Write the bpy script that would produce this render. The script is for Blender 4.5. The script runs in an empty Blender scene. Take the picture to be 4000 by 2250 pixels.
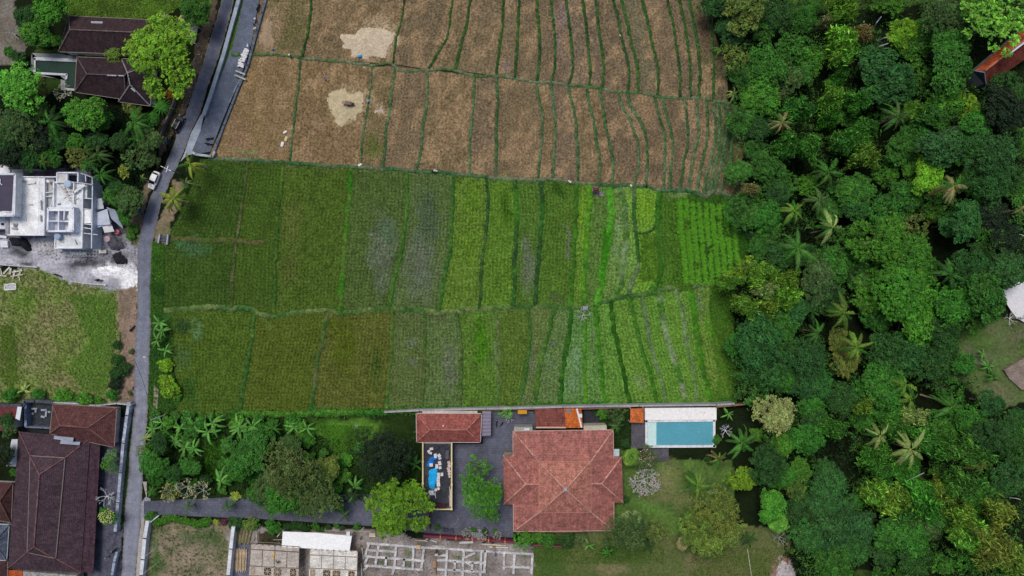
import bpy, math, random
import numpy as np
from mathutils import Vector, Matrix, Euler

random.seed(7)
NPR = np.random.default_rng(11)
SC = bpy.context.scene
COL = SC.collection
R = math.radians

# ------------------------------------------------------------------ camera
H = 163.0                       # height of the drone above the road, metres
S = 0.06125                     # metres per photograph pixel on the ground
camd = bpy.data.cameras.new('camera')
cam = bpy.data.objects.new('camera', camd)
COL.objects.link(cam)
cam.location = (0, 0, H)
cam.rotation_euler = (0, 0, 0)
camd.lens = 24.0
camd.sensor_width = 36.0 * 4000 * S / (2 * H * 0.75)
camd.clip_start = 1.0
camd.clip_end = 6000.0
SC.camera = cam

# ------------------------------------------------------------------ sky, sun, exposure
SUN_EL, SUN_AZ = R(66), R(-28)          # azimuth from north (+y), clockwise
W = bpy.data.worlds.new('World')
SC.world = W
W.use_nodes = True
wn = W.node_tree.nodes
bg = wn['Background']
sky = wn.new('ShaderNodeTexSky')
sky.sky_type = 'NISHITA'
sky.sun_disc = False
sky.sun_elevation = SUN_EL
sky.sun_rotation = SUN_AZ
sky.air_density = 1.0
sky.dust_density = 3.0
W.node_tree.links.new(sky.outputs[0], bg.inputs['Color'])
bg.inputs['Strength'].default_value = 0.072
sd = bpy.data.lights.new('sun', 'SUN')
sd.energy = 1.6
sd.angle = R(26)
sd.color = (1.0, 0.96, 0.9)
so = bpy.data.objects.new('sun', sd)
COL.objects.link(so)
so.location = (0, 0, 200)
sdir = Vector((math.sin(SUN_AZ) * math.cos(SUN_EL), math.cos(SUN_AZ) * math.cos(SUN_EL), math.sin(SUN_EL)))
so.rotation_euler = sdir.to_track_quat('Z', 'Y').to_euler()
SC.view_settings.view_transform = 'Standard'
SC.view_settings.look = 'None'
SC.view_settings.exposure = 0.27
SC.view_settings.gamma = 1.0

# ------------------------------------------------------------------ photograph tiles -> metres
K1, K2 = 1000 / 2415, 1300 / 2415
TILE = {'Z': (0, 0, 1.0), 'N1': (0, 0, K1), 'N2': (0, 550, K1), 'N3': (0, 1100, K1), 'N4': (0, 1650, K1),
        'N5': (900, 1650, K1), 'N6': (1600, 1580, K1), 'F1': (900, 0, K1), 'F2': (1800, 0, K1), 'F3': (900, 550, K1),
        'F4': (1800, 550, K1), 'F5': (900, 1100, K1), 'F6': (1800, 1100, K1),
        'R1': (2700, 0, K2), 'R2': (2700, 700, K2), 'R3': (2700, 1470, K2), 'C2': (0, 650, 500 / 2415)}

def pix(s):
    """'F1 760,0 745,200 F3 575,0' -> survey positions in photograph pixels"""
    out, t = [], TILE['Z']
    for w in s.split():
        if w in TILE:
            t = TILE[w]
        else:
            a, b = w.split(',')
            out.append((t[0] + float(a) * t[2], t[1] + float(b) * t[2]))
    return out

def wld(p, z=0.0):
    k = S * (H - z) / H
    return Vector(((p[0] - 2000) * k, (1125 - p[1]) * k, z))

def P(s, z=0.0):
    return [wld(p, z) for p in pix(s)]

def P1(tile, x, y, z=0.0):
    t = TILE[tile]
    return wld((t[0] + x * t[2], t[1] + y * t[2]), z)

def lin(c):
    return tuple((v / 255 / 12.92) if v <= 10 else ((v / 255 + 0.055) / 1.055) ** 2.4 for v in c)

LIGHT = 0.86
def C(r, g, b, k=1.0):
    """surface albedo whose flat, evenly lit face reads as this colour"""
    return tuple(min(0.9, v * k / LIGHT) for v in lin((r, g, b)))

# ------------------------------------------------------------------ noise and shapes in numpy
def _h(ix, iy, seed):
    with np.errstate(over='ignore'):
        n = (ix.astype(np.int64) * 374761393 + iy.astype(np.int64) * 668265263 + seed * 1442695041) & 0xffffffff
        n = ((n ^ (n >> 13)) * 1274126177) & 0xffffffff
        n = (n ^ (n >> 16)) & 0xffff
    return n / 65535.0

def vnoise(x, y, seed=0):
    x, y = np.asarray(x, float), np.asarray(y, float)
    ix, iy = np.floor(x), np.floor(y)
    fx, fy = x - ix, y - iy
    fx, fy = fx * fx * (3 - 2 * fx), fy * fy * (3 - 2 * fy)
    a, b = _h(ix, iy, seed), _h(ix + 1, iy, seed)
    c, d = _h(ix, iy + 1, seed), _h(ix + 1, iy + 1, seed)
    return (a * (1 - fx) + b * fx) * (1 - fy) + (c * (1 - fx) + d * fx) * fy

def fbm(x, y, seed=0, n=4):
    s, a, t = 0, 1.0, 0
    for k in range(n):
        s = s + a * vnoise(np.asarray(x) * 2 ** k, np.asarray(y) * 2 ** k, seed + 17 * k)
        t += a
        a *= 0.55
    return s / t            # 0..1

def sstep(a, b, x):
    t = np.clip((x - a) / (b - a), 0, 1)
    return t * t * (3 - 2 * t)

def inside(px, py, poly):
    px, py = np.asarray(px), np.asarray(py)
    r = np.zeros(px.shape, bool)
    n = len(poly)
    for i in range(n):
        x0, y0 = poly[i]
        x1, y1 = poly[(i + 1) % n]
        if y0 == y1:
            continue
        c = ((y0 > py) != (y1 > py)) & (px < (x1 - x0) * (py - y0) / (y1 - y0) + x0)
        r ^= c
    return r

def resample(pts, n):
    a = np.array([(p[0], p[1]) for p in pts], float)
    d = np.r_[0, np.cumsum(np.hypot(*np.diff(a, axis=0).T))]
    # smooth curve through the points
    t = np.linspace(0, d[-1], n)
    if len(a) > 2:
        m = np.gradient(a, d, axis=0)
        i = np.clip(np.searchsorted(d, t, 'right') - 1, 0, len(d) - 2)
        h = (d[i + 1] - d[i])
        s = ((t - d[i]) / h)[:, None]
        h = h[:, None]
        return ((2 * s ** 3 - 3 * s ** 2 + 1) * a[i] + (s ** 3 - 2 * s ** 2 + s) * h * m[i]
                + (-2 * s ** 3 + 3 * s ** 2) * a[i + 1] + (s ** 3 - s ** 2) * h * m[i + 1])
    return np.c_[np.interp(t, d, a[:, 0]), np.interp(t, d, a[:, 1])]

def length(pts):
    a = np.array([(p[0], p[1]) for p in pts], float)
    return float(np.hypot(*np.diff(a, axis=0).T).sum())

# ------------------------------------------------------------------ materials: colour = object colour x vertex 'Col' x fine procedural grain
MATS = {}
def material(name, rough=0.8, grain=0.25, scale=3.0, bump=0.0, metallic=0.0, spec=0.3, pattern=None, trans=0.0, stain=0.0, stain_scale=0.5):
    if name in MATS:
        return MATS[name]
    m = bpy.data.materials.new(name)
    m.use_nodes = True
    nt = m.node_tree
    N, L = nt.nodes, nt.links
    b = N['Principled BSDF']
    oi = N.new('ShaderNodeObjectInfo')
    at = N.new('ShaderNodeAttribute')
    at.attribute_name = 'Col'
    mul = N.new('ShaderNodeMix'); mul.data_type = 'RGBA'; mul.blend_type = 'MULTIPLY'
    mul.inputs[0].default_value = 1.0
    L.new(oi.outputs['Color'], mul.inputs[6]); L.new(at.outputs['Color'], mul.inputs[7])
    col = mul.outputs[2]
    geo = N.new('ShaderNodeNewGeometry')

    def noise(sc, detail=3.0, vec=None, rgh=0.6):
        t = N.new('ShaderNodeTexNoise')
        t.inputs['Scale'].default_value = sc
        t.inputs['Detail'].default_value = detail
        t.inputs['Roughness'].default_value = rgh
        L.new(vec if vec is not None else geo.outputs['Position'], t.inputs['Vector'])
        return t.outputs['Fac']

    def ramp(v, lo, hi, a=0.3, c=0.7):
        r = N.new('ShaderNodeMapRange')
        r.inputs['From Min'].default_value = a; r.inputs['From Max'].default_value = c
        r.inputs['To Min'].default_value = lo; r.inputs['To Max'].default_value = hi
        L.new(v, r.inputs['Value'])
        return r.outputs[0]

    def times(c, f):
        x = N.new('ShaderNodeVectorMath'); x.operation = 'SCALE'
        L.new(c, x.inputs[0]); L.new(f, x.inputs['Scale'])
        return x.outputs[0]
    height = None
    if grain:
        nz = noise(scale)
        col = times(col, ramp(nz, 1 - grain, 1 + grain, 0.34, 0.66))
        height = nz
    if stain:
        n2 = noise(stain_scale, 5.0, None, 0.7)
        col = times(col, ramp(n2, 1 - stain, 1 + stain * 0.45, 0.35, 0.65))
    if pattern:
        uv = N.new('ShaderNodeUVMap')
        sep = N.new('ShaderNodeSeparateXYZ')
        L.new(uv.outputs[0], sep.inputs[0])
        if pattern in ('tile', 'paver'):
            br = N.new('ShaderNodeTexBrick')
            L.new(uv.outputs[0], br.inputs['Vector'])
            br.inputs['Scale'].default_value = 1.0
            br.inputs['Mortar Size'].default_value = 0.05 if pattern == 'tile' else 0.03
            br.inputs['Brick Width'].default_value = 0.3 if pattern == 'tile' else 0.6
            br.inputs['Row Height'].default_value = 0.38 if pattern == 'tile' else 0.6
            br.inputs['Color1'].default_value = (1.12, 1.12, 1.12, 1)
            br.inputs['Color2'].default_value = (0.86, 0.86, 0.86, 1)
            br.inputs['Mortar'].default_value = (0.6, 0.6, 0.6, 1)
            br.inputs['Bias'].default_value = 0.0
            br.inputs['Mortar Smooth'].default_value = 0.3
            x = N.new('ShaderNodeMix'); x.data_type = 'RGBA'; x.blend_type = 'MULTIPLY'; x.inputs[0].default_value = 1
            L.new(col, x.inputs[6]); L.new(br.outputs['Color'], x.inputs[7])
            col = x.outputs[2]
            # streaks running down the slope
            cb = N.new('ShaderNodeCombineXYZ')
            mx = N.new('ShaderNodeMath'); mx.operation = 'MULTIPLY'; mx.inputs[1].default_value = 1.3
            my = N.new('ShaderNodeMath'); my.operation = 'MULTIPLY'; my.inputs[1].default_value = 0.28
            L.new(sep.outputs[0], mx.inputs[0]); L.new(sep.outputs[1], my.inputs[0])
            L.new(mx.outputs[0], cb.inputs[0]); L.new(my.outputs[0], cb.inputs[1])
            if pattern == 'tile':
                col = times(col, ramp(noise(1.0, 4.0, cb.outputs[0]), 0.72, 1.22))
                height = br.outputs['Fac']
        elif pattern == 'corrugated':
            wv = N.new('ShaderNodeTexWave')
            wv.inputs['Scale'].default_value = 1.1
            L.new(uv.outputs[0], wv.inputs['Vector'])
            col = times(col, ramp(wv.outputs['Fac'], 0.8, 1.1, 0, 1))
            height = wv.outputs['Fac']
        elif pattern == 'planks':
            wv = N.new('ShaderNodeTexWave')
            wv.bands_direction = 'Y'
            wv.inputs['Scale'].default_value = 1.0
            wv.inputs['Distortion'].default_value = 1.0
            L.new(uv.outputs[0], wv.inputs['Vector'])
            col = times(col, ramp(wv.outputs['Fac'], 0.6, 1.15, 0, 1))
            height = wv.outputs['Fac']
    L.new(col, b.inputs['Base Color'])
    b.inputs['Roughness'].default_value = rough
    b.inputs['Metallic'].default_value = metallic
    b.inputs['Specular IOR Level'].default_value = spec
    if bump and height is not None:
        bp = N.new('ShaderNodeBump')
        bp.inputs['Strength'].default_value = bump
        bp.inputs['Distance'].default_value = 0.1
        L.new(height, bp.inputs['Height'])
        L.new(bp.outputs[0], b.inputs['Normal'])
    if trans:
        tr = N.new('ShaderNodeBsdfTranslucent')
        mix = N.new('ShaderNodeMixShader')
        mix.inputs[0].default_value = trans
        L.new(col, tr.inputs['Color'])
        L.new(b.outputs[0], mix.inputs[1]); L.new(tr.outputs[0], mix.inputs[2])
        L.new(mix.outputs[0], N['Material Output'].inputs['Surface'])
    MATS[name] = m
    return m

SOIL = material('soil', 0.95, 0.26, 1.7, 0.3, spec=0.05, stain=0.14, stain_scale=0.5)
CROP = material('crop', 0.95, 0.5, 2.4, 0.8, spec=0.05, stain=0.14, stain_scale=0.5)
STRAW = material('straw', 0.95, 0.14, 2.5, 0.2, spec=0.05, stain=0.08)
GRASS = material('grass', 0.8, 0.0, trans=0.2, spec=0.15)
LEAF = material('leaf', 0.62, 0.0, trans=0.22, spec=0.3)
BARK = material('bark', 0.9, 0.3, 6.0, 0.3, spec=0.1)
ASPHALT = material('asphalt', 0.85, 0.16, 3.0, 0.1, stain=0.26, stain_scale=0.5, spec=0.25)
PAVER = material('paver', 0.85, 0.12, 3.0, 0.1, pattern='paver', stain=0.35, stain_scale=0.16, spec=0.25)
CONCRETE = material('concrete', 0.9, 0.14, 2.5, 0.1, stain=0.24, stain_scale=0.5, spec=0.2)
OLDCONC = material('old_concrete', 0.9, 0.2, 2.0, 0.1, stain=0.4, stain_scale=0.5, spec=0.2)
TILES = material('roof_tile', 0.85, 0.26, 2.2, 0.5, pattern='tile', stain=0.34, stain_scale=0.8, spec=0.2)
SHEET = material('metal_sheet', 0.5, 0.06, 1.5, 0.25, pattern='corrugated', stain=0.15, spec=0.4)
WOOD = material('wood', 0.8, 0.25, 3.0, 0.3, pattern='planks', stain=0.3, spec=0.2)
PLAIN = material('paint', 0.7, 0.08, 1.5, 0.0, spec=0.3)
CLOTH = material('cloth', 0.85, 0.12, 6.0, 0.2, spec=0.1)
GLOSS = material('gloss_paint', 0.45, 0.0, spec=0.25)
GLASS = material('dark_glass', 0.2, 0.0, spec=0.3)
RUBBER = material('rubber', 0.85, 0.0, spec=0.2)
METAL = material('metal', 0.4, 0.05, 2.0, metallic=0.6)
WATER = material('water', 0.3, 0.08, 2.5, 0.25, spec=0.12, stain=0.06, stain_scale=0.25)

# ------------------------------------------------------------------ meshes and objects
def mesh(name, V, F, col=None, uv=None, smooth=False):
    V = np.asarray(V, np.float32).reshape(-1, 3)
    me = bpy.data.meshes.new(name)
    me.vertices.add(len(V))
    me.vertices.foreach_set('co', V.ravel())
    if isinstance(F, np.ndarray):
        nf, k = F.shape
        loops = F.astype(np.int32).ravel()
        start = np.arange(nf, dtype=np.int32) * k
    else:
        nf = len(F)
        loops = np.fromiter((i for f in F for i in f), np.int32)
        start = np.r_[0, np.cumsum([len(f) for f in F])[:-1]].astype(np.int32) if nf else np.zeros(0, np.int32)
    me.loops.add(len(loops))
    me.loops.foreach_set('vertex_index', loops)
    me.polygons.add(nf)
    me.polygons.foreach_set('loop_start', start)
    me.polygons.foreach_set('use_smooth', np.full(nf, smooth))
    a = me.attributes.new('Col', 'FLOAT_COLOR', 'POINT')
    c = np.ones((len(V), 4), np.float32)
    if col is not None:
        c[:, :3] = np.asarray(col, np.float32).reshape(-1, 3)
    a.data.foreach_set('color', c.ravel())
    if uv is not None:
        u = me.uv_layers.new(name='UVMap')
        u.data.foreach_set('uv', np.asarray(uv, np.float32).ravel())
    me.update(calc_edges=True)
    me.validate()
    return me

def link(name, me, mat, color=(1, 1, 1), parent=None, loc=None):
    o = bpy.data.objects.new(name, me)
    COL.objects.link(o)
    if me is not None and len(me.materials) == 0:
        me.materials.append(mat)
    o.color = (*color, 1)
    if parent is not None:
        o.parent = parent
        if loc is None:
            # the mesh was written in scene coordinates: keep it where it is
            o.matrix_parent_inverse = parent_matrix(parent).inverted()
    if loc is not None:
        o.location = loc
    return o

def parent_matrix(p):
    if p.parent is None:
        return p.matrix_basis.copy()
    return parent_matrix(p.parent) @ p.matrix_parent_inverse @ p.matrix_basis

def thing(name, label, cat, loc=(0, 0, 0), rz=0.0, group=None):
    o = bpy.data.objects.new(name, None)
    COL.objects.link(o)
    o.empty_display_size = 0.3
    o.location = loc
    o.rotation_euler = (0, 0, rz)
    tag(o, label, cat, group)
    return o

def tag(o, label, cat, group=None):
    o['label'] = label
    o['category'] = cat
    if group:
        o['group'] = group
    return o

def struct(o, label=None):
    o['kind'] = 'structure'
    if label:
        o['label'] = label
    return o

class MB:
    """collects boxes, tubes, prisms and panels into one mesh"""
    def __init__(s):
        s.V, s.F, s.C, s.U, s.K = [], [], [], [], []
    def add(s, V, F, c=(1, 1, 1), uv=None):
        n = len(s.V)
        s.K.append((n, len(s.F), len(s.U)))
        s.V += [tuple(v) for v in V]
        s.C += [c] * len(V) if not isinstance(c, list) else c
        for f in F:
            s.F.append(tuple(n + i for i in f))
            if uv is None:
                # planar uv in metres from the face's own axes
                a = Vector(s.V[s.F[-1][0]]); b = Vector(s.V[s.F[-1][1]]); d = Vector(s.V[s.F[-1][-1]])
                e = (b - a)
                nn = e.cross(d - a)
                if e.length < 1e-6 or nn.length < 1e-9:
                    s.U += [(0, 0)] * len(f)
                else:
                    e.normalize(); w = nn.normalized().cross(e)
                    s.U += [((Vector(s.V[i]) - a).dot(e), (Vector(s.V[i]) - a).dot(w)) for i in s.F[-1]]
            else:
                s.U += [uv[i] for i in f]
        return s
    def box(s, c, size, rz=0.0, col=(1, 1, 1), m=None):
        x, y, z = size[0] / 2, size[1] / 2, size[2] / 2
        M = Matrix.Translation(Vector(c)) @ (m if m is not None else Matrix.Rotation(rz, 4, 'Z'))
        V = [M @ Vector((i * x, j * y, k * z)) for k in (-1, 1) for j in (-1, 1) for i in (-1, 1)]
        return s.add(V, [(0, 2, 3, 1), (4, 5, 7, 6), (0, 1, 5, 4), (2, 6, 7, 3), (0, 4, 6, 2), (1, 3, 7, 5)], col)
    def beam(s, a, b, w, h, col=(1, 1, 1)):
        """bar from a to b, its top edge on the line"""
        a, b = Vector(a), Vector(b)
        d = (b - a)
        u = Vector((-d.y, d.x, 0))
        u = u.normalized() * (w / 2) if u.length > 1e-6 else Vector((w / 2, 0, 0))
        k = Vector((0, 0, -h))
        V = [a - u + k, a + u + k, b + u + k, b - u + k, a - u, a + u, b + u, b - u]
        return s.add(V, [(0, 1, 2, 3), (4, 7, 6, 5), (0, 4, 5, 1), (1, 5, 6, 2), (2, 6, 7, 3), (3, 7, 4, 0)], col)
    def prism(s, pts, z0, z1, col=(1, 1, 1)):
        n = len(pts)
        ar = sum(pts[i][0] * pts[(i + 1) % n][1] - pts[(i + 1) % n][0] * pts[i][1] for i in range(n))
        pts = list(pts) if ar > 0 else list(pts)[::-1]
        V = [(p[0], p[1], z0) for p in pts] + [(p[0], p[1], z1) for p in pts]
        F = [tuple(range(n - 1, -1, -1)), tuple(range(n, 2 * n))] + [(i, (i + 1) % n, n + (i + 1) % n, n + i) for i in range(n)]
        return s.add(V, F, col)
    def tube(s, pts, rad, n=6, col=(1, 1, 1), cap=True):
        pts = [Vector(p) for p in pts]
        if not hasattr(rad, '__len__'):
            rad = [rad] * len(pts)
        V, F = [], []
        up = Vector((0, 0, 1))
        for i, p in enumerate(pts):
            d = (pts[min(i + 1, len(pts) - 1)] - pts[max(i - 1, 0)])
            d = d.normalized() if d.length > 1e-9 else up
            a = d.cross(up) if abs(d.z) < 0.95 else d.cross(Vector((1, 0, 0)))
            a.normalize(); b = a.cross(d)
            for k in range(n):
                t = 2 * math.pi * k / n
                V.append(p + (a * math.cos(t) + b * math.sin(t)) * rad[i])
        for i in range(len(pts) - 1):
            for k in range(n):
                F.append((i * n + k, i * n + (k + 1) % n, (i + 1) * n + (k + 1) % n, (i + 1) * n + k))
        if cap:
            F.append(tuple(range(n)))
            F.append(tuple(range((len(pts) - 1) * n, len(pts) * n))[::-1])
        return s.add(V, F, col)
    def lathe(s, c, prof, n=16, axis='Z', col=(1, 1, 1)):
        """prof: list of (radius, height) turned about an axis through c"""
        V, F = [], []
        for r, h in prof:
            for k in range(n):
                t = 2 * math.pi * k / n
                x, y = r * math.cos(t), r * math.sin(t)
                v = (x, y, h) if axis == 'Z' else ((x, h, y) if axis == 'Y' else (h, x, y))
                V.append(Vector(c) + Vector(v))
        m = len(prof)
        for i in range(m - 1):
            for k in range(n):
                F.append((i * n + k, i * n + (k + 1) % n, (i + 1) * n + (k + 1) % n, (i + 1) * n + k))
        F.append(tuple(range(n))[::-1]); F.append(tuple(range((m - 1) * n, m * n)))
        return s.add(V, F, col)
    def loft(s, rings, col=(1, 1, 1), cap=True):
        n = len(rings[0])
        V = [v for r in rings for v in r]
        F = []
        for i in range(len(rings) - 1):
            for k in range(n):
                F.append((i * n + k, i * n + (k + 1) % n, (i + 1) * n + (k + 1) % n, (i + 1) * n + k))
        if cap:
            F.append(tuple(range(n))[::-1]); F.append(tuple(range((len(rings) - 1) * n, len(rings) * n)))
        return s.add(V, F, col)
    def build(s, name, mat, color=(1, 1, 1), parent=None, loc=None, smooth=False):
        return link(name, mesh(name, s.V, s.F, s.C, s.U, smooth), mat, color, parent, loc)

def each(b, name, mat, color=(1, 1, 1), parent=None):
    """every piece collected in b becomes a part of its own"""
    K = b.K + [(len(b.V), len(b.F), len(b.U))]
    for (v0, f0, u0), (v1, f1, u1) in zip(K, K[1:]):
        me = mesh(name, b.V[v0:v1], [tuple(i - v0 for i in f) for f in b.F[f0:f1]], b.C[v0:v1], b.U[u0:u1])
        link(name, me, mat, color, parent)

def strip(L, Rr, nu, zf, name):
    """grid between a left and a right line"""
    n = len(L)
    u = np.linspace(0, 1, nu)[None, :, None]
    A = L[:, None, :] * (1 - u) + Rr[:, None, :] * u
    x, y = A[..., 0].ravel(), A[..., 1].ravel()
    i = np.arange(n - 1)[:, None] * nu + np.arange(nu - 1)[None, :]
    i = i.ravel()
    F = np.stack([i, i + nu, i + nu + 1, i + 1], 1)
    return x, y, F
# ------------------------------------------------------------------ terrain heights (positions in photograph pixels at road level)
FIELD_L = np.array([(-400, 1130), (0, 1037), (200, 978), (420, 897), (600, 850), (640, 800), (750, 742), (900, 682), (1000, 648), (1210, 640), (1240, 670), (1450, 700), (1600, 690), (1700, 690)], float)

def field_left(py):
    return np.interp(py, FIELD_L[:, 0], FIELD_L[:, 1])

def slope(px, py):
    """the terraces step gently down towards the ravine"""
    t = np.clip((px - 900) / 1900, 0, 1)
    return -1.5 * t * sstep(1606, 1588, py)

def ground(px, py):
    px, py = np.asarray(px, float), np.asarray(py, float)
    g = slope(px, py)
    edge = 2850 + 110 * sstep(1560, 1650, py) + 60 * sstep(2000, 2150, py) - 30 * sstep(700, 300, py)
    d = sstep(edge - 10, edge + 420, px)
    up = sstep(3450, 3900, px + 120 * np.sin(py / 300.0))
    g = g * (1 - d) - 10.5 * d * (1 - up) - 2.0 * d * up
    g = g + (fbm(px / 90.0, py / 90.0, 5) - 0.5) * 2.0 * d - 0.1 * fbm(px / 60.0, py / 60.0, 6) - 0.01
    dip = (px > field_left(py) + 14) & (px < edge - 60) & (py < 1580)
    return g - 0.22 * dip

def gz(px, py):
    """height of what one walks on (terraces included)"""
    s = float(ground(px, py))
    if px > field_left(py) + 14 and px < 2770 and py < 1580:
        s = float(slope(px, py))
    return s

def axis(lo, hi, step, far):
    a = np.arange(lo, hi + step / 2, step)
    e = [12, 30, 70, 150, 350, 800, 1800, far]
    return np.r_[[lo - k for k in e[::-1]], a, [hi + k for k in e]]

gx, gy = axis(-132, 132, 0.45, 4000), axis(-76, 76, 0.45, 4000)
X, Y = np.meshgrid(gx, gy)
PX, PY = 2000 + X / S, 1125 - Y / S
Z = ground(PX, PY)
far = np.maximum(np.abs(X) - 140, np.abs(Y) - 85)
Z = np.where(far > 0, np.clip(Z, -3, 0) * 0.5 - 0.5, Z)

# ground cover: colour of soil, turf and dust; the wood floor also holds painted shade
wx = PX + (fbm(X / 2.2, Y / 2.2, 31) - 0.5) * 40
wy = PY + (fbm(X / 2.2, Y / 2.2, 32) - 0.5) * 40
n1, n2, n3 = fbm(X / 3.0, Y / 3.0, 1), fbm(X / 9.0, Y / 9.0, 2), fbm(X / 0.9, Y / 0.9, 3)
GC = np.empty(X.shape + (3,))
GC[:] = C(24, 33, 17)  # wood floor: the black shade of the canopy gaps is put into this colour
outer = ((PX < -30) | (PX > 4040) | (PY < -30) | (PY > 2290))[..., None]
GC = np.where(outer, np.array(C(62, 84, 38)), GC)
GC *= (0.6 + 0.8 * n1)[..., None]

def mixc(mask, a, b=None, t=None):
    c = np.array(a, float)
    if b is not None:
        t = np.clip((n1 if t is None else t) * 2.4 - 0.7, 0, 1)[..., None]
        c = np.array(a) * (1 - t) + np.array(b) * t
    m = mask[..., None].astype(float)
    GC[:] = GC * (1 - m) + (c * np.ones_like(GC)) * m

def zone(s, a, b=None, t=None):
    mixc(inside(wx, wy, pix(s)), a, b, t)

def blob(s, r, c, k=1.0):
    """soft patch of other cover: centre, radius in pixels"""
    (bx, by), = pix(s)
    rx, ry = r if hasattr(r, '__len__') else (r, r)
    d = np.hypot((wx - bx) / rx, (wy - by) / ry)
    mixc(np.clip(1.4 * (1 - d) + (n3 - 0.5) * 0.9, 0, 1) * k, c)

zone('N1 -400,-300 150,-300 160,250 260,450 130,620 -400,640', C(122, 116, 108), C(98, 92, 80))
zone('N1 150,-200 2060,-200 2040,60 1700,60 1530,130 1350,185 650,160 640,40', C(112, 140, 58), C(84, 104, 48), n2)
zone('N1 2075,-150 1995,330 1880,700 1760,1060 1640,1240 1560,1400 1480,1600 1480,1300 1640,960 1720,700 1830,540 1890,330 1960,100 2000,-150', C(102, 86, 74), C(74, 66, 54))
zone('N1 330,440 640,480 600,535 330,500', C(74, 88, 36), C(56, 70, 30))
zone('N1 440,750 575,750 570,860 430,860', C(44, 64, 26))
zone('N2 -400,860 1340,860 1330,1000 1330,1180 1330,1460 1300,1449 1100,1410 680,1340 330,1200 -400,1165', C(172, 171, 178), C(140, 139, 146))
zone('N2 -400,200 880,230 1000,640 1180,830 1330,860 1320,900 -400,930', C(112, 112, 122), C(70, 70, 78))
blob('N2 1130,1230', (120, 40), C(232, 230, 234))
blob('N2 1240,1370', (60, 60), C(232, 230, 234))
blob('N2 980,1220', (80, 25), C(222, 220, 226), 0.8)
blob('N2 620,1130', (120, 30), C(172, 172, 182), 0.8)
for q, r in (('N2 190,960', (60, 45)), ('N2 190,1060', (50, 25)), ('N2 250,1145', (50, 16)), ('N2 1090,960', (50, 40)), ('N2 1130,1110', (50, 36)), ('N2 800,1150', (110, 26)), ('N2 1010,1060', (30, 20))):
    blob(q, r, C(56, 56, 62), 0.9)
blob('N2 780,1170', (110, 28), C(70, 70, 76), 0.9)
zone('N2 1190,770 1330,850 1310,990 1230,980', C(66, 92, 44), C(90, 86, 66))
zone('N2 1440,380 1340,800 1320,860 1250,800 1230,720 1400,380', C(116, 104, 88), C(84, 80, 58))
zone('N2 1640,380 1560,640 1450,880 1460,960 1590,960 1600,820 1760,420', C(128, 112, 92), C(70, 92, 46))
zone('N3 -400,-40 330,-130 680,10 1110,80 1130,600 1115,1150 -400,1150', C(130, 130, 90), C(112, 130, 66), n2)
for q, r in (('N3 120,700', (40, 170)), ('N3 950,430', (90, 130)), ('N3 850,760', (110, 110)), ('N3 900,230', (100, 90)), ('N3 250,170', (90, 60))):
    blob(q, r, C(98, 132, 52), 0.75)
for q, r in (('N3 450,380', (120, 90)), ('N3 600,960', (110, 50)), ('N3 400,620', (110, 60)), ('N3 700,250', (80, 50))):
    blob(q, r, C(140, 126, 98), 0.6)
zone('N3 1090,60 1300,60 1290,600 1265,1160 1100,1150 1140,600', C(140, 120, 104), C(112, 98, 82))
zone('N2 1425,960 1560,980 1545,1449 N3 1545,270 1620,300 1640,800 1690,1150 1600,1290 1380,1280 1400,1000 1420,400 1425,0', C(52, 88, 38), C(40, 66, 30))
zone('N4 850,200 1210,-80 1170,300 1150,1000 1150,1449 1130,1700 840,1700', C(88, 88, 102), C(48, 48, 54))
zone('N4 -300,-40 900,-40 900,250 200,100 -300,100', C(44, 46, 48))
zone('N4 1190,-60 1250,-60 1215,500 1170,1000 1130,1000', C(48, 78, 34), C(70, 72, 54))
zone('N4 1340,900 2180,950 2160,1449 2150,1700 1280,1700', C(82, 92, 58), C(136, 122, 104))
blob('N4 1800,1260', (90, 60), C(140, 126, 108), 0.8)
blob('N4 1900,1080', (110, 40), C(58, 86, 44), 0.8)
blob('N4 1470,1250', (25, 110), C(72, 100, 52), 0.9)
zone('N4 1390,-120 N5 0,-60 1760,-80 1800,60 1800,760 900,780 0,740 N4 1400,720', C(38, 56, 22), C(30, 42, 20))
blob('N4 2020,300', (50, 110), C(62, 104, 26))
blob('N5 1000,90', (190, 60), C(76, 120, 40))
blob('N5 1200,60', (130, 50), C(84, 122, 44))
blob('N5 1080,260', (70, 90), C(60, 96, 34))
blob('N5 1130,220', (60, 90), C(52, 62, 36))
zone('N6 1640,40 2100,40 2100,420 1920,420 1920,240 1640,230', C(38, 58, 26), C(30, 42, 22))
zone('N6 1920,420 2420,520 3050,540 3060,900 2900,1250 2000,1300 1930,1190', C(88, 116, 54), C(70, 92, 46))
blob('N6 2430,720', (70, 100), C(116, 116, 76), 0.8)
blob('N6 2250,950', (60, 40), C(84, 120, 52), 0.8)
blob('N6 2600,900', (60, 50), C(112, 112, 74), 0.7)
blob('N6 2330,880', (90, 30), C(104, 100, 70), 0.6)
zone('N6 1000,1190 1930,1190 2500,1250 R3 20,1050 720,1100 760,1260 640,1290 560,1460 560,1700 Z 2060,2400 N6 1160,1449 1160,1330', C(66, 88, 40), C(96, 100, 62), n2)
blob('Z 2390,2220', (90, 40), C(124, 112, 84), 0.7)
blob('Z 2730,2200', (70, 60), C(122, 108, 86), 0.7)
zone('N5 -40,1000 560,980 1330,1010 1800,1090 N6 1000,1300 1170,1330 1170,1800 Z 900,2400', C(150, 142, 138), C(112, 104, 98))
zone('N5 250,1030 480,1030 470,1160 250,1150', C(74, 66, 56), C(50, 52, 36))
zone('R2 1930,1270 2090,1090 2250,1020 2700,980 R3 2700,180 2420,200 2280,260 2080,80 1960,0', C(94, 96, 70), C(74, 100, 48), n2)
blob('R2 2150,1330', (110, 60), C(96, 92, 80), 0.7)
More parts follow.
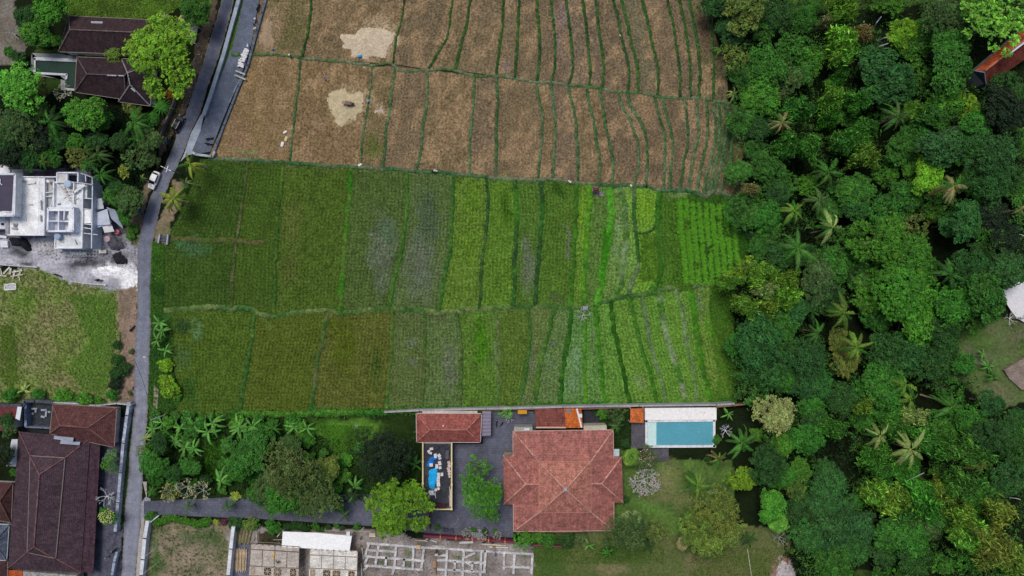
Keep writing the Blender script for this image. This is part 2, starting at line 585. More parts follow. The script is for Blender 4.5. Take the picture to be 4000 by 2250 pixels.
blob('R2 2130,1130', (70, 50), C(72, 108, 44), 0.8)
zone('R3 590,1310 640,1285 700,1310 760,1449 770,1700 550,1700', C(170, 160, 160), C(138, 110, 96))
zone('R1 395,880 410,1000 400,1140 345,1250 360,1320 300,1430 440,1430 520,1200 480,900', C(104, 92, 78), C(66, 80, 44))
zone('Z 1010,-300 2790,-300 2790,390 2860,420 2850,760 2700,770 845,640 915,400 985,210', C(108, 92, 72))
zone('Z 845,640 2700,770 2820,780 2800,1582 1250,1608 690,1610 700,1400 650,1200 650,1000', C(66, 92, 38))
zone('R1 0,1410 290,1425 R2 330,160 440,450 400,640 250,700 300,1000 400,1449 R3 300,160 0,200', C(62, 104, 34), C(50, 82, 30))

ii = np.arange(len(gy) - 1)[:, None] * len(gx) + np.arange(len(gx) - 1)[None, :]
ii = ii.ravel()
for q in ('N5 1480,1210', 'N5 1690,1230', 'N5 1450,1320', 'N5 1690,1330', 'N5 2150,1260', 'N6 1080,1440', 'N5 2330,1290'):
    blob(q, (22, 20), C(70, 96, 48), 0.8)
GF = np.stack([ii, ii + 1, ii + len(gx) + 1, ii + len(gx)], 1)
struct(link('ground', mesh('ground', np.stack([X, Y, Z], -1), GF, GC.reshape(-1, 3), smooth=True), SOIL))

def sheet(name, s, mat, color, z=0.012, label=None, rz=0.0):
    b = MB()
    pts = P(s, z)
    ar = sum(pts[i][0] * pts[(i + 1) % len(pts)][1] - pts[(i + 1) % len(pts)][0] * pts[i][1] for i in range(len(pts)))
    if ar < 0:
        pts = pts[::-1]
    c, q = math.cos(rz), math.sin(rz)
    b.add(pts, [tuple(range(len(pts)))], uv=[(p.x * c + p.y * q, -p.x * q + p.y * c) for p in pts])
    return struct(b.build(name, mat, color), label)

# ------------------------------------------------------------------ road, lane, drive
ROAD_L = 'N1 2125,-250 2090,0 1995,330 1910,600 1810,900 1755,1060 1670,1250 N2 1650,0 1570,200 1480,400 1395,600 1340,800 1318,900 1297,1100 1297,1300 N3 1295,200 1285,400 1270,700 1262,1000 1255,1300 N4 1245,100 1220,300 1212,500 1180,800 1165,1100 1145,1449 1130,1700'
ROAD_R = 'N1 2250,-250 2205,0 2125,330 2040,600 1935,900 1890,1060 1800,1250 N2 1775,0 1690,200 1600,400 1520,600 1475,800 1455,900 1425,1100 1425,1300 N3 1425,200 1425,400 1412,700 1400,1000 1390,1300 N4 1378,100 1365,300 1345,500 1335,800 1310,1100 1280,1449 1265,1700'
la, ra = resample(P(ROAD_L), 420), resample(P(ROAD_R), 420)
tt = np.linspace(0, 300, 420)
la[:, 0] += (fbm(tt, tt * 0, 3) - 0.5) * 0.5; ra[:, 0] += (fbm(tt, tt * 0, 4) - 0.5) * 0.5
x, y, F = strip(la, ra, 9, None, 'road')
u = np.tile(np.linspace(-1, 1, 9), 420)
edge = np.clip((np.abs(u) - .72) * 3.2 + (fbm(x / .9, y / 1.6, 12) - .5) * 1.6, 0, .8)[:, None]
wear = 1 + 0.12 * np.exp(-((np.abs(u) - 0.5) / 0.22) ** 2) - 0.18 * (np.abs(u) > 0.95) + 0.10 * (fbm(x / 1.2, y / 5.0, 8) - 0.5)
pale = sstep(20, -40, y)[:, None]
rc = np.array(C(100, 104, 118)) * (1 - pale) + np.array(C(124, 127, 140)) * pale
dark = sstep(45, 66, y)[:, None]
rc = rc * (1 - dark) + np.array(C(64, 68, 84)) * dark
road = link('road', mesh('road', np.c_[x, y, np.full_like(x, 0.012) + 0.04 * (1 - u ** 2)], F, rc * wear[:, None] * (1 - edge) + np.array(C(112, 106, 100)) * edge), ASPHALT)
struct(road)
sheet('lane', 'N1 2340,-250 2290,0 2195,420 2090,680 2000,930 1945,1090 1885,1250 1810,1440 1870,1449 1985,1430 2020,1340 2085,1170 2240,790 2318,600 2365,440 2444,0 2500,-250', PAVER, C(98, 106, 122), 0.06, rz=R(-20))
sheet('lane_apron', 'N1 1925,1075 1895,1080 1800,1260 1738,1449 N2 1700,200 1760,140 1850,115 N1 1815,1420 1890,1235', CONCRETE, C(150, 158, 170), 0.03)
sheet('lane_verge', 'N1 2290,-60 2295,0 2200,420 2094,680 2004,930 1950,1095 1932,1112 1918,1090 1975,930 2070,680 2165,420 2250,0 2260,-60', CROP, C(72, 98, 34), 0.08)
sheet('driveway', 'Z 562,1958 1000,1938 1440,1930 1655,1935 1655,1996 1772,1996 1772,1734 1886,1734 1886,1606 2092,1606 2092,1680 2004,1686 2004,2100 1700,2086 1500,2058 1000,2026 562,2010', PAVER, C(90, 92, 106), 0.03)
sheet('yard', 'R2 2262,800 2300,765 2345,745 2480,735 2480,1050 2420,1040 2360,1005 2318,950 2290,905 2265,880 2255,840', PLAIN, C(206, 204, 206), -1.2)
sheet('path', 'N3 1450,960 1495,1020 1480,1250 1440,1260 1450,1100', CONCRETE, C(150, 140, 128), 0.02)
sheet('driveway_apron', 'N4 1375,700 1420,720 1420,880 1370,900 1325,960 1330,760', CONCRETE, C(140, 140, 148), 0.02)
sheet('kerb_strip', 'N4 1345,560 1385,560 1385,720 1335,760 1338,900 1310,1100 1280,1449 1265,1700 1320,1700 1330,1449 1362,900 1385,720', CONCRETE, C(160, 154, 146), 0.016)

# ------------------------------------------------------------------ rice terraces
def split(s):
    return [q.strip() for q in s.strip().split('\n') if q.strip()]

TOP_X = 'Z 905,213 978,213 1062,215 1175,227 1314,239 1451,257 1533,251 1546,265 1666,272 1778,275 1852,298 1937,296 2011,306 2090,320 2152,323 2218,331 2297,339 2351,347 2413,359 2454,360 2496,362 2566,377 2649,383 2719,385 2786,393 2845,404 2883,425'
MID_X = 'F3 -210,165 0,172 150,180 560,208 860,235 1225,255 1440,265 1760,285 2000,297 2230,325 F4 60,325 330,350 730,368 880,365 1090,395 1220,410 1300,408 1430,428 1550,420 1640,425 1760,430 1860,462 2000,465 2160,480 2340,503 R1 130,1405 290,1420'
LOW_X = 'N3 1545,262 F5 0,245 200,265 260,300 600,300 850,270 1050,295 1250,275 1500,265 1750,270 1950,285 2200,270 F6 0,265 150,262 330,248 640,235 880,240 1040,250 1250,220 1400,180 1560,140 1750,118 1880,90 1960,60 2030,70'

T_ALL = split('''
F1 380,-160 330,0 245,250 185,470 190,515
F1 775,-160 760,0 745,200 710,380 670,548
F1 1655,-160 1635,0 1610,180 1570,330 1540,470 1530,605
F1 2110,-160 2090,0 2065,200 2030,380 1960,490 1905,580 1878,655
F1 2285,-160 2260,0 2235,200 2180,420 2145,560 2122,665
F2 405,-160 400,0 395,200 370,420 350,580 332,715
F2 560,-160 550,0 538,250 530,500 508,740
F2 700,-160 718,0 735,250 745,480 735,650 715,774
F2 830,-160 848,0 875,250 888,480 880,650 855,780
F2 965,-160 990,0 1025,250 1048,480 1055,640 1018,802
F2 1120,-160 1150,0 1180,230 1205,480 1222,650 1205,820
F2 1245,-160 1270,0 1300,250 1325,450 1348,650 1335,840
F2 1385,-160 1435,0 1490,200 1530,420 1580,600 1583,870
F2 1460,-160 1515,0 1580,280 1620,460 1665,640 1675,876
F2 1660,-160 1710,0 1770,250 1815,460 1855,640 1858,910
F2 1910,-160 1950,0 1995,200 2030,420 2060,640 2066,925
F2 2020,-160 2060,0 2110,230 2140,430 2160,600 2167,928
F2 2115,-160 2150,0 2200,220 2240,450 2255,640 2248,932
R1 95,-90 105,0 150,240 162,450 155,732
R1 125,-90 145,0 170,240 240,440 262,600 268,750''')
B_ALL = split('''
F1 190,515 120,780 -20,1080 F3 -210,165
F1 655,548 640,750 610,1000 590,1200 F3 575,0 555,208
F1 1330,622 1315,850 1290,1000 1250,1250 F3 1240,0 1225,255
F1 1550,640 1525,850 1495,1080 1460,1300 F3 1460,0 1438,265
F1 1860,658 1855,850 1835,1100 1805,1300 F3 1805,0 1755,285
F1 2300,720 2290,1000 2270,1200 F3 2262,0 2250,325
F2 335,716 345,900 335,1150 F4 335,0 335,350
F2 706,774 735,920 770,1080 765,1300 F4 765,0 745,150 728,368
F2 845,780 870,950 890,1150 F4 890,0 875,180 868,365
F2 1010,802 1040,930 1075,1080 F4 1095,0 1105,200 1100,396
F2 1185,820 1210,970 1260,1180 F4 1280,0 1310,150 1300,408
F2 1310,838 1340,1020 1370,1200 F4 1395,0 1435,180 1428,428
F2 1480,868 1520,1000 1600,1140 1650,1290 F4 1665,0 1680,140 1640,426
F2 1570,870 1610,1000 1700,1160 1750,1300 F4 1752,0 1765,180 1745,430
F2 1830,906 1860,1050 1905,1200 F4 1925,0 1925,200 1912,464
F2 1900,915 1935,1080 1985,1250 F4 2000,0 1990,200 1965,464
F2 2105,928 2130,1100 2145,1300 F4 2145,0 2100,220 2070,472
F2 2225,930 2235,1120 2240,1300 F4 2230,0 2180,230 2145,480
F2 2320,936 2330,1150 2325,1300 F4 2320,0 2265,250 2230,490
R1 160,732 180,900 150,1130 105,1300 95,1402
R1 205,740 205,950 190,1130 150,1330 140,1406
R1 248,748 260,900 235,1100 195,1290 165,1410
R1 320,775 328,880 300,1000 290,1120 235,1330 215,1415
R1 345,790 395,890 405,1000 395,1130 345,1180 345,1260 300,1420''')
U_ALL = split('''
N2 1890,172 1790,470 1720,650 1610,860 1590,930 1560,1000 1550,1449 N3 1545,262
F3 165,180 140,400 110,600 90,760 50,1000 20,1300 F5 10,248
F3 500,204 480,450 445,650 435,900 420,1150 F5 425,0 410,300
F3 1130,252 1115,500 1095,750 1070,1000 1060,1200 F5 1040,120 1040,294
F3 1665,278 1665,600 1645,800 1610,1050 1560,1250 F5 1520,120 1490,266
F3 2100,312 2090,600 2080,850 2060,1100 2010,1300 F5 1990,120 1955,285
F4 235,342 255,550 240,800 215,1000 190,1250 F6 180,150 165,262
F4 510,358 530,600 525,850 510,1100 F6 505,0 495,240
F4 750,368 770,550 755,850 735,1100 F6 715,0 700,236
F4 1095,395 1085,700 1070,1000 1055,1300 F6 1045,130 1040,250
F4 1215,410 1210,650 1190,900 1175,1200 F6 1160,50 1160,236
F4 1405,422 1415,700 1390,900 1350,1150 F6 1310,100 1260,218
F4 1500,424 1545,650 1555,900 1530,1150 F6 1500,60 1420,174
F4 1640,425 1630,650 1655,900 1665,1200 F6 1600,60 1580,138
F4 1870,462 1858,650 1850,830 1860,1000 1880,1250 F6 1840,40 1790,112
F4 2130,478 2180,800 2260,1200 F6 2200,60 2120,90
R1 300,1420 R2 380,260 430,420 370,640 240,760''')
L_ALL = split('''
N3 1545,262 1620,300 1625,600 1640,800 1690,1040 1660,1270
F5 230,298 200,550 150,850 110,1100 90,1245
F5 905,280 880,480 830,700 790,950 762,1246
F5 1530,266 1520,550 1510,750 1480,1000 1468,1228
F5 1835,275 1835,550 1825,850 1800,1212
F5 2130,275 2170,550 2180,850 2165,1200
F6 320,248 350,500 355,800 345,1180
F6 630,236 650,500 620,800 570,1080 550,1178
F6 872,240 830,480 770,700 725,950 700,1174
F6 1040,250 1020,500 985,700 950,900 945,1170
F6 1165,234 1175,600 1165,850 1178,1168
F6 1270,216 1300,600 1330,850 1350,1165
F6 1410,178 1450,480 1500,700 1540,900 1600,1163
F6 1590,136 1660,450 1710,650 1780,850 1860,1163
F6 1715,122 1750,420 1800,650 1870,850 1945,1163
F6 1870,92 1920,400 1990,700 2080,940 2130,1163
F6 2030,70 2090,300 2130,600 2200,900 2230,1163
F6 2180,80 2215,380 2260,700 2330,1000 2360,1165
R2 190,690 130,900 200,1200 R3 300,100 330,190''')

# patches of different cover: colour, centre, radii (px)
PATCH = [((158, 140, 112), 'F1 1400,370', (92, 92)), ((150, 132, 100), 'F1 1120,980', (112, 105)), ((140, 120, 92), 'F1 1330,560', (60, 22)), ((136, 116, 90), 'F1 620,560', (14, 22)), ((134, 114, 90), 'F1 340,290', (62, 130)), ((140, 122, 98), 'F1 1420,1020', (26, 30)), ((92, 86, 54), 'F1 550,300', (45, 90)), ((82, 94, 43), 'F3 1340,60', (45, 70)),
         ((128, 106, 72), 'F1 250,700', (60, 30)), ((126, 102, 78), 'F1 60,1280', (50, 90)), ((115, 119, 79), 'F3 150,110', (70, 20)),
         ((84, 70, 56), 'F2 2300,300', (40, 120)), ((126, 106, 84), 'F2 1780,830', (30, 20)), ((126, 106, 76), 'F1 1600,1040', (0.1, 0.1)),
         ((116, 100, 94), 'F2 950,150', (40, 70)), ((116, 100, 94), 'F2 900,400', (22, 60)), ((116, 102, 98), 'F2 440,650', (20, 30)),
         ((82, 92, 43), 'F3 570,760', (55, 110)), ((80, 92, 45), 'F3 540,280', (35, 20)), ((79, 90, 43), 'F3 950,280', (70, 16)), ((79, 88, 41), 'F3 560,1200', (50, 90)),
         ((92, 101, 82), 'F3 1430,1080', (72, 200)), ((77, 98, 70), 'F3 1480,850', (40, 60)), ((92, 101, 82), 'F3 1800,1150', (80, 210)), ((68, 86, 62), 'F3 1870,700', (60, 140)),
         ((86, 118, 36), 'F4 120,480', (38, 90)), ((86, 118, 36), 'F3 2290,640', (38, 60)), ((86, 118, 36), 'F3 2250,1000', (45, 90)), ((86, 118, 36), 'F4 430,500', (22, 80)), ((55, 90, 22), 'F4 420,640', (30, 100)),
         ((94, 102, 80), 'F4 640,1150', (38, 130)), ((41, 71, 19), 'F4 920,420', (60, 40)), ((94, 102, 80), 'F4 1010,950', (16, 90)), ((72, 88, 51), 'F6 900,150', (40, 30)),
         ((106, 144, 36), 'F4 1150,700', (14, 130)), ((102, 140, 38), 'F4 1750,620', (42, 80)), ((99, 128, 79), 'F4 1480,900', (14, 160)), ((98, 132, 68), 'F4 1600,1150', (20, 90)),
         ((104, 123, 72), 'F4 2060,500', (60, 16)), ((92, 115, 68), 'F4 2230,1380', (40, 26)), ((89, 115, 66), 'F6 2260,180', (26, 70)), ((94, 113, 70), 'F6 2240,400', (12, 60)),
         ((38, 62, 34), 'N3 1720,430', (45, 55)), ((83, 115, 72), 'N3 1850,450', (22, 70)), ((66, 90, 47), 'N3 1720,720', (45, 60)), ((62, 94, 58), 'N2 1800,1000', (90, 40)), ((51, 83, 32), 'N3 1780,1050', (50, 80)),
         ((82, 100, 47), 'F5 350,390', (40, 34)), ((79, 96, 41), 'F5 600,450', (30, 20)), ((72, 86, 24), 'F5 1080,620', (60, 150)), ((57, 77, 28), 'F5 1380,800', (30, 110)), ((72, 86, 24), 'F5 1000,420', (60, 40)),
         ((94, 102, 80), 'F5 1700,560', (36, 34)), ((94, 102, 80), 'F5 1730,780', (30, 30)), ((94, 102, 80), 'F5 2050,800', (36, 120)), ((75, 79, 53), 'F5 1950,330', (45, 22)),
         ((94, 102, 80), 'F6 680,720', (18, 90)), ((94, 102, 80), 'F6 650,900', (16, 46)), ((79, 102, 77), 'F6 870,590', (24, 20)), ((85, 115, 76), 'F6 840,760', (26, 40)),
         ((102, 136, 91), 'F6 1080,750', (22, 60)), ((98, 132, 87), 'F6 1040,950', (22, 40)), ((110, 132, 79), 'F6 1690,950', (26, 36)), ((87, 111, 68), 'F6 1230,530', (16, 50)),
         ((91, 113, 74), 'F6 300,700', (10, 60)), ((64, 115, 22), 'F6 180,550', (30, 150)), ((68, 125, 28), 'F6 2380,400', (26, 80)), ((60, 123, 30), 'R2 180,1000', (40, 60))]
PATCH = [(C(*c), pix(s)[0], r) for c, s, r in PATCH]

def plot_colour(px, py, x, y, base):
    c = np.ones((len(px), 3)) * np.array(base)
    q = fbm(x / 1.6, y / 1.6, 21)
    w1 = px + (fbm(x / 3, y / 3, 41) - 0.5) * 60
    w2 = py + (fbm(x / 3, y / 3, 42) - 0.5) * 60
    for pc, (bx, by), (rx, ry) in PATCH:
        d = np.hypot((w1 - bx) / rx, (w2 - by) / ry)
        m = (np.clip(1.5 * (1 - d) + (q - 0.5) * 1.2, 0, 1) * 0.85)[:, None]
        if m.max() > 0:
            c = c * (1 - m) + np.array(pc) * m
    return c * (0.66 + 0.42 * q + 0.26 * vnoise(x / 0.45, y / 0.45, 23))[:, None]

def terraces(lines, colours, rows, amp, name, seed, pitch):
    for k in range(len(lines) - 1):
        L, Rr = P(lines[k]), P(lines[k + 1])
        h = max(length(L), length(Rr))
        nv = max(8, int(h / 0.28))
        wd = np.hypot(*(np.mean([p[:2] for p in L], 0) - np.mean([p[:2] for p in Rr], 0)))
        nu = max(4, int(wd / 0.28))
        x, y, F = strip(resample(L, nv), resample(Rr, nv), nu, None, name)
        px, py = 2000 + x / S, 1125 - y / S
        z0 = float(slope(px.mean(), py.mean()))
        u = np.tile(np.linspace(0, 1, nu), nv) * wd
        v = np.repeat(np.linspace(0, 1, nv), nu) * h
        # planted or mown rows stand a hand above the mud between them
        jit = 0.9 * fbm(x / 1.1, y / 1.1, seed) + 0.25 * np.sin(v * 0.4 + k)
        am = 0.35 + 0.9 * np.clip(fbm(x / 4.0, y / 4.0, seed + 21) * 2 - .5, 0, 1)
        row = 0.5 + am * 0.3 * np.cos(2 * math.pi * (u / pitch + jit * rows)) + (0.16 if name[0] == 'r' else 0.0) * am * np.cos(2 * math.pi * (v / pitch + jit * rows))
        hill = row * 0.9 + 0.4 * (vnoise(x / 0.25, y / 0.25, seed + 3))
        z = z0 + amp * hill + 0.06 * (fbm(x / 2.5, y / 2.5, seed + 9) - 0.5)
        x2, y2 = x * (H - z0) / H, y * (H - z0) / H
        base = np.array(C(*colours[k % len(colours)]))
        if name[0] == 'r':
            nb = [np.array(C(*colours[min(max(q, 0), len(lines) - 2) % len(colours)])) for q in (k - 1, k + 1)]
            base = (base * 0.62 + (nb[0] + nb[1]) * 0.19) * np.array([1.3, 1.25, 1.15])
        if name[0] == 's':
            base = base * np.array([1.0, 1.08, 1.0])
            sw = np.clip(fbm(x / 2.2 + v * .12, y / 3.5, seed + 5) * 3 - 1.4, 0, .7)[:, None]
            base = base * (1 - sw) + np.array(C(146, 122, 92)) * sw
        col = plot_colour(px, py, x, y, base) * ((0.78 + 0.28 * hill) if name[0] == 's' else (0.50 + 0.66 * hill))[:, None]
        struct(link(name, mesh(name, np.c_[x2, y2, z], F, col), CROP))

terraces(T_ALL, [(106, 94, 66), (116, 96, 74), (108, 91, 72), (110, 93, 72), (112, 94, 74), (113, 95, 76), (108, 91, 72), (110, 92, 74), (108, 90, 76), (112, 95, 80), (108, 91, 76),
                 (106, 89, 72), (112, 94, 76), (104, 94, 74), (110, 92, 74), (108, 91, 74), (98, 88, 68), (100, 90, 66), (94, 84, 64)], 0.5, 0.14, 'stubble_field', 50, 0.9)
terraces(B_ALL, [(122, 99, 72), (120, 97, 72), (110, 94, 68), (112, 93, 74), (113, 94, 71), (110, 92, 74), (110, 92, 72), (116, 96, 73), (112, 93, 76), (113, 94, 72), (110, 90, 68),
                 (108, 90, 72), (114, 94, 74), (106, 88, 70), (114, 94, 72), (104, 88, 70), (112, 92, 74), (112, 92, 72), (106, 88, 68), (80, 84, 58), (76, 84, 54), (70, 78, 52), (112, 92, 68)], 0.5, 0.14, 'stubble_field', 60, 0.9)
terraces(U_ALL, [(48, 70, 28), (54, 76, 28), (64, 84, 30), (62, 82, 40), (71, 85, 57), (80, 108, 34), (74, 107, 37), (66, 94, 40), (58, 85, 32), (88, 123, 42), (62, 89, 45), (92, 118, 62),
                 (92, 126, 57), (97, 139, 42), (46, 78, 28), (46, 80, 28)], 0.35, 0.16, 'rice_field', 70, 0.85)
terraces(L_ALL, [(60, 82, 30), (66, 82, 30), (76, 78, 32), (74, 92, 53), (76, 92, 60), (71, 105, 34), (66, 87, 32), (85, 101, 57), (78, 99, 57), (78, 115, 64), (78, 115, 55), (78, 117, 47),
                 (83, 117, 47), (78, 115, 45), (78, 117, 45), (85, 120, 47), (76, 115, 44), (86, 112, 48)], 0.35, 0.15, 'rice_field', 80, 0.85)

TUFT = []          # grass tufts gathered for one ground cover mesh: x, y, z, size, colour
def bund(s, w, h, c1, c2, name='field_bund', tuft=7.0, tsize=0.34, dens=None, z_off=0.0):
    pts = P(s)
    Lg = length(pts)
    h *= 0.7
    n = max(6, int(Lg / 0.26))
    a = resample(pts, n)
    d = np.gradient(a, axis=0)
    d /= np.hypot(d[:, 0], d[:, 1])[:, None] + 1e-9
    nrm = np.c_[-d[:, 1], d[:, 0]]
    prof = [(-0.66, -0.9), (-0.46, 0.35), (-0.2, 0.85), (0.08, 1.0), (0.42, 0.5), (0.64, -0.9)]
    sd = int(abs(pts[0].x) * 10) % 97
    V, Cc = [], []
    wob = (fbm(np.linspace(0, Lg / 1.5, n), np.zeros(n), sd) - 0.5) * 0.5 * w
    ww = w * (0.75 + 0.5 * fbm(np.linspace(0, Lg / 1.2, n), np.ones(n), sd + 1))
    mixk = np.clip((fbm(np.linspace(0, Lg / 4, n), np.full(n, 3.3), sd + 2) - 0.5) * 4 + 0.4, 0, 1)
    for j, (o, zz) in enumerate(prof):
        p = a + nrm * (wob + o * ww * (0.7 + 0.6 * vnoise(np.linspace(0, Lg / 0.45, n), np.full(n, j * 3.7), sd + 5)))[:, None]
        px, py = 2000 + p[:, 0] / S, 1125 - p[:, 1] / S
        z = slope(px, py) + zz * h + 0.08 * (vnoise(p[:, 0] / 0.4, p[:, 1] / 0.4, 7) - 0.5) + z_off
        k = (H - z) / H
        V.append(np.c_[p[:, 0] * k, p[:, 1] * k, z])
        t = np.clip(mixk + 0.25 * (vnoise(p[:, 0] / 0.5, p[:, 1] / 0.5, 9) - 0.5), 0, 1)[:, None]
        Cc.append((np.array(c1) * (1 - t) + np.array(c2) * t) * (0.55 + 0.8 * vnoise(p[:, 0] / 0.42, p[:, 1] / 0.42, 4))[:, None])
    m = len(prof)
    V, Cc = np.stack(V, 1).reshape(-1, 3), np.stack(Cc, 1).reshape(-1, 3)
    i = (np.arange(n - 1)[:, None] * m + np.arange(m - 1)[None, :]).ravel()
    F = np.stack([i, i + m, i + m + 1, i + 1], 1)
    struct(link(name, mesh(name, V, F, Cc, smooth=True), SOIL))
    nt = int(Lg * tuft)
    k = NPR.integers(0, n, nt)
    off = NPR.normal(0, 0.36, nt) * w
    q = a[k] + nrm[k] * (wob[k] + off)[:, None]
    px, py = 2000 + q[:, 0] / S, 1125 - q[:, 1] / S
    z = slope(px, py) + h * 0.5 + z_off
    t = mixk[k][:, None]
    cc = (np.array(c1) * (1 - t) + np.array(c2) * t) * NPR.uniform(0.5, 1.5, nt)[:, None]
    kk = (H - z) / H
    TUFT.append((np.c_[q[:, 0] * kk, q[:, 1] * kk, z], np.full(nt, tsize) * NPR.uniform(0.6, 1.3, nt), cc * np.array([1.05, .9, 1.1])))

DG, MG, PG, BG, LG_ = C(48, 80, 42), C(64, 98, 46), C(104, 114, 86), C(62, 114, 36), C(98, 140, 44)
for s in T_ALL[1:-1]:
    bund(s, 0.78, 0.34, DG, MG)
for s in B_ALL[1:-1]:
    bund(s, 0.78, 0.34, C(64, 96, 58), C(92, 116, 80))
bund(TOP_X, 0.8, 0.4, PG, C(70, 100, 58), tuft=3)
bund(MID_X, 1.0, 0.45, C(56, 92, 56), PG, tuft=4)
bund(LOW_X, 1.35, 0.35, C(62, 98, 46), C(98, 116, 66), tuft=4)
UB = {1: (0.9, C(90, 96, 58), C(60, 84, 36)), 2: (1.1, C(60, 92, 36), C(76, 100, 40)), 3: (1.5, C(52, 110, 28), C(86, 112, 46)), 4: (1.1, C(58, 104, 36), C(72, 108, 44)), 5: (1.3, C(56, 96, 40), C(70, 106, 44)),
      6: (1.0, DG, MG), 7: (1.2, BG, DG), 8: (1.2, C(52, 108, 36), DG), 9: (1.3, BG, C(58, 96, 30)), 10: (1.4, BG, C(84, 136, 34)), 11: (1.8, C(60, 132, 30), C(84, 146, 44)), 12: (1.6, C(70, 110, 42), C(108, 132, 88)), 13: (1.1, C(52, 94, 40), C(96, 122, 78)), 14: (1.6, C(50, 98, 28), C(66, 112, 40))}
for k, (w, a, b) in UB.items():
    bund(U_ALL[k], w, 0.4, a, b, tuft=8, tsize=0.36)
LB = {1: (1.1, C(52, 90, 40), C(70, 104, 42)), 2: (1.3, C(50, 92, 38), C(92, 100, 62)), 3: (1.3, C(56, 96, 36), C(80, 104, 46)), 4: (0.9, C(84, 98, 52), C(62, 98, 38)), 5: (0.9, C(80, 100, 56), C(64, 96, 44)), 6: (1.2, C(80, 110, 52), C(96, 110, 64)),
      7: (1.1, C(60, 98, 40), C(80, 108, 48)), 8: (1.2, C(58, 98, 38), C(76, 110, 46)), 9: (1.3, C(44, 90, 28), C(58, 100, 34)), 10: (1.0, C(84, 136, 36), BG), 11: (1.2, C(54, 112, 28), C(74, 122, 38)), 12: (1.2, C(38, 80, 22), C(52, 96, 28)),
      13: (1.2, C(56, 108, 32), C(70, 112, 40)), 14: (1.1, C(78, 110, 52), C(104, 128, 84)), 15: (1.5, C(64, 108, 38), C(120, 138, 100)), 16: (0.9, C(112, 134, 92), C(90, 120, 66)), 17: (1.5, C(66, 122, 30), C(60, 100, 34))}
for k, (w, a, b) in LB.items():
    bund(L_ALL[k], w, 0.38, a, b, tuft=8, tsize=0.34)
bund('N2 1610,915 1800,930 2000,940 2130,930 F3 250,960 420,930', 1.3, 0.3, C(70, 92, 40), C(92, 92, 54), tuft=8)
bund('F4 1640,860 1720,875 1800,850 1850,790 1862,700', 0.9, 0.3, DG, MG)
bund('F5 0,1243 750,1247 860,1240 1500,1226 1800,1210 2415,1198 F6 1000,1172 1800,1166 2415,1162 R3 200,190 330,180', 1.5, 0.5, C(50, 104, 36), C(76, 124, 44), 'field_edge', 14, 0.5)
bund('N3 1660,1268 2000,1265 2300,1255 F5 0,1243', 1.5, 0.3, C(50, 92, 36), C(62, 104, 40), 'field_edge', 10, 0.45)
# ------------------------------------------------------------------ vegetation meshes (unit crowns shared by many trees)
def leaves_mesh(name, pos, nrm, size, col, aspect=0.55, seed=0):
    """one pointed leaf cluster per position, facing roughly along its normal"""
    rg = np.random.default_rng(seed)
    n = len(pos)
    nrm = nrm / (np.linalg.norm(nrm, axis=1)[:, None] + 1e-9)
    t = rg.normal(size=(n, 3))
    t -= nrm * (t * nrm).sum(1)[:, None]
    t /= np.linalg.norm(t, axis=1)[:, None] + 1e-9
    b = np.cross(nrm, t)
    s = size[:, None]
    V = np.stack([pos - t * s, pos + b * s * aspect + nrm * s * 0.12, pos + t * s - nrm * s * 0.1, pos - b * s * aspect + nrm * s * 0.12], 1).reshape(-1, 3)
    F = np.arange(n * 4, dtype=np.int32).reshape(-1, 4)
    return mesh(name, V, F, np.repeat(col, 4, 0))

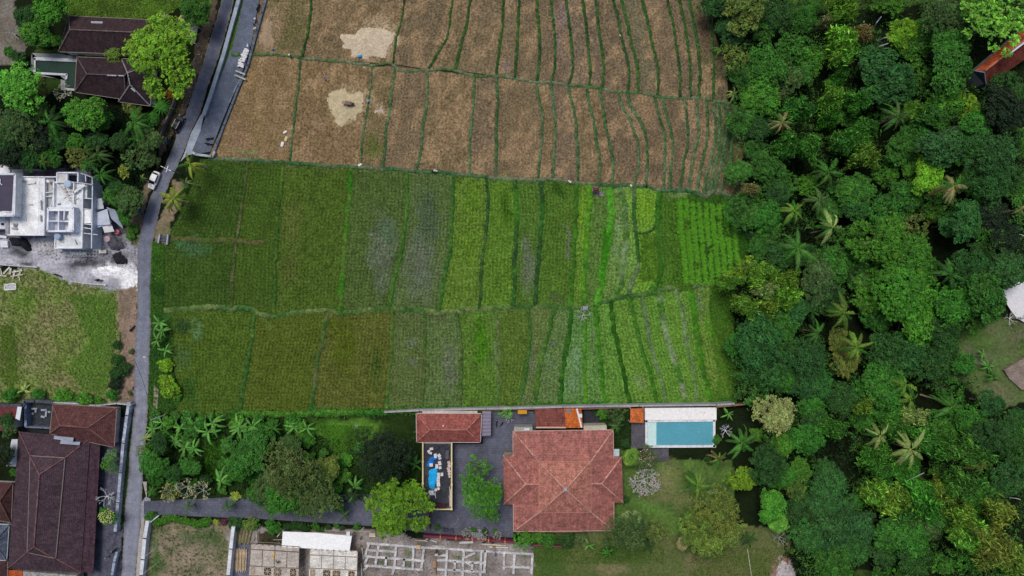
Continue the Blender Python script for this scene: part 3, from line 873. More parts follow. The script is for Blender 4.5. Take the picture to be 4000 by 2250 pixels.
def crown(name, seed, lobes, per, leaf, lobe_r=(0.22, 0.38), flat=0.62, spread=0.72, tint=0.22, droop=0.0, dome=0.0, sub=16, gap=0.0):
    rg = np.random.default_rng(seed)
    pos, nrm, siz, col = [], [], [], []
    cen = []
    ph = rg.uniform(0, 6.28, 3)
    for k in range(lobes):
        # lobes over an uneven dome, pushed apart so that gaps stay between them
        best = None
        for _ in range(9):
            a = rg.uniform(0, 2 * math.pi)
            out = 0.86 + 0.14 * math.sin(2 * a + ph[0]) + 0.12 * math.sin(3 * a + ph[1]) + 0.08 * math.sin(5 * a + ph[2])
            r = math.sqrt(rg.uniform(0, 1)) * spread * out
            c = np.array([r * math.cos(a), r * math.sin(a), (1 - (r / 1.0) ** 2) * flat * rg.uniform(0.4 + dome, 1.0)])
            dd = min([np.linalg.norm(c - q) for q in cen], default=9)
            if best is None or dd > best[0]:
                best = (dd, c)
        c = best[1]
        cen.append(c)
        lr = rg.uniform(*lobe_r) * (1.12 - 0.35 * np.hypot(c[0], c[1]))
        lt = rg.uniform(1 - tint, 1 + tint)
        warm = rg.uniform(-0.10, 0.10)
        # leafy sprigs on the lobe, each with its own tone
        sd = rg.normal(size=(sub, 3)); sd /= np.linalg.norm(sd, axis=1)[:, None]
        sd[:, 2] = np.where(sd[:, 2] < -0.2, -sd[:, 2], sd[:, 2])
        sp = c + sd * (lr * rg.uniform(0.72, 1.12, sub))[:, None] * np.array([1, 1, 0.8])
        st = rg.uniform(0.62, 1.32, sub)
        sw = rg.uniform(-0.1, 0.1, sub)
        m = max(3, int(per * (lr / 0.3) ** 2 / sub))
        own = np.repeat(np.arange(sub), m)
        n = len(own)
        o = rg.normal(size=(n, 3)); o /= np.linalg.norm(o, axis=1)[:, None]
        o[:, 2] = np.abs(o[:, 2]) * 0.9
        p = sp[own] + o * (lr * (0.42 - gap) * rg.uniform(0.3, 1.0, n) ** 0.6)[:, None]
        p[:, 2] -= droop * np.hypot(o[:, 0], o[:, 1]) * lr
        q = sd[own] * 0.35 + o * 0.55 + rg.normal(size=(n, 3)) * 0.5 + np.array([0, 0, 0.5])
        cc = np.ones((n, 3)) * (lt * st[own] * rg.uniform(0.7, 1.3, n))[:, None]
        cc[:, 0] *= 1 + warm + sw[own] + rg.uniform(-0.1, 0.1, n)
        pos.append(p); nrm.append(q); siz.append(leaf * rg.uniform(0.65, 1.3, n)); col.append(cc)
    return leaves_mesh(name, np.concatenate(pos), np.concatenate(nrm), np.concatenate(siz), np.concatenate(col), seed=seed)

CROWN = {
    'broad': [crown('crown', 100 + k, 24, 300, 0.052, (0.2, 0.34), tint=0.2) for k in range(6)],
    'fine': [crown('crown', 120 + k, 34, 380, 0.036, (0.16, 0.27), spread=0.8, tint=0.16, sub=14) for k in range(3)],
    'lumpy': [crown('crown', 140 + k, 36, 260, 0.046, (0.14, 0.24), spread=0.86, tint=0.12, dome=0.25, sub=9) for k in range(3)],
    'loose': [crown('crown', 160 + k, 20, 190, 0.05, (0.13, 0.28), spread=0.88, tint=0.3, gap=0.08) for k in range(4)],
    'big': [crown('crown', 180 + k, 64, 330, 0.030, (0.11, 0.22), spread=0.86, tint=0.2, dome=0.1, sub=11) for k in range(4)],
    'dense': [crown('crown', 190 + k, 60, 520, 0.034, (0.12, 0.2), spread=0.84, tint=0.1, dome=0.3, sub=10) for k in range(2)],
    'shrub': [crown('crown', 200 + k, 12, 170, 0.08, (0.22, 0.4), tint=0.2) for k in range(3)],
}

def bamboo_mesh(seed):
    rg = np.random.default_rng(seed)
    pos, nrm, siz, col = [], [], [], []
    for k in range(17):
        a = rg.uniform(0, 2 * math.pi); reach = rg.uniform(0.15, 0.85); top = rg.uniform(0.5, 0.85)
        m = 190
        t = rg.uniform(0.25, 1, m)
        r = reach * t ** 1.6
        z = top * (1 - (1 - t) ** 2) - 0.22 * t ** 4
        w = 0.16 * np.sin(math.pi * np.clip(t, 0, 1) ** 0.8) + 0.035
        off = rg.normal(size=(m, 3)) * w[:, None] * np.array([0.8, 0.8, 0.5])
        p = np.c_[r * math.cos(a), r * math.sin(a), z] + off
        q = rg.normal(size=(m, 3)) * 0.6 + np.array([math.cos(a) * 0.3, math.sin(a) * 0.3, 0.9])
        lt = rg.uniform(0.75, 1.3)
        cc = np.ones((m, 3)) * lt * (rg.uniform(0.5, 1.5, m) * (0.7 + 0.6 * (np.sin(t * 23 + k) > 0)))[:, None]
        cc[:, 0] *= rg.uniform(0.85, 1.1)
        pos.append(p); nrm.append(q); siz.append(rg.uniform(0.045, 0.105, m)); col.append(cc)
    return leaves_mesh('crown', np.concatenate(pos), np.concatenate(nrm), np.concatenate(siz), np.concatenate(col), 0.26, seed)
CROWN['bamboo'] = [bamboo_mesh(220 + k) for k in range(3)]

def trunk_mesh(seed, limbs=6, r0=0.07):
    """unit trunk: stands from z=0 to the crown at z=1, limbs spread to radius ~0.6"""
    rg = random.Random(seed)
    b = MB()
    b.tube([(0, 0, -0.3), (0.01, 0.0, 0.1), (0.02, 0.02, 0.55), (0.0, 0.03, 1.0)], [r0 * 1.35, r0, r0 * 0.8, r0 * 0.5], 8)
    for k in range(limbs):
        a = 2 * math.pi * k / limbs + rg.uniform(-0.4, 0.4)
        q = rg.uniform(0.4, 0.75); h = rg.uniform(0.45, 0.75)
        p0 = (0.02, 0.02, h)
        p1 = (q * 0.45 * math.cos(a), q * 0.45 * math.sin(a), h + 0.22)
        p2 = (q * math.cos(a + 0.2), q * math.sin(a + 0.2), h + rg.uniform(0.35, 0.6))
        b.tube([p0, p1, p2], [r0 * 0.55, r0 * 0.35, r0 * 0.14], 5)
        b.tube([p1, (p1[0] * 1.4 + 0.1 * math.cos(a + 1.2), p1[1] * 1.4 + 0.1 * math.sin(a + 1.2), p1[2] + 0.25)], [r0 * 0.25, r0 * 0.08], 4)
    return mesh('trunk', b.V, b.F, b.C, b.U, True)
TRUNK = [trunk_mesh(k) for k in range(4)]

def culms_mesh(seed):
    rg = random.Random(seed)
    b = MB()
    for k in range(14):
        a = rg.uniform(0, 6.28); q = rg.uniform(0.1, 0.7)
        b.tube([(0.05 * math.cos(a), 0.05 * math.sin(a), -0.2), (q * 0.3 * math.cos(a), q * 0.3 * math.sin(a), 0.7), (q * math.cos(a), q * math.sin(a), 1.25)], [0.014, 0.011, 0.005], 4)
    return mesh('culms', b.V, b.F, b.C, b.U, True)
CULMS = culms_mesh(3)

def frond_mesh(seed, droop=0.45, nleaf=24, lw=0.017, ll=0.22):
    """unit palm frond: rachis along +x, leaflets both sides"""
    rg = np.random.default_rng(seed)
    V, F, Cc = [], [], []
    def arc(t):
        return np.array([t * (1 - 0.12 * t), 0.0, 0.30 * t - (0.30 + droop) * t * t])
    ts = np.linspace(0, 1, 12)
    for i, t in enumerate(ts):
        p = arc(t); w = 0.016 * (1 - 0.8 * t)
        V += [p + [0, -w, 0], p + [0, 0, w], p + [0, w, 0]]
        Cc += [(1.3, 1.25, 0.9)] * 3
    for i in range(11):
        a = i * 3
        F += [(a, a + 3, a + 4, a + 1), (a + 1, a + 4, a + 5, a + 2)]
    for k in range(nleaf):
        t = 0.1 + 0.9 * (k + 0.5) / nleaf
        p = arc(t)
        L = ll * math.sin(math.pi * min(1, 0.18 + 0.80 * t)) ** 0.7 * rg.uniform(0.8, 1.12)
        tone = rg.uniform(0.7, 1.25)
        for s in (-1, 1):
            if rg.uniform() < 0.07:
                continue
            d = np.array([0.55 + 0.35 * t, s * 0.85, 0.0]); d /= np.linalg.norm(d)
            d2 = d + np.array([0.1, 0, -0.9 - 0.4 * rg.uniform()])
            w = np.array([lw * 0.9, -s * lw * 0.35, 0.0])
            m = p + d * L * 0.5 + np.array([0, 0, -0.05 * rg.uniform(0.5, 2)])
            e = m + d2 / np.linalg.norm(d2) * L * 0.5
            n = len(V)
            V += [p - w * 0.6, p + w * 0.6, m + w, m - w, e]
            F += [(n, n + 1, n + 2, n + 3), (n + 3, n + 2, n + 4)]
            Cc += [(tone, tone, tone)] * 4 + [(tone * 1.15, tone * 1.05, tone * 0.9)]
    return mesh('frond', np.array(V), F, np.array(Cc))
FROND = [frond_mesh(1), frond_mesh(2, 0.65), frond_mesh(3, 0.25), frond_mesh(4, 0.9)]

def banana_leaf_mesh(seed, droop=0.5):
    rg = np.random.default_rng(seed)
    n = 13
    V, F, Cc = [], [], []
    for i in range(n):
        t = i / (n - 1)
        x = t * (1 - 0.15 * t); z = 0.42 * t - (0.42 + droop) * t * t
        w = 0.12 * math.sin(math.pi * min(0.98, 0.06 + 0.93 * t)) ** 0.55 if t > 0.08 else 0.015
        j1, j2 = rg.uniform(0.72, 1.08), rg.uniform(0.72, 1.08)
        V += [(x, -w * j1, z - 0.05), (x, -w * 0.5, z + 0.005), (x, 0, z - 0.015), (x, w * 0.5, z + 0.005), (x, w * j2, z - 0.05)]
        e = rg.uniform(0.85, 1.15)
        Cc += [(e * 0.9,) * 3, (e,) * 3, (1.35, 1.35, 1.1), (e,) * 3, (e * 0.9,) * 3]
    for i in range(n - 1):
        for k in range(4):
            if rg.uniform() < 0.10 and k in (0, 3):
                continue
            a = i * 5 + k
            F.append((a, a + 5, a + 6, a + 1))
    return mesh('leaf', np.array(V), F, np.array(Cc), smooth=True)
BANANA = [banana_leaf_mesh(k, d) for k, d in ((1, 0.35), (2, 0.75), (3, 0.15))]

def fan_leaf_mesh(seed):
    """round fan blade on a stalk"""
    rg = np.random.default_rng(seed)
    V, F, Cc = [], [], []
    for k in range(15):
        a = -1.9 + 3.8 * k / 14
        c, s = math.cos(a), math.sin(a)
        p0 = np.array([0.5, 0, 0.12]); L = 0.5 * rg.uniform(0.85, 1.05)
        p1 = p0 + np.array([c, s, 0]) * L * 0.55; p2 = p0 + np.array([c, s, -0.35]) * L
        w = np.array([-s, c, 0]) * 0.055
        n = len(V); tn = rg.uniform(0.75, 1.25)
        V += [p0, p1 + w, p2, p1 - w]; F.append((n, n + 1, n + 2, n + 3)); Cc += [(tn,) * 3] * 4
    n = len(V)
    V += [(0, -0.012, 0), (0, 0.012, 0), (0.5, 0.012, 0.12), (0.5, -0.012, 0.12)]; F.append((n, n + 1, n + 2, n + 3)); Cc += [(1.2, 1.2, 0.9)] * 4
    return mesh('leaf', np.array(V, float), F, np.array(Cc))
FAN = fan_leaf_mesh(2)

def spike_leaf_mesh():
    V, F = [], []
    for i in range(6):
        t = i / 5
        w = 0.05 * (1 - t ** 2) + 0.004
        V += [(t * 0.95, -w, 0.35 * t - 0.5 * t * t), (t * 0.95, 0, 0.35 * t - 0.5 * t * t - 0.015), (t * 0.95, w, 0.35 * t - 0.5 * t * t)]
    for i in range(5):
        a = i * 3
        F += [(a, a + 3, a + 4, a + 1), (a + 1, a + 4, a + 5, a + 2)]
    return mesh('leaf', np.array(V), F)
SPIKE = spike_leaf_mesh()

def bare_mesh(seed, depth=4):
    """leafless crown of forking grey branches, unit radius"""
    rg = random.Random(seed)
    b = MB()
    tips = []
    def grow(p, d, L, r, k):
        q = p + d * L
        b.tube([p, p + d * L * 0.5 + Vector((rg.uniform(-.1, .1), rg.uniform(-.1, .1), 0)) * L, q], [r, r * 0.8, r * 0.6], 5, cap=False)
        if k == 0:
            tips.append(q)
            return
        for j in range(3 if k > 1 else 2):
            e = (d + Vector((rg.uniform(-1, 1), rg.uniform(-1, 1), rg.uniform(-0.25, 0.55))) * 0.8).normalized()
            grow(q, e, L * rg.uniform(0.6, 0.85), r * 0.58, k - 1)
    for j in range(6):
        a = 2 * math.pi * j / 6 + rg.uniform(-0.3, 0.3)
        grow(Vector((0, 0, 0)), Vector((math.cos(a), math.sin(a), rg.uniform(0.3, 0.9))).normalized(), 0.34, 0.036, depth - 1)
    b.tube([(0, 0, -1.0), (0, 0, 0.05)], [0.07, 0.05], 7)
    return mesh('branches', b.V, b.F, b.C, b.U, True), tips
BARE = [bare_mesh(5), bare_mesh(9)]

def petals_mesh(tips, seed, size=0.036, frac=0.6):
    rg = np.random.default_rng(seed)
    t = np.array([tuple(p) for p in tips])
    t = np.repeat(t, 3, 0)[rg.uniform(size=len(t) * 3) < frac]
    t = t + rg.normal(size=t.shape) * 0.035
    return leaves_mesh('blossom', t, rg.normal(size=t.shape) * 0.4 + np.array([0, 0, 1]), rg.uniform(0.6, 1.3, len(t)) * size, rg.uniform(0.85, 1.1, (len(t), 1)) * np.ones(3), 0.9, seed)
PETAL = [petals_mesh(BARE[0][1], 1), petals_mesh(BARE[1][1], 2)]
POM = petals_mesh([(0.75 * math.cos(i * 2.4) * math.sqrt(i / 90), 0.75 * math.sin(i * 2.4) * math.sqrt(i / 90), 0.62 * (1 - i / 110.0) + 0.12) for i in range(90)], 4, 0.045, 0.8)

PAL = {'dk': (38, 72, 27), 'md': (50, 98, 30), 'br': (66, 114, 32), 'lm': (98, 136, 30), 'bg': (44, 84, 36), 'ol': (88, 104, 44), 'gg': (64, 90, 44), 'vd': (26, 44, 22),
       'bo': (90, 122, 44), 'lg': (92, 144, 50), 'yb': (98, 114, 46), 'po': (122, 142, 80), 'bm': (60, 104, 38), 'ye': (126, 142, 54), 'or': (140, 88, 32), 'tn': (116, 116, 74)}
NAMEOF = {'dk': 'dark green', 'md': 'mid green', 'br': 'bright green', 'lm': 'lime green', 'bg': 'blue-green', 'ol': 'olive green', 'gg': 'grey-green', 'vd': 'blackish green',
          'bo': 'olive yellow', 'lg': 'light green', 'yb': 'yellowish', 'po': 'pale olive', 'bm': 'soft green', 'ye': 'yellow', 'or': 'orange', 'tn': 'tan'}
FOLI = 1.5
def pal(c, k=1.0):
    r, g, b = PAL[c] if isinstance(c, str) else c
    j = [random.uniform(0.95, 1.05) for _ in range(3)]
    v = C(r * j[0], g * j[1], b * j[2], FOLI * k)
    return v

# landmarks that words can point at (photograph pixels)
LM = [(pix(s)[0], n) for s, n in (
    ('R1 1550,240', 'the lime tree with bare branches'), ('R1 2250,420', 'the orange-roofed house'), ('R1 650,880', 'the straw-coloured palm'),
    ('R1 1500,870', 'the palm with an orange frond'), ('R1 2200,1180', 'the large glossy-leaved tree'), ('R2 1480,620', 'the big bright green tree'),
    ('R2 540,800', 'the olive bamboo clump'), ('R2 2350,850', 'the bare white yard'), ('R2 2350,1380', 'the weathered plank platform'), ('Z 2680,1690', 'the blue swimming pool'),
    ('R3 610,290', 'the pale flowering tree'), ('R3 650,1380', 'the grey rubble heap'), ('R3 1080,1010', 'the sprawling dark tree'), ('R3 2250,980', 'the yellow bamboo plume'),
    ('R1 1850,90', 'the grey-green treetop'), ('R2 560,1330', 'the blue-green field-edge trees'), ('R3 1590,530', 'the star-shaped palm'), ('R2 1020,350', 'the bright cream palm'),
    ('R1 290,210', 'the round bluish tree'), ('R2 2050,1150', 'the rubbish heap'), ('R1 260,1300', 'the terraced stubble strips'), ('R3 370,760', 'the lime garden tree'),
    ('R1 1420,560', 'the spreading bluish tree'), ('R1 1900,1340', 'the pale tan palm'), ('R3 1890,220', 'the lone green palm'), ('R3 1100,580', 'the dark gap'),
    ('N2 1465,375', 'the white car'), ('N1 1690,1170', 'the black car'), ('N1 530,640', 'the green pool'), ('N1 1480,500', 'the great lime tree'), ('N2 600,650', 'the unfinished white house'),
    ('N4 450,750', 'the long brown roof'), ('Z 1755,1670', 'the small red house'), ('N6 260,680', 'the yellow-rimmed terrace'), ('N6 1450,750', 'the big red villa'),
    ('N4 2000,820', 'the paved driveway'), ('N6 700,1180', 'the paved court'), ('N5 820,1100', 'the white sheet roof'), ('N4 1800,1200', 'the bare lot'), ('N1 800,1050', 'the patchy lime tree'),
    ('N5 1450,330', 'the blackish green tree'), ('N5 1560,850', 'the yellow-green driveway tree'), ('N3 780,1290', 'the red hipped roof'))]
USED = set()
def where(px, py, head):
    """words that place a plant beside the nearest landmark, each sentence used once"""
    o = sorted(LM, key=lambda q: math.hypot(q[0][0] - px, q[0][1] - py))
    for (lx, ly), n in o:
        dx, dy = px - lx, py - ly
        d = math.hypot(dx, dy)
        if d < 14:
            continue
        a = (math.degrees(math.atan2(-dy, dx)) + 360) % 360
        q = ['right of', 'up and right of', 'above', 'up and left of', 'left of', 'down and left of', 'below', 'down and right of'][int(((a + 22.5) % 360) // 45)]
        dist = 'just ' if d < 110 else ('' if d < 230 else 'well ')
        t = f'{head} {dist}{q} {n}'
        if t not in USED and len(t.split()) <= 16:
            USED.add(t)
            return t
    raise ValueError(head)

def gpx(v):
    k = S * (H - v.z) / H
    return 2000 + v.x / k, 1125 - v.y / k

TREES = []     # (px, py, r in px) for filling the wood
def base_for(px, py):
    """height of the ground under a plant seen at this point (a few rounds, as taller plants lean out)"""
    return gz(px, py)

def tree(tile, x, y, r, kind='broad', c='md', label=None, hgt=None, name=None, cat='tree', k=1.0, trunk=True, group=None, bright=1.0):
    t = TILE[tile]
    px, py = t[0] + x * t[2], t[1] + y * t[2]
    if tile[0] in 'RZ' and kind in ('broad', 'loose', 'bamboo'):
        r *= 1.26
    r *= {'dense': 1.17, 'big': 1.08}.get(kind, 1.0)
    rm = r * t[2] * S
    if hgt is None:
        hgt = (3.0 + 1.35 * rm) * random.uniform(0.85, 1.15)
        if kind == 'shrub':
            hgt = 0.8 * rm + 0.4
        if kind == 'bamboo':
            hgt = 5.5 + 1.5 * rm
    g = gz(px, py)
    ck = 1.0 if kind in ('bamboo',) else 0.8
    zc = g + hgt * (0.55 if kind != 'shrub' else 0.25)      # where the crown begins
    top = zc + rm * ck * 0.5
    w = wld((px, py), top)
    size = 'small' if rm < 2.6 else ('mid-sized' if rm < 4.2 else 'large')
    nm = name or {'bamboo': 'bamboo_clump', 'shrub': 'shrub'}.get(kind, 'broadleaf_tree')
    ct = {'bamboo_clump': 'bamboo', 'shrub': 'shrub', 'hedge': 'hedge'}.get(nm, cat)
    if label is None:
        cn = NAMEOF[c] if isinstance(c, str) else 'green'
        ad = {'broad': 'tree', 'fine': 'fine-leaved tree', 'lumpy': 'tree', 'loose': 'open-crowned tree', 'big': 'tree', 'dense': 'tree', 'bamboo': 'bamboo', 'shrub': 'shrub'}[kind]
        label = where(px, py, f'{size} {cn} {ad}')
    root = thing(nm, label, ct, (w.x, w.y, g), 0, group or {'bamboo_clump': 'bamboo in the wood', 'shrub': 'shrubs round the gardens'}.get(nm, 'trees in view'))
    me = random.choice(CROWN[kind])
    o = link('crown', me, LEAF, pal(c, bright * (1.22 if kind == 'bamboo' else 1.0)), root, (0, 0, zc - g))
    q = random.uniform(.97, 1.07) if kind in ('dense', 'big', 'fine') else random.uniform(.84, 1.2)
    o.scale = (rm * q, rm / q ** .8, rm * ck * random.uniform(0.9, 1.2) * k)
    o.rotation_euler = (random.uniform(-.08, .08), random.uniform(-.08, .08), random.uniform(0, 6.28))
    if kind == 'bamboo':
        o.location.z = (zc - g) * 0.35
        o.scale.z = hgt * 0.95
        q = link('culms', CULMS, BARK, C(110, 116, 60), root, (0, 0, 0))
        q.scale = (rm * 0.9, rm * 0.9, hgt * 0.6)
    elif trunk:
        q = link('trunk', random.choice(TRUNK), BARK, C(120, 108, 92), root, (0, 0, 0))
        q.scale = (rm * 0.75, rm * 0.75, (zc - g) * 1.05)
        q.rotation_euler = (0, 0, random.uniform(0, 6))
    TREES.append((px, py, r * t[2]))
    return root

def coconut(tile, x, y, r, label, c='ol', hgt=11, n=15, dead=0, k=1.0, nuts=False, name='coconut_palm'):
    t = TILE[tile]
    px, py = t[0] + x * t[2], t[1] + y * t[2]
    rm = r * t[2] * S
    g = gz(px, py)
    w = wld((px, py), g + hgt)
    lean = random.uniform(0, 6.28)
    q = random.uniform(0.2, 0.9)
    bx, by = w.x + q * math.cos(lean), w.y + q * math.sin(lean)
    root = thing(name, label, 'palm tree', (bx, by, g), 0, 'palms in view')
    b = MB()
    b.tube([(0, 0, -1), ((w.x - bx) * 0.15, (w.y - by) * 0.15, hgt * 0.4), ((w.x - bx) * 0.5, (w.y - by) * 0.5, hgt * 0.75), (w.x - bx, w.y - by, hgt)], [0.24, 0.17, 0.14, 0.12], 8)
    b.build('trunk', BARK, C(128, 116, 100), root, (0, 0, 0), True)
    a0 = random.uniform(0, 6.28)
    for i in range(n):
        a = a0 + 2.399963 * i
        e = i / n
        f = FROND[0 if e < 0.6 else 1]
        if e < 0.2:
            f = FROND[2]
        if random.random() < 0.12:
            continue
        col = pal(c if random.random() < 0.75 else 'md', 0.78 * k * random.uniform(0.6, 1.25))
        if i >= n - dead:
            col, f = C(124, 106, 62, 1.1), FROND[3]
        o = link('frond', f, LEAF, col, root, (w.x - bx, w.y - by, hgt))
        q = rm * random.uniform(0.7, 1.12)
        o.scale = (q, q * random.uniform(.75, 1.05), q)
        o.rotation_euler = (random.uniform(-.4, .4), 0.3 - 0.5 * (1 - e) + random.uniform(-.15, .25), a + random.uniform(-.3, .3))
    if nuts:
        for i in range(6):
            nb = MB().lathe((0, 0, 0), [(0.02, -0.14), (0.1, -0.08), (0.12, 0), (0.09, 0.1), (0.02, 0.14)], 8)
            nb.build('coconut', PLAIN, C(206, 120, 30), root, (w.x - bx + 0.3 * math.cos(i), w.y - by + 0.3 * math.sin(i), hgt - 0.2), True)
    TREES.append((px, py, r * t[2] * 0.7))
    return root

def banana(tile, x, y, r, label=None, c='lg', n=8, hgt=2.4, kk=1.0):
    t = TILE[tile]
    px, py = t[0] + x * t[2], t[1] + y * t[2]
    rm = r * t[2] * S * 1.06
    g = gz(px, py)
    w = wld((px, py), g + hgt)
    if label is None:
        label = where(px, py, NAMEOF[c] + ' banana plant')
    if c == 'lg':
        c = (80, 128, 56)
    root = thing('banana_plant', label, 'banana plant', (w.x, w.y, g), 0, 'banana plants')
    b = MB().tube([(0, 0, -0.2), (0.03, 0, hgt * 0.5), (0, 0, hgt)], [0.16, 0.13, 0.07], 8)
    b.build('stem', BARK, C(112, 124, 70), root, (0, 0, 0), True)
    a0 = random.uniform(0, 6.28)
    for i in range(n):
        o = link('leaf', random.choice(BANANA), LEAF, pal(c, 0.8 * kk * random.uniform(0.7, 1.35)), root, (0, 0, hgt - 0.05 * i))
        o.scale = (rm * random.uniform(0.8, 1.15), rm * random.uniform(0.75, 1.0), rm)
        o.rotation_euler = (random.uniform(-.5, .5), random.uniform(-0.45, 0.4), a0 + 2.4 * i + random.uniform(-.5, .5))
    return root

def rosette(tile, x, y, r, label, leafmesh, c, n=26, hgt=2.0, name='fan_palm', cat='palm', kk=1.0):
    t = TILE[tile]
    px, py = t[0] + x * t[2], t[1] + y * t[2]
    rm = r * t[2] * S
    g = gz(px, py)
    w = wld((px, py), g + hgt)
    root = thing(name, label, cat, (w.x, w.y, g), 0, 'palms in view' if cat == 'palm' else None)
    MB().tube([(0, 0, -0.2), (0.02, 0.03, hgt * 0.6), (0, 0, hgt)], [0.16, 0.12, 0.1], 8).build('trunk', BARK, C(124, 116, 100), root, (0, 0, 0), True)
    for i in range(n):
        e = i / n
        o = link('leaf', leafmesh, LEAF, pal(c, kk * random.uniform(0.75, 1.3)), root, (0, 0, hgt))
        o.scale = (rm * random.uniform(0.8, 1.1) * (0.55 + 0.45 * e),) * 3
        o.rotation_euler = (0, 0.35 - 1.0 * (1 - e), 2.399963 * i)
    return root

def bare(tile, x, y, r, label, v=0, flower=None, leaf=None, hgt=2.2, c=(142, 144, 136), cat='tree', name='bare_tree', group=None):
    t = TILE[tile]
    px, py = t[0] + x * t[2], t[1] + y * t[2]
    rm = r * t[2] * S
    g = gz(px, py)
    w = wld((px, py), g + hgt + 0.4 * rm)
    root = thing(name, label, cat, (w.x, w.y, g), 0, group)
    o = link('branches', BARE[v][0], BARK, C(*c), root, (0, 0, hgt))
    o.scale = (rm, rm, max(rm * 0.8, hgt * 0.9)); rz = random.uniform(0, 6.28)
    o.rotation_euler = (0, 0, rz)
    if flower:
        o2 = link('blossom', PETAL[v], LEAF, C(*flower), root, (0, 0, hgt + 0.05))
        o2.scale = o.scale; o2.rotation_euler = (0, 0, rz)
    if leaf:
        o3 = link('crown', random.choice(CROWN['loose']), LEAF, pal(leaf), root, (0, 0, hgt - 0.1 * rm))
        o3.scale = (rm * 0.85, rm * 0.85, rm * 0.5); o3.rotation_euler = (0, 0, rz)
    TREES.append((px, py, r * t[2] * 0.5))
    return root

def blossom_on(root, flower, rm, z, me=None):
    o = link('blossom', me or POM, LEAF, C(*flower), root, (0, 0, z))
    o.scale = (rm, rm, rm * 0.8)
    return o

def scatter(name, pos, size, col, blades=5, spread=0.9, width=0.12, seed=0, mat=None):
    """many small tufts of blades in one mesh"""
    rg = np.random.default_rng(seed)
    n = len(pos)
    P0 = np.repeat(pos, blades, 0)
    s = np.repeat(size, blades) * rg.uniform(0.7, 1.2, n * blades)
    a = rg.uniform(0, 2 * math.pi, n * blades)
    ln = rg.uniform(0.3, 1.0, n * blades) * spread
    d = np.c_[np.cos(a) * ln, np.sin(a) * ln, np.sqrt(np.clip(1.15 - ln ** 2, 0.08, None))]
    sd = np.c_[-np.sin(a), np.cos(a), np.zeros(n * blades)]
    w = (width * s)[:, None]
    V = np.stack([P0 - sd * w * 0.6, P0 + sd * w * 0.6, P0 + d * (s * 0.6)[:, None] + sd * w, P0 + d * s[:, None] - np.array([0, 0, 0.18]) * (s * ln)[:, None]], 1).reshape(-1, 3)
    F = np.arange(n * blades * 4, dtype=np.int32).reshape(-1, 4)
    c = np.repeat(col, blades, 0) * rg.uniform(0.75, 1.3, n * blades)[:, None]
    o = link(name, mesh(name, V, F, np.repeat(c, 4, 0)), mat or GRASS)
    o['kind'] = 'stuff'
    return o

def field_points(s, n, rg=NPR):
    poly = pix(s)
    a = np.array(poly)
    lo, hi = a.min(0), a.max(0)
    q = rg.uniform(lo, hi, (int(n * 2.6) + 10, 2))
    q = q[inside(q[:, 0], q[:, 1], poly)]
    return q[:n]

def at_ground(q, extra=0.0, terr=False):
    z = (slope(q[:, 0], q[:, 1]) if terr else ground(q[:, 0], q[:, 1])) + extra
    k = S * (H - z) / H
    return np.c_[(q[:, 0] - 2000) * k, (1125 - q[:, 1]) * k, z]
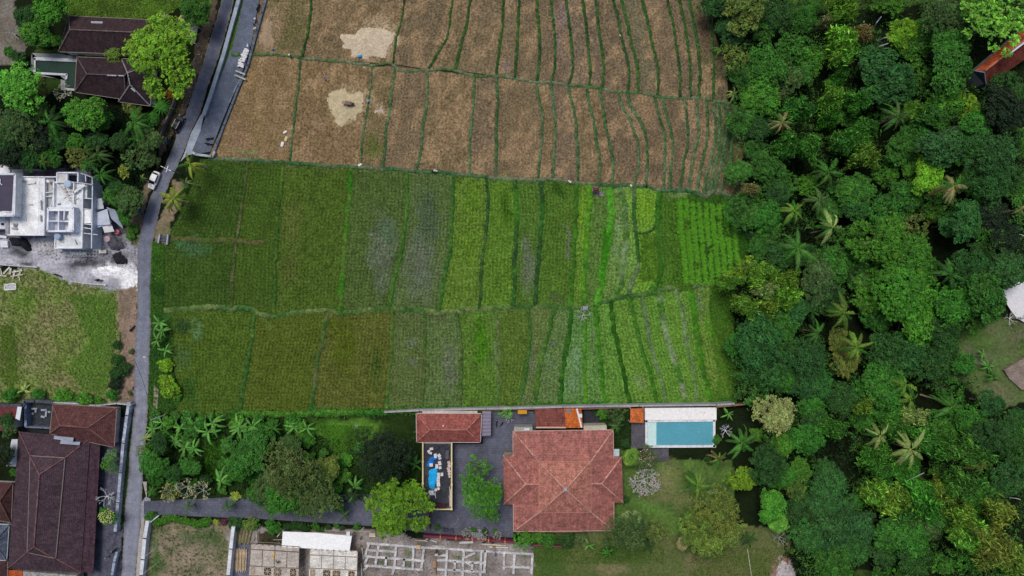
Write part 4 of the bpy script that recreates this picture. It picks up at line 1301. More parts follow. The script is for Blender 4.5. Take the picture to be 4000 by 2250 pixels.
# ------------------------------------------------------------------ the wood on the right
BUSH = 'bushes along the field edge'
for a in [
    ('R1', 290, 210, 130, 'fine', 'bg', 'round bluish fine-leaved tree at the top corner of the stubble field'), ('R1', 200, 30, 110, 'broad', 'dk'), ('R1', 390, 60, 150, 'broad', 'ol'),
    ('R1', 620, 90, 120, 'broad', 'dk'), ('R1', 820, 130, 125, 'fine', 'md', 'smooth mid green tree left of the olive bamboo at the top edge'), ('R1', 880, 20, 100, 'fine', 'md'), ('R1', 1110, 70, 135, 'bamboo', 'bo'),
    ('R1', 1100, 330, 150, 'bamboo', 'bo'), ('R1', 980, 170, 65, 'bamboo', 'tn'), ('R1', 1240, 250, 95, 'bamboo', 'tn'), ('R1', 1450, 30, 120, 'lumpy', 'br', 'bright green clumpy treetop cut by the top edge right of the bamboo'),
    ('R1', 1850, 70, 190, 'big', 'gg', 'huge grey-green fine-leaved treetop beside the lime tree at the top'), ('R1', 2230, 130, 200, 'loose', 'lg', 'light green airy tree overhanging the orange-roofed house'),
    ('R1', 2330, 60, 150, 'loose', 'lg', 'light green airy treetop in the top right corner'),
    ('R1', 320, 400, 95, 'loose', 'ol', 'small olive tree dotted with yellowish flowers at the stubble edge'), ('R1', 560, 480, 150, 'broad', 'md'), ('R1', 720, 350, 120, 'loose', 'md'), ('R1', 880, 440, 130, 'lumpy', 'br'),
    ('R1', 520, 680, 130, 'broad', 'br'), ('R1', 670, 600, 130, 'loose', 'gg'), ('R1', 800, 520, 100, 'broad', 'md'), ('R1', 1430, 560, 190, 'broad', 'bg', 'spreading bluish dark tree below the lime tree with bare branches'),
    ('R1', 1320, 440, 120, 'broad', 'bg'), ('R1', 1540, 640, 110, 'broad', 'bg'), ('R1', 1880, 330, 125, 'broad', 'md'), ('R1', 1890, 510, 150, 'broad', 'md'), ('R1', 1060, 560, 85, 'bamboo', 'bm'), ('R1', 1020, 710, 120, 'bamboo', 'bo'),
    ('R1', 1240, 720, 120, 'bamboo', 'bm'), ('R1', 760, 780, 130, 'bamboo', 'bm'), ('R1', 1000, 850, 85, 'bamboo', 'bm'), ('R1', 1260, 950, 120, 'bamboo', 'bm'), ('R1', 1620, 820, 90, 'bamboo', 'bo'),
    ('R1', 1750, 830, 105, 'broad', 'md'), ('R1', 2040, 790, 115, 'lumpy', 'lm'), ('R1', 2050, 930, 120, 'broad', 'md'), ('R1', 2280, 790, 140, 'broad', 'vd'), ('R1', 2300, 640, 120, 'broad', 'dk'),
    ('R1', 1820, 1060, 155, 'broad', 'bg', 'dome of glossy green leaves left of the largest glossy-leaved tree'), ('R1', 2210, 1130, 210, 'big', 'bg', 'largest glossy-leaved bluish green tree on the right edge'), ('R1', 2180, 1300, 170, 'big', 'bg', 'lower half of the glossy-leaved pair on the right edge'),
    ('R1', 860, 1050, 130, 'bamboo', 'bm'), ('R1', 700, 1060, 120, 'bamboo', 'bm'), ('R1', 1120, 1030, 125, 'bamboo', 'bm'), ('R1', 1290, 1130, 130, 'bamboo', 'bo'), ('R1', 1540, 1060, 115, 'broad', 'md'),
    ('R1', 1430, 1260, 115, 'lumpy', 'br'), ('R1', 1720, 1290, 125, 'broad', 'lm'), ('R1', 480, 930, 90, 'broad', 'dk'), ('R1', 480, 1100, 80, 'broad', 'md'), ('R1', 560, 1230, 115, 'broad', 'md'), ('R1', 640, 1350, 120, 'loose', 'md'),
    ('R1', 840, 1340, 100, 'lumpy', 'br'), ('R1', 1210, 1380, 125, 'broad', 'md'), ('R1', 420, 1380, 70, 'bamboo', 'tn'), ('R1', 440, 740, 80, 'broad', 'br'), ('R1', 460, 840, 80, 'loose', 'md'),
    ('R2', 620, 130, 105, 'broad', 'dk'), ('R2', 540, 260, 110, 'broad', 'md'), ('R2', 1160, 90, 120, 'broad', 'md'), ('R2', 1190, 210, 105, 'broad', 'bg'), ('R2', 1450, 240, 140, 'broad', 'md'), ('R2', 1640, 330, 120, 'loose', 'ol'),
    ('R2', 1760, 230, 95, 'lumpy', 'br'), ('R2', 1560, 120, 120, 'broad', 'md'), ('R2', 1990, 310, 125, 'broad', 'bg'), ('R2', 1880, 330, 90, 'broad', 'bg'),
    ('R2', 1400, 440, 220, 'dense', (58, 106, 28), 'upper left dome of the big bright green tree'), ('R2', 1600, 560, 200, 'dense', (58, 106, 28), 'right dome of the big bright green tree'), ('R2', 1580, 810, 220, 'dense', (58, 106, 28), 'lower dome of the big bright green tree'),
    ('R2', 1420, 640, 150, 'lumpy', 'br', 'low left bulge of the big bright green tree'), ('R2', 1280, 880, 130, 'lumpy', 'br'), ('R2', 1000, 620, 155, 'broad', 'md'), ('R2', 920, 740, 140, 'broad', 'gg'), ('R2', 990, 860, 120, 'broad', 'dk'), ('R2', 640, 540, 115, 'broad', 'dk'), ('R2', 490, 500, 80, 'broad', 'md'),
    ('R2', 290, 740, 95, 'bamboo', 'bo', 'leftmost olive bamboo plume, leaning over the green field'), ('R2', 530, 690, 115, 'bamboo', 'bo', 'top olive bamboo plume of the field-edge clump'), ('R2', 520, 800, 95, 'bamboo', 'po', 'palest bamboo plume in the middle of the field-edge clump'),
    ('R2', 700, 740, 105, 'bamboo', 'bo', 'upper right bamboo plume of the field-edge clump'), ('R2', 700, 860, 120, 'bamboo', 'bo', 'right bamboo plume of the field-edge clump'), ('R2', 540, 940, 110, 'bamboo', 'bo', 'lowest bamboo plume of the field-edge clump'),
    ('R2', 380, 920, 110, 'bamboo', 'bo', 'lower left bamboo plume of the field-edge clump'), ('R2', 400, 650, 90, 'loose', 'lm'), ('R2', 720, 970, 120, 'broad', 'bg'),
    ('R2', 500, 1160, 170, 'broad', 'bg', 'upper blue-green tree on the field edge below the bamboo'), ('R2', 550, 1340, 215, 'big', 'bg', 'broadest blue-green tree on the field edge above the pool'), ('R2', 850, 1290, 180, 'big', 'bg', 'right blue-green tree of the field-edge row'),
    ('R2', 660, 1060, 120, 'broad', 'md'), ('R2', 340, 1180, 85, 'broad', 'md'), ('R2', 1070, 1190, 85, 'broad', 'ol'), ('R2', 1120, 1330, 105, 'broad', 'ol'), ('R2', 1630, 1010, 160, 'broad', 'br'), ('R2', 1640, 1130, 125, 'broad', 'md'),
    ('R2', 1420, 1250, 145, 'broad', 'dk'), ('R2', 1570, 1300, 150, 'broad', 'bg'), ('R2', 1820, 1080, 130, 'broad', 'dk'), ('R2', 1850, 1220, 110, 'broad', 'dk'), ('R2', 1960, 900, 160, 'broad', 'md'), ('R2', 2100, 690, 140, 'broad', 'dk'),
    ('R2', 2150, 860, 140, 'broad', 'md'), ('R2', 2010, 620, 115, 'broad', 'dk'), ('R2', 2060, 1030, 90, 'loose', 'br'), ('R2', 2310, 650, 130, 'broad', 'bg'), ('R2', 2200, 250, 110, 'broad', 'vd'), ('R2', 2300, 420, 110, 'broad', 'vd'), ('R2', 1980, 1340, 85, 'broad', 'md'), ('R2', 1740, 1350, 130, 'broad', 'dk'),
    ('R3', 610, 280, 180, 'fine', 'po', 'pale olive flowering tree right of the pool wall'), ('R3', 820, 40, 150, 'big', 'bg'), ('R3', 930, 60, 120, 'broad', 'bg'), ('R3', 1110, 150, 130, 'broad', 'dk'), ('R3', 1245, 200, 95, 'bamboo', 'bo'),
    ('R3', 880, 230, 95, 'broad', 'md'), ('R3', 1030, 370, 115, 'bamboo', 'bm'), ('R3', 1400, 70, 170, 'broad', 'md'), ('R3', 1430, 220, 120, 'broad', 'md'), ('R3', 1630, 290, 100, 'bamboo', 'po'), ('R3', 1510, 370, 115, 'bamboo', 'bm'),
    ('R3', 650, 510, 110, 'fine', 'br'), ('R3', 830, 460, 115, 'broad', 'md'), ('R3', 790, 680, 110, 'fine', 'br'), ('R3', 550, 650, 125, 'broad', 'dk'), ('R3', 375, 750, 115, 'fine', 'lm', 'lime green garden tree on the right of the lawn'),
    ('R3', 985, 690, 120, 'fine', 'bg'), ('R3', 1010, 800, 130, 'broad', 'bg'), ('R3', 920, 950, 125, 'broad', 'bg'), ('R3', 1080, 1010, 190, 'big', 'bg', 'sprawling dark bluish tree in the lower wood'), ('R3', 1190, 1110, 150, 'broad', 'bg'), ('R3', 1000, 1150, 140, 'broad', 'bg'),
    ('R3', 590, 960, 110, 'broad', 'br'), ('R3', 640, 1070, 85, 'fine', 'lg'), ('R3', 190, 990, 190, 'big', 'ol', 'wide greyish olive tree with bare twigs at the bottom of the lawn'), ('R3', 90, 1150, 140, 'broad', 'ol'), ('R3', 270, 1140, 110, 'broad', 'ol'),
    ('R3', 840, 1160, 115, 'broad', 'bg'), ('R3', 1020, 1330, 170, 'fine', 'md', 'dense mid green fine-leaved dome at the bottom edge'), ('R3', 1170, 1260, 120, 'broad', 'bg'), ('R3', 760, 820, 75, 'broad', 'ol'), ('R3', 1480, 1130, 140, 'broad', 'md'),
    ('R3', 1500, 910, 140, 'bamboo', 'bo'), ('R3', 1340, 850, 120, 'bamboo', 'bo'), ('R3', 1560, 970, 110, 'bamboo', 'bm'), ('R3', 1760, 480, 150, 'bamboo', 'bm'), ('R3', 1850, 830, 110, 'bamboo', 'yb'), ('R3', 1700, 900, 150, 'bamboo', 'bm'),
    ('R3', 1980, 1030, 105, 'bamboo', 'bo'), ('R3', 2250, 970, 130, 'bamboo', 'yb', 'yellow bamboo plume slanting by the right edge'), ('R3', 2180, 1250, 180, 'bamboo', 'yb', 'broad yellow bamboo in the bottom right corner'), ('R3', 2040, 1170, 130, 'bamboo', 'bo'), ('R3', 1830, 1370, 100, 'lumpy', 'br'),
    ('R3', 2330, 1330, 130, 'bamboo', 'bo'), ('R3', 2330, 740, 120, 'broad', 'bg'), ('R3', 2200, 430, 130, 'broad', 'dk'), ('R3', 2050, 330, 120, 'broad', 'md'), ('R3', 1830, 370, 140, 'broad', 'md'), ('R3', 2000, 560, 150, 'bamboo', 'bm'),
    ('R3', 1340, 560, 120, 'bamboo', 'bm'), ('R3', 1380, 690, 110, 'bamboo', 'bm'), ('R3', 1620, 1210, 140, 'broad', 'md'), ('R3', 1430, 1270, 115, 'broad', 'dk'), ('R3', 1650, 1340, 125, 'broad', 'dk'), ('R3', 2000, 800, 140, 'bamboo', 'bm'),
    ('R3', 2150, 880, 120, 'broad', 'md'), ('R3', 2350, 540, 110, 'broad', 'dk'), ('R3', 2330, 360, 100, 'broad', 'dk'), ('R3', 2180, 200, 90, 'broad', 'bg'), ('R3', 1720, 1080, 120, 'broad', 'gg'), ('R3', 1550, 1420, 90, 'lumpy', 'br'), ('R3', 1380, 1420, 80, 'loose', 'md')]:
    tree(*a)
lt = tree('R1', 1555, 240, 140, 'fine', 'lm', 'lime green tree with long bare pale branches on its left', bright=1.1)
q = MB()
for s in ('R1 1430,315 1370,335 1310,358', 'R1 1450,270 1400,275 1350,300', 'R1 1380,120 1345,165 1325,200'):
    p = pix(s)
    pts = [wld(p[0], 1.5), wld(p[1], 0.2), wld(p[2], -3.0)]
    q.tube(pts, [0.12, 0.14, 0.17], 6)
each(q, 'branch', BARK, C(160, 164, 170), lt)

for a in [('R1', 660, 890, 115, 'straw-coloured coconut palm right of the stubble terraces', 'tn', 10, 16, 2, 1.1), ('R1', 1500, 850, 150, 'dusty palm with one drooping orange frond in the upper wood', 'gg', 12, 14, 1, 1.1),
          ('R1', 1000, 1250, 150, 'green palm with few ragged fronds in the middle of the wood', 'bm', 12, 11, 1, 1.2), ('R1', 1900, 1350, 145, 'pale tan palm below the glossy dome', 'tn', 12, 15, 2, 1.15),
          ('R2', 930, 150, 120, 'dusty grey-green palm up from the bright cream palm', 'gg', 12, 13, 0, 1.4), ('R2', 750, 230, 130, 'yellow-green palm left of the bright cream palm', 'bo', 12, 13, 0, 1.1),
          ('R2', 1025, 350, 150, 'brightest cream palm of the four left of the big bright tree', 'po', 13, 16, 2, 1.25), ('R2', 770, 500, 175, 'widest dark palm below the yellow-green palm', 'bm', 12, 16, 0, 1.2),
          ('R2', 1110, 970, 150, 'palm with golden fronds against a black gap', 'bo', 13, 14, 2, 1.0), ('R2', 870, 960, 130, 'dim palm left of the golden palm', 'dk', 10, 11, 0, 1.5), ('R2', 920, 1120, 125, 'dark lime palm below the dim palm', 'bm', 11, 11, 0, 1.1),
          ('R2', 1200, 1220, 140, 'yellow-green palm at the lower end of the palm group', 'bo', 12, 14, 1, 1.1), ('R2', 1880, 690, 140, 'shadowed green palm right of the big bright tree', 'dk', 10, 13, 0, 1.6), ('R2', 2390, 220, 60, 'tan palm tip on the right edge', 'tn', 12, 11, 2, 1.2),
          ('R3', 1560, 60, 130, 'upper yellowish palm of the stacked pair right of the field', 'bo', 12, 14, 0, 1.1), ('R3', 1590, 170, 120, 'lower yellowish palm of the stacked pair right of the field', 'bo', 11, 13, 0, 1.1), ('R3', 1890, 220, 140, 'lone green palm in the dark lower right wood', 'bm', 12, 13, 0, 1.3),
          ('R3', 1370, 430, 140, 'pale thin-fronded palm left of the star-shaped palm', 'po', 12, 10, 0, 1.0), ('R3', 1590, 530, 165, 'star-shaped pale green palm in the lower wood', 'po', 13, 13, 0, 1.0), ('R3', 370, 480, 140, 'dark green palm below and right of the pool', 'bm', 9, 14, 0, 1.2),
          ('R3', 200, 600, 80, 'small drooping palm on the lawn below the pool', 'ol', 5, 10, 2, 1.1), ('R3', 2110, 650, 110, 'small olive palm by the right edge of the lower wood', 'ol', 11, 12, 0, 1.0), ('R3', 420, 1180, 75, 'small blue-green palm at the lawn corner', 'bg', 4, 11, 0, 0.9),
          ('R3', 45, 790, 120, 'yellowing coconut palm in the middle of the lawn', 'bo', 8, 14, 1, 1.2)]:
    coconut(*a[:6], *a[6:9], k=a[9])
for a in [('R1', 210, 350, 60, None, 'br'), ('R1', 290, 520, 70, None, 'lg'), ('R1', 310, 680, 75, None, 'po'), ('R1', 365, 790, 45, None, 'lg'), ('R1', 385, 830, 40, None, 'yb'), ('R1', 390, 1215, 55, None, 'po'), ('R1', 570, 1060, 70, None, 'bg'),
          ('R1', 455, 1040, 45, None, 'br'), ('R2', 400, 300, 60, None, 'lg'), ('R2', 365, 1190, 70, None, 'br'), ('R3', 270, 275, 60, 'banana plant by the right end of the pool wall', 'lg'), ('R2', 2160, 1360, 80, None, 'lg'), ('R2', 2115, 1270, 50, None, 'lg'), ('R3', 2200, 10, 60, None, 'md')]:
    banana(*a)

# ------------------------------------------------------------------ gardens and grove on the upper left
for a in [('N1', 450, 90, 190, 'broad', 'br', 'bright green tree at the upper left corner of the dark brown roof'), ('N1', 230, 160, 130, 'broad', 'dk'), ('N1', 310, 320, 150, 'broad', 'br'), ('N1', 420, 380, 90, 'broad', 'md'), ('N1', 520, 385, 70, 'broad', 'br'),
          ('N1', 90, 490, 60, 'shrub', 'md'), ('N1', 195, 545, 80, 'shrub', 'dk'), ('N1', 150, 800, 240, 'big', 'lg', 'large light green tree left of the green pool'), ('N1', 330, 830, 130, 'broad', 'ol'),
          ('N1', 1480, 490, 340, 'dense', 'lm', 'great lime green tree leaning over both dark brown roofs'), ('N1', 1065, 520, 100, 'fine', 'bo', 'yellowish bushy tree tucked under the great lime tree'), ('N1', 1835, 80, 170, 'fine', 'md', 'round dense tree left of the road at the top edge'),
          ('N1', 780, 1070, 210, 'broad', 'br', 'patchy tree with lime clumps below the lower brown roof'), ('N1', 930, 1120, 130, 'broad', 'md'), ('N1', 1250, 975, 120, 'shrub', 'ol'), ('N1', 1610, 880, 55, 'shrub', 'or', 'orange-leaved shrub beside the wall under the great lime tree'),
          ('N1', 120, 1180, 210, 'big', 'gg', 'big grey-green tree on the left edge above the unfinished house'), ('N1', 80, 1380, 170, 'broad', 'dk'), ('N1', 360, 1060, 130, 'broad', 'dk'), ('N1', 330, 1280, 150, 'broad', 'vd'), ('N1', 560, 1330, 110, 'broad', 'dk'), ('N1', 690, 1340, 110, 'broad', 'br'),
          ('N1', 900, 1330, 120, 'broad', 'dk'), ('N1', 1120, 1330, 110, 'broad', 'dk'), ('N1', 1400, 1300, 130, 'broad', 'gg'), ('N1', 1420, 1130, 90, 'broad', 'md'), ('N1', 770, 508, 40, 'shrub', 'br', 'small bright shrub in the gap between the two brown roofs'),
          ('N2', 270, 160, 140, 'broad', 'dk'), ('N2', 480, 150, 110, 'broad', 'md'), ('N2', 710, 150, 120, 'loose', 'ol'), ('N2', 1280, 140, 170, 'loose', 'gg', 'grey-green tree with lime sprigs left of the white car', 3.2), ('N2', 1400, 150, 110, 'broad', 'gg', None, 2.6), ('N2', 1160, 290, 70, 'loose', 'ye', 'small yellow-leaved tree in the grove above the unfinished house'),
          ('N2', 1210, 560, 150, 'broad', 'gg'), ('N2', 1170, 690, 95, 'broad', 'md'), ('N2', 1100, 440, 90, 'broad', 'dk'), ('N2', 60, 110, 170, 'broad', 'vd'), ('N2', 1060, 520, 100, 'broad', 'md'), ('N2', 1250, 830, 60, 'shrub', 'br'), ('N2', 1230, 900, 45, 'shrub', 'br')]:
    tree(*a)
for a in [('N1', 1270, 1150, 180, 'feathery green palm between the patchy lime tree and the black car', 'bm', 7, 16, 0, 1.1), ('N1', 480, 1150, 170, 'shadowy palm in the left grove below the pool', 'dk', 7, 15, 0, 1.4), ('N1', 500, 1290, 130, 'dark palm in the middle of the left grove', 'dk', 6, 13, 0, 1.4),
          ('N1', 1270, 1310, 110, 'small palm left of the blue parked motorbike', 'md', 5, 13, 0, 1.1), ('N2', 920, 130, 130, 'bluish palm in the grove above the unfinished house', 'gg', 6, 14, 0, 1.0), ('N2', 820, 210, 120, 'green palm above the corner of the unfinished house', 'md', 6, 14, 0, 1.1),
          ('N2', 950, 320, 140, 'palm right against the unfinished house', 'md', 6, 15, 0, 1.1), ('N2', 1010, 520, 130, 'palm above the tilted metal sheets', 'md', 5, 14, 0, 1.1), ('N2', 1340, 350, 60, 'small yellow palm beside the white car', 'ye', 4, 10, 1, 0.9), ('N2', 400, 190, 90, 'olive palm at the top left of the unfinished house', 'ol', 6, 11, 0, 0.8), ('N1', 800, 1420, 100, 'olive palm low in the left grove', 'ol', 6, 12, 0, 0.9),
          ('N2', 1790, 220, 130, 'yellow palm at the corner of the green field by the utility pole', 'ye', 8, 13, 0, 0.95), ('N2', 1640, 540, 170, 'yellow palm bearing orange coconuts on the roadside', 'ye', 8, 18, 0, 0.95)]:
    coconut(*a[:6], *a[6:9], k=a[9], nuts='coconuts' in a[4])
coconut('N2', 1750, 390, 80, 'thin palm between the two yellow roadside palms', 'po', 6, 6, 0, 1.0)
rosette('N1', 1520, 1010, 130, 'spiky green rosette plant above the black car', SPIKE, 'md', 40, 2.6, 'dracaena', 'palm', 1.2)
rosette('N1', 1550, 165, 75, 'small pale fan palm at the right end of the upper brown roof', SPIKE, 'po', 26, 3.0, 'yucca', 'palm', 1.1)
bare('N1', 1740, 240, 130, 'yellow-flowering frangipani by the white garden frame', 0, (216, 212, 120), 'gg', 2.2, (150, 150, 144), name='frangipani', group='frangipani trees')
bare('N1', 590, 870, 110, 'leafless frangipani at the corner of the green pool', 1, (190, 188, 150), None, 1.8, (150, 152, 150), name='frangipani', group='frangipani trees')
bare('N1', 110, 310, 110, 'bare grey tree on the gravel at the left edge', 1, None, None, 1.5, (150, 146, 140))

# ------------------------------------------------------------------ road side, banana garden and drive
for a in [('N3', 1500, 390, 100, 'topmost roadside banana plant', 'lg'), ('N3', 1530, 470, 90, 'second roadside banana plant from the top', 'lg'), ('N3', 1480, 560, 90, 'lowest roadside banana plant, touching the road', 'lg'), ('N3', 1560, 650, 80, 'small banana plant below the roadside row', 'lg'),
          ('N3', 1440, 1390, 90, None, 'lg'), ('N3', 1530, 1330, 90, None, 'lg'), ('N3', 1700, 1380, 110, None, 'lg'), ('N3', 1830, 1360, 120, None, 'lg'), ('N3', 2000, 1340, 130, None, 'lg'), ('N3', 1960, 1420, 120, None, 'lg'), ('N3', 2250, 1360, 130, None, 'lg'),
          ('N3', 2330, 1420, 120, None, 'lg'), ('N4', 1650, 180, 120, None, 'lg'), ('N4', 1740, 240, 130, None, 'lg'), ('N4', 1830, 250, 110, None, 'lg'), ('N4', 1800, 40, 100, None, 'md'), ('N4', 1650, 540, 130, None, 'md'), ('N4', 2080, 560, 140, None, 'lg'), ('N4', 1370, 150, 80, None, 'po'),
          ('N4', 1450, 60, 90, None, 'lg'), ('N5', 80, 60, 110, None, 'lg'), ('N5', 210, 40, 100, None, 'lg'), ('N5', 400, 50, 100, None, 'md'), ('N5', 600, 50, 110, None, 'lg'), ('N5', 720, 60, 100, None, 'lg'), ('N5', 560, 20, 80, None, 'lg'), ('N5', 1170, 610, 110, None, 'lg'), ('N5', 1740, 400, 90, None, 'md'),
          ('N6', 1690, 1330, 70, 'banana plant on the grass below the big red villa', 'lg'), ('N6', 1880, 1400, 80, None, 'md'), ('N6', 2260, 1330, 80, None, 'dk'), ('N4', 1560, 80, 90, None, 'md'), ('N5', 1780, 90, 60, None, 'md')]:
    banana(*a)
banana('N3', 225, 1025, 75, 'pale-leaved plant alone in the meadow above the red hipped roof', 'po', 9, 1.2, 1.4)
for a in [('N3', 1560, 790, 80, 'shrub', 'lm', 'lime shrub below the roadside banana plants'), ('N3', 1600, 1010, 110, 'shrub', 'lm', 'brightest yellow-green shrub at the left field edge'), ('N3', 1540, 930, 60, 'shrub', 'lm'), ('N3', 1660, 1080, 60, 'shrub', 'br'),
          ('N3', 1110, 860, 90, 'shrub', 'dk'), ('N3', 1180, 820, 70, 'shrub', 'dk'), ('N3', 1080, 960, 80, 'shrub', 'vd'), ('N3', 1100, 740, 70, 'shrub', 'dk'), ('N3', 1100, 600, 50, 'shrub', 'dk'), ('N3', 1060, 1060, 70, 'shrub', 'md'),
          ('N3', 1225, 1055, 28, 'shrub', 'gg'), ('N3', 1235, 660, 30, 'shrub', 'gg'), ('N3', 560, 1100, 90, 'shrub', 'br'), ('N3', 800, 1120, 100, 'shrub', 'br'), ('N3', 930, 1130, 60, 'shrub', 'br'), ('N3', 100, 1080, 90, 'shrub', 'md'), ('N3', 360, 1070, 70, 'shrub', 'md'), ('N3', 650, 1080, 60, 'shrub', 'br'),
          ('N4', 1420, 400, 150, 'broad', 'md', 'leafy tree overhanging the road beside the long brown roof'), ('N4', 1550, 380, 55, 'fine', 'lg', 'small round pale-topped tree beside the roadside tree'), ('N4', 1330, 270, 70, 'loose', 'ol'), ('N4', 1450, 520, 90, 'broad', 'md'), ('N4', 1620, 480, 110, 'broad', 'dk'), ('N4', 1500, 200, 100, 'broad', 'dk'), ('N4', 1780, 420, 110, 'broad', 'md'),
          ('N4', 2220, 700, 55, 'shrub', 'ye', 'yellow shrub on the upper kerb of the driveway'), ('N4', 2040, 945, 35, 'shrub', 'ye', 'small yellow flowering shrub in the hedge below the driveway'), ('N4', 2110, 940, 40, 'shrub', (92, 50, 62), 'dark red shrub in the hedge below the driveway'),
          ('N4', 1420, 890, 60, 'shrub', 'md'), ('N4', 2220, 955, 80, 'shrub', 'dk'), ('N4', 2350, 965, 80, 'shrub', 'ol'), ('N5', 400, 990, 85, 'shrub', 'md'), ('N5', 210, 960, 70, 'shrub', 'bm'), ('N5', 810, 990, 60, 'shrub', 'md'), ('N5', 920, 990, 35, 'shrub', 'dk'), ('N5', 1190, 985, 40, 'shrub', 'md'), ('N5', 1050, 1000, 30, 'shrub', 'dk'), ('N5', 1000, 985, 30, 'shrub', 'md'),
          ('N5', 180, 300, 210, 'broad', 'md'), ('N5', 80, 420, 150, 'broad', 'md'), ('N5', 550, 470, 270, 'big', (74, 90, 46), 'large browned olive tree in the middle of the banana garden'), ('N5', 800, 700, 235, 'big', (70, 88, 44), 'browned olive tree overhanging the driveway'), ('N5', 480, 720, 190, 'broad', 'md'), ('N5', 650, 780, 130, 'broad', 'gg'), ('N5', 1010, 760, 90, 'broad', 'dk'), ('N5', 900, 440, 150, 'broad', 'ol'), ('N5', 330, 600, 150, 'broad', 'gg'),
          ('N5', 300, 180, 140, 'broad', 'md'), ('N5', 560, 200, 120, 'broad', 'gg'), ('N5', 240, 660, 110, 'broad', 'md'),
          ('N5', 1440, 340, 280, 'big', 'vd', 'blackish green fine-leaved tree left of the yellow-rimmed terrace'), ('N5', 1570, 840, 280, 'dense', (80, 116, 26), 'yellow-green dense tree at the end of the driveway'), ('N5', 1720, 650, 125, 'lumpy', 'lm'),
          ('N6', 640, 620, 140, 'loose', 'br', 'upper crown of the bright court tree'), ('N6', 690, 900, 200, 'big', 'br', 'main bright green crown over the paved court'), ('N6', 580, 760, 130, 'loose', 'br'), ('N6', 800, 830, 90, 'broad', 'lg'), ('N6', 780, 1060, 75, 'loose', 'br'),
          ('N6', 910, 90, 65, 'loose', 'lg'), ('N6', 1820, 90, 60, 'shrub', 'br'), ('N6', 1940, 100, 100, 'loose', 'gg'), ('N6', 2040, 365, 55, 'shrub', 'dk', 'clipped round bush beside the wooden pool deck'), ('N6', 2060, 1200, 200, 'big', 'gg', 'dense rounded tree at the lower right corner of the big red villa'),
          ('N6', 1070, 1290, 105, 'loose', 'br', 'bright leafy tree at the lower left corner of the big red villa'), ('N6', 1210, 1260, 70, 'shrub', 'br'), ('N6', 1310, 1280, 90, 'shrub', 'md'), ('N6', 1490, 1270, 100, 'shrub', 'dk'), ('N6', 1620, 1260, 80, 'shrub', 'gg'), ('N6', 2330, 1200, 130, 'loose', 'ol'), ('N6', 2040, 900, 45, 'shrub', 'dk'),
          ('N6', 260, 1160, 35, 'shrub', 'md'), ('N6', 600, 1190, 35, 'shrub', 'md'), ('N6', 710, 1200, 38, 'shrub', 'dk'), ('N6', 810, 1200, 28, 'shrub', 'md'), ('R3', 130, 610, 40, 'shrub', 'dk'), ('R3', 480, 420, 60, 'shrub', 'br'), ('R3', 190, 460, 40, 'shrub', 'md'),
          ('N4', 1000, 890, 105, 'fine', 'md', 'round tree with yellow flowers between the long brown roof and the road'), ('N4', 1020, 410, 90, 'loose', 'br'), ('N4', 125, 470, 45, 'shrub', 'md'), ('N4', 40, 300, 110, 'broad', 'vd'), ('N3', 60, 1320, 90, 'broad', 'dk'), ('N4', 60, 60, 90, 'loose', 'gg')]:
    o = tree(*a)
    if 'yellow flowers' in (a[6] if len(a) > 6 else ''):
        blossom_on(o, (222, 222, 140), 2.5, 3.6)
for s, n in (('N4 1480,945 1600,905 1720,920', 'low clipped hedge section nearest the road below the driveway'), ('N4 1760,930 1870,960 1960,930', 'hedge section above the bare lot'), ('N5 530,985 620,975 720,1000', 'dense dark hedge behind the white sheet roof')):
    p = P(s, 0.6)
    g = thing('hedge', n, 'hedge', (p[1].x, p[1].y, 0), 0, 'hedges along the driveway')
    a = resample(p, 9)
    for j in range(9):
        o = link('foliage', random.choice(CROWN['shrub']), LEAF, pal('dk' if 'dark' in n else 'br', 0.9), g, (a[j][0] - p[1].x, a[j][1] - p[1].y, 0.15))
        o.scale = (1.15, 1.15, 1.3); o.rotation_euler = (0, 0, j)
for x, y, r, n in (('N4', 1770, 800, 'leaning traveller palm on the driveway nearest the road'), ('N4', 2140, 800, 'traveller palm on the driveway below the yellow shrub'), ('N5', 320, 820, 'bluish traveller palm on the middle of the driveway'), ('N5', 1070, 880, 'traveller palm beside the yellow-green driveway tree')):
    coconut(x, y, r, 90, n, 'gg', 3.5, 9, 0, 1.2, name='garden_palm')
coconut('N4', 1430, 660, 80, 'small palm at the mouth of the driveway', 'bm', 3, 13, 0, 1.2, name='garden_palm')
coconut('N5', 1150, 700, 100, 'dark palm under the blackish green tree', 'vd', 4, 12, 0, 2.0, name='garden_palm')
coconut('N6', 1965, 200, 110, 'palm in the garden corner left of the pool deck', 'gg', 4, 13, 0, 1.1, name='garden_palm')
coconut('N6', 1880, 1310, 80, 'thin palm under the lower edge of the big red villa', 'gg', 3.5, 11, 0, 1.1, name='garden_palm')
rosette('N6', 2090, 500, 110, 'fan palm between the big red villa and the wooden deck', FAN, 'bo', 30, 4.0)
rosette('N6', 2085, 1090, 125, 'fan palm at the lower right corner of the big red villa', FAN, 'po', 32, 5.0)
rosette('Z 0 0'.split()[0], 2668, 2125, 34, 'dry-leaved fan palm at the bottom of the lawn', FAN, 'tn', 22, 4.0)
CRM = (190, 186, 140)
bare('N4', 1590, 660, 110, 'leftmost yellow-flowering frangipani above the driveway', 0, (180, 178, 96), 'ol', 1.8, name='frangipani', group='frangipani trees')
bare('N4', 1750, 620, 120, 'frangipani with long bare branches above the driveway', 1, CRM, None, 2.0, name='frangipani', group='frangipani trees')
bare('N4', 1900, 650, 110, 'third frangipani from the road, tips over the driveway', 0, CRM, None, 2.0, name='frangipani', group='frangipani trees')
bare('N4', 1030, 330, 95, 'half-bare tree right of the top of the long brown roof', 1, None, 'br', 2.0, (150, 152, 150))
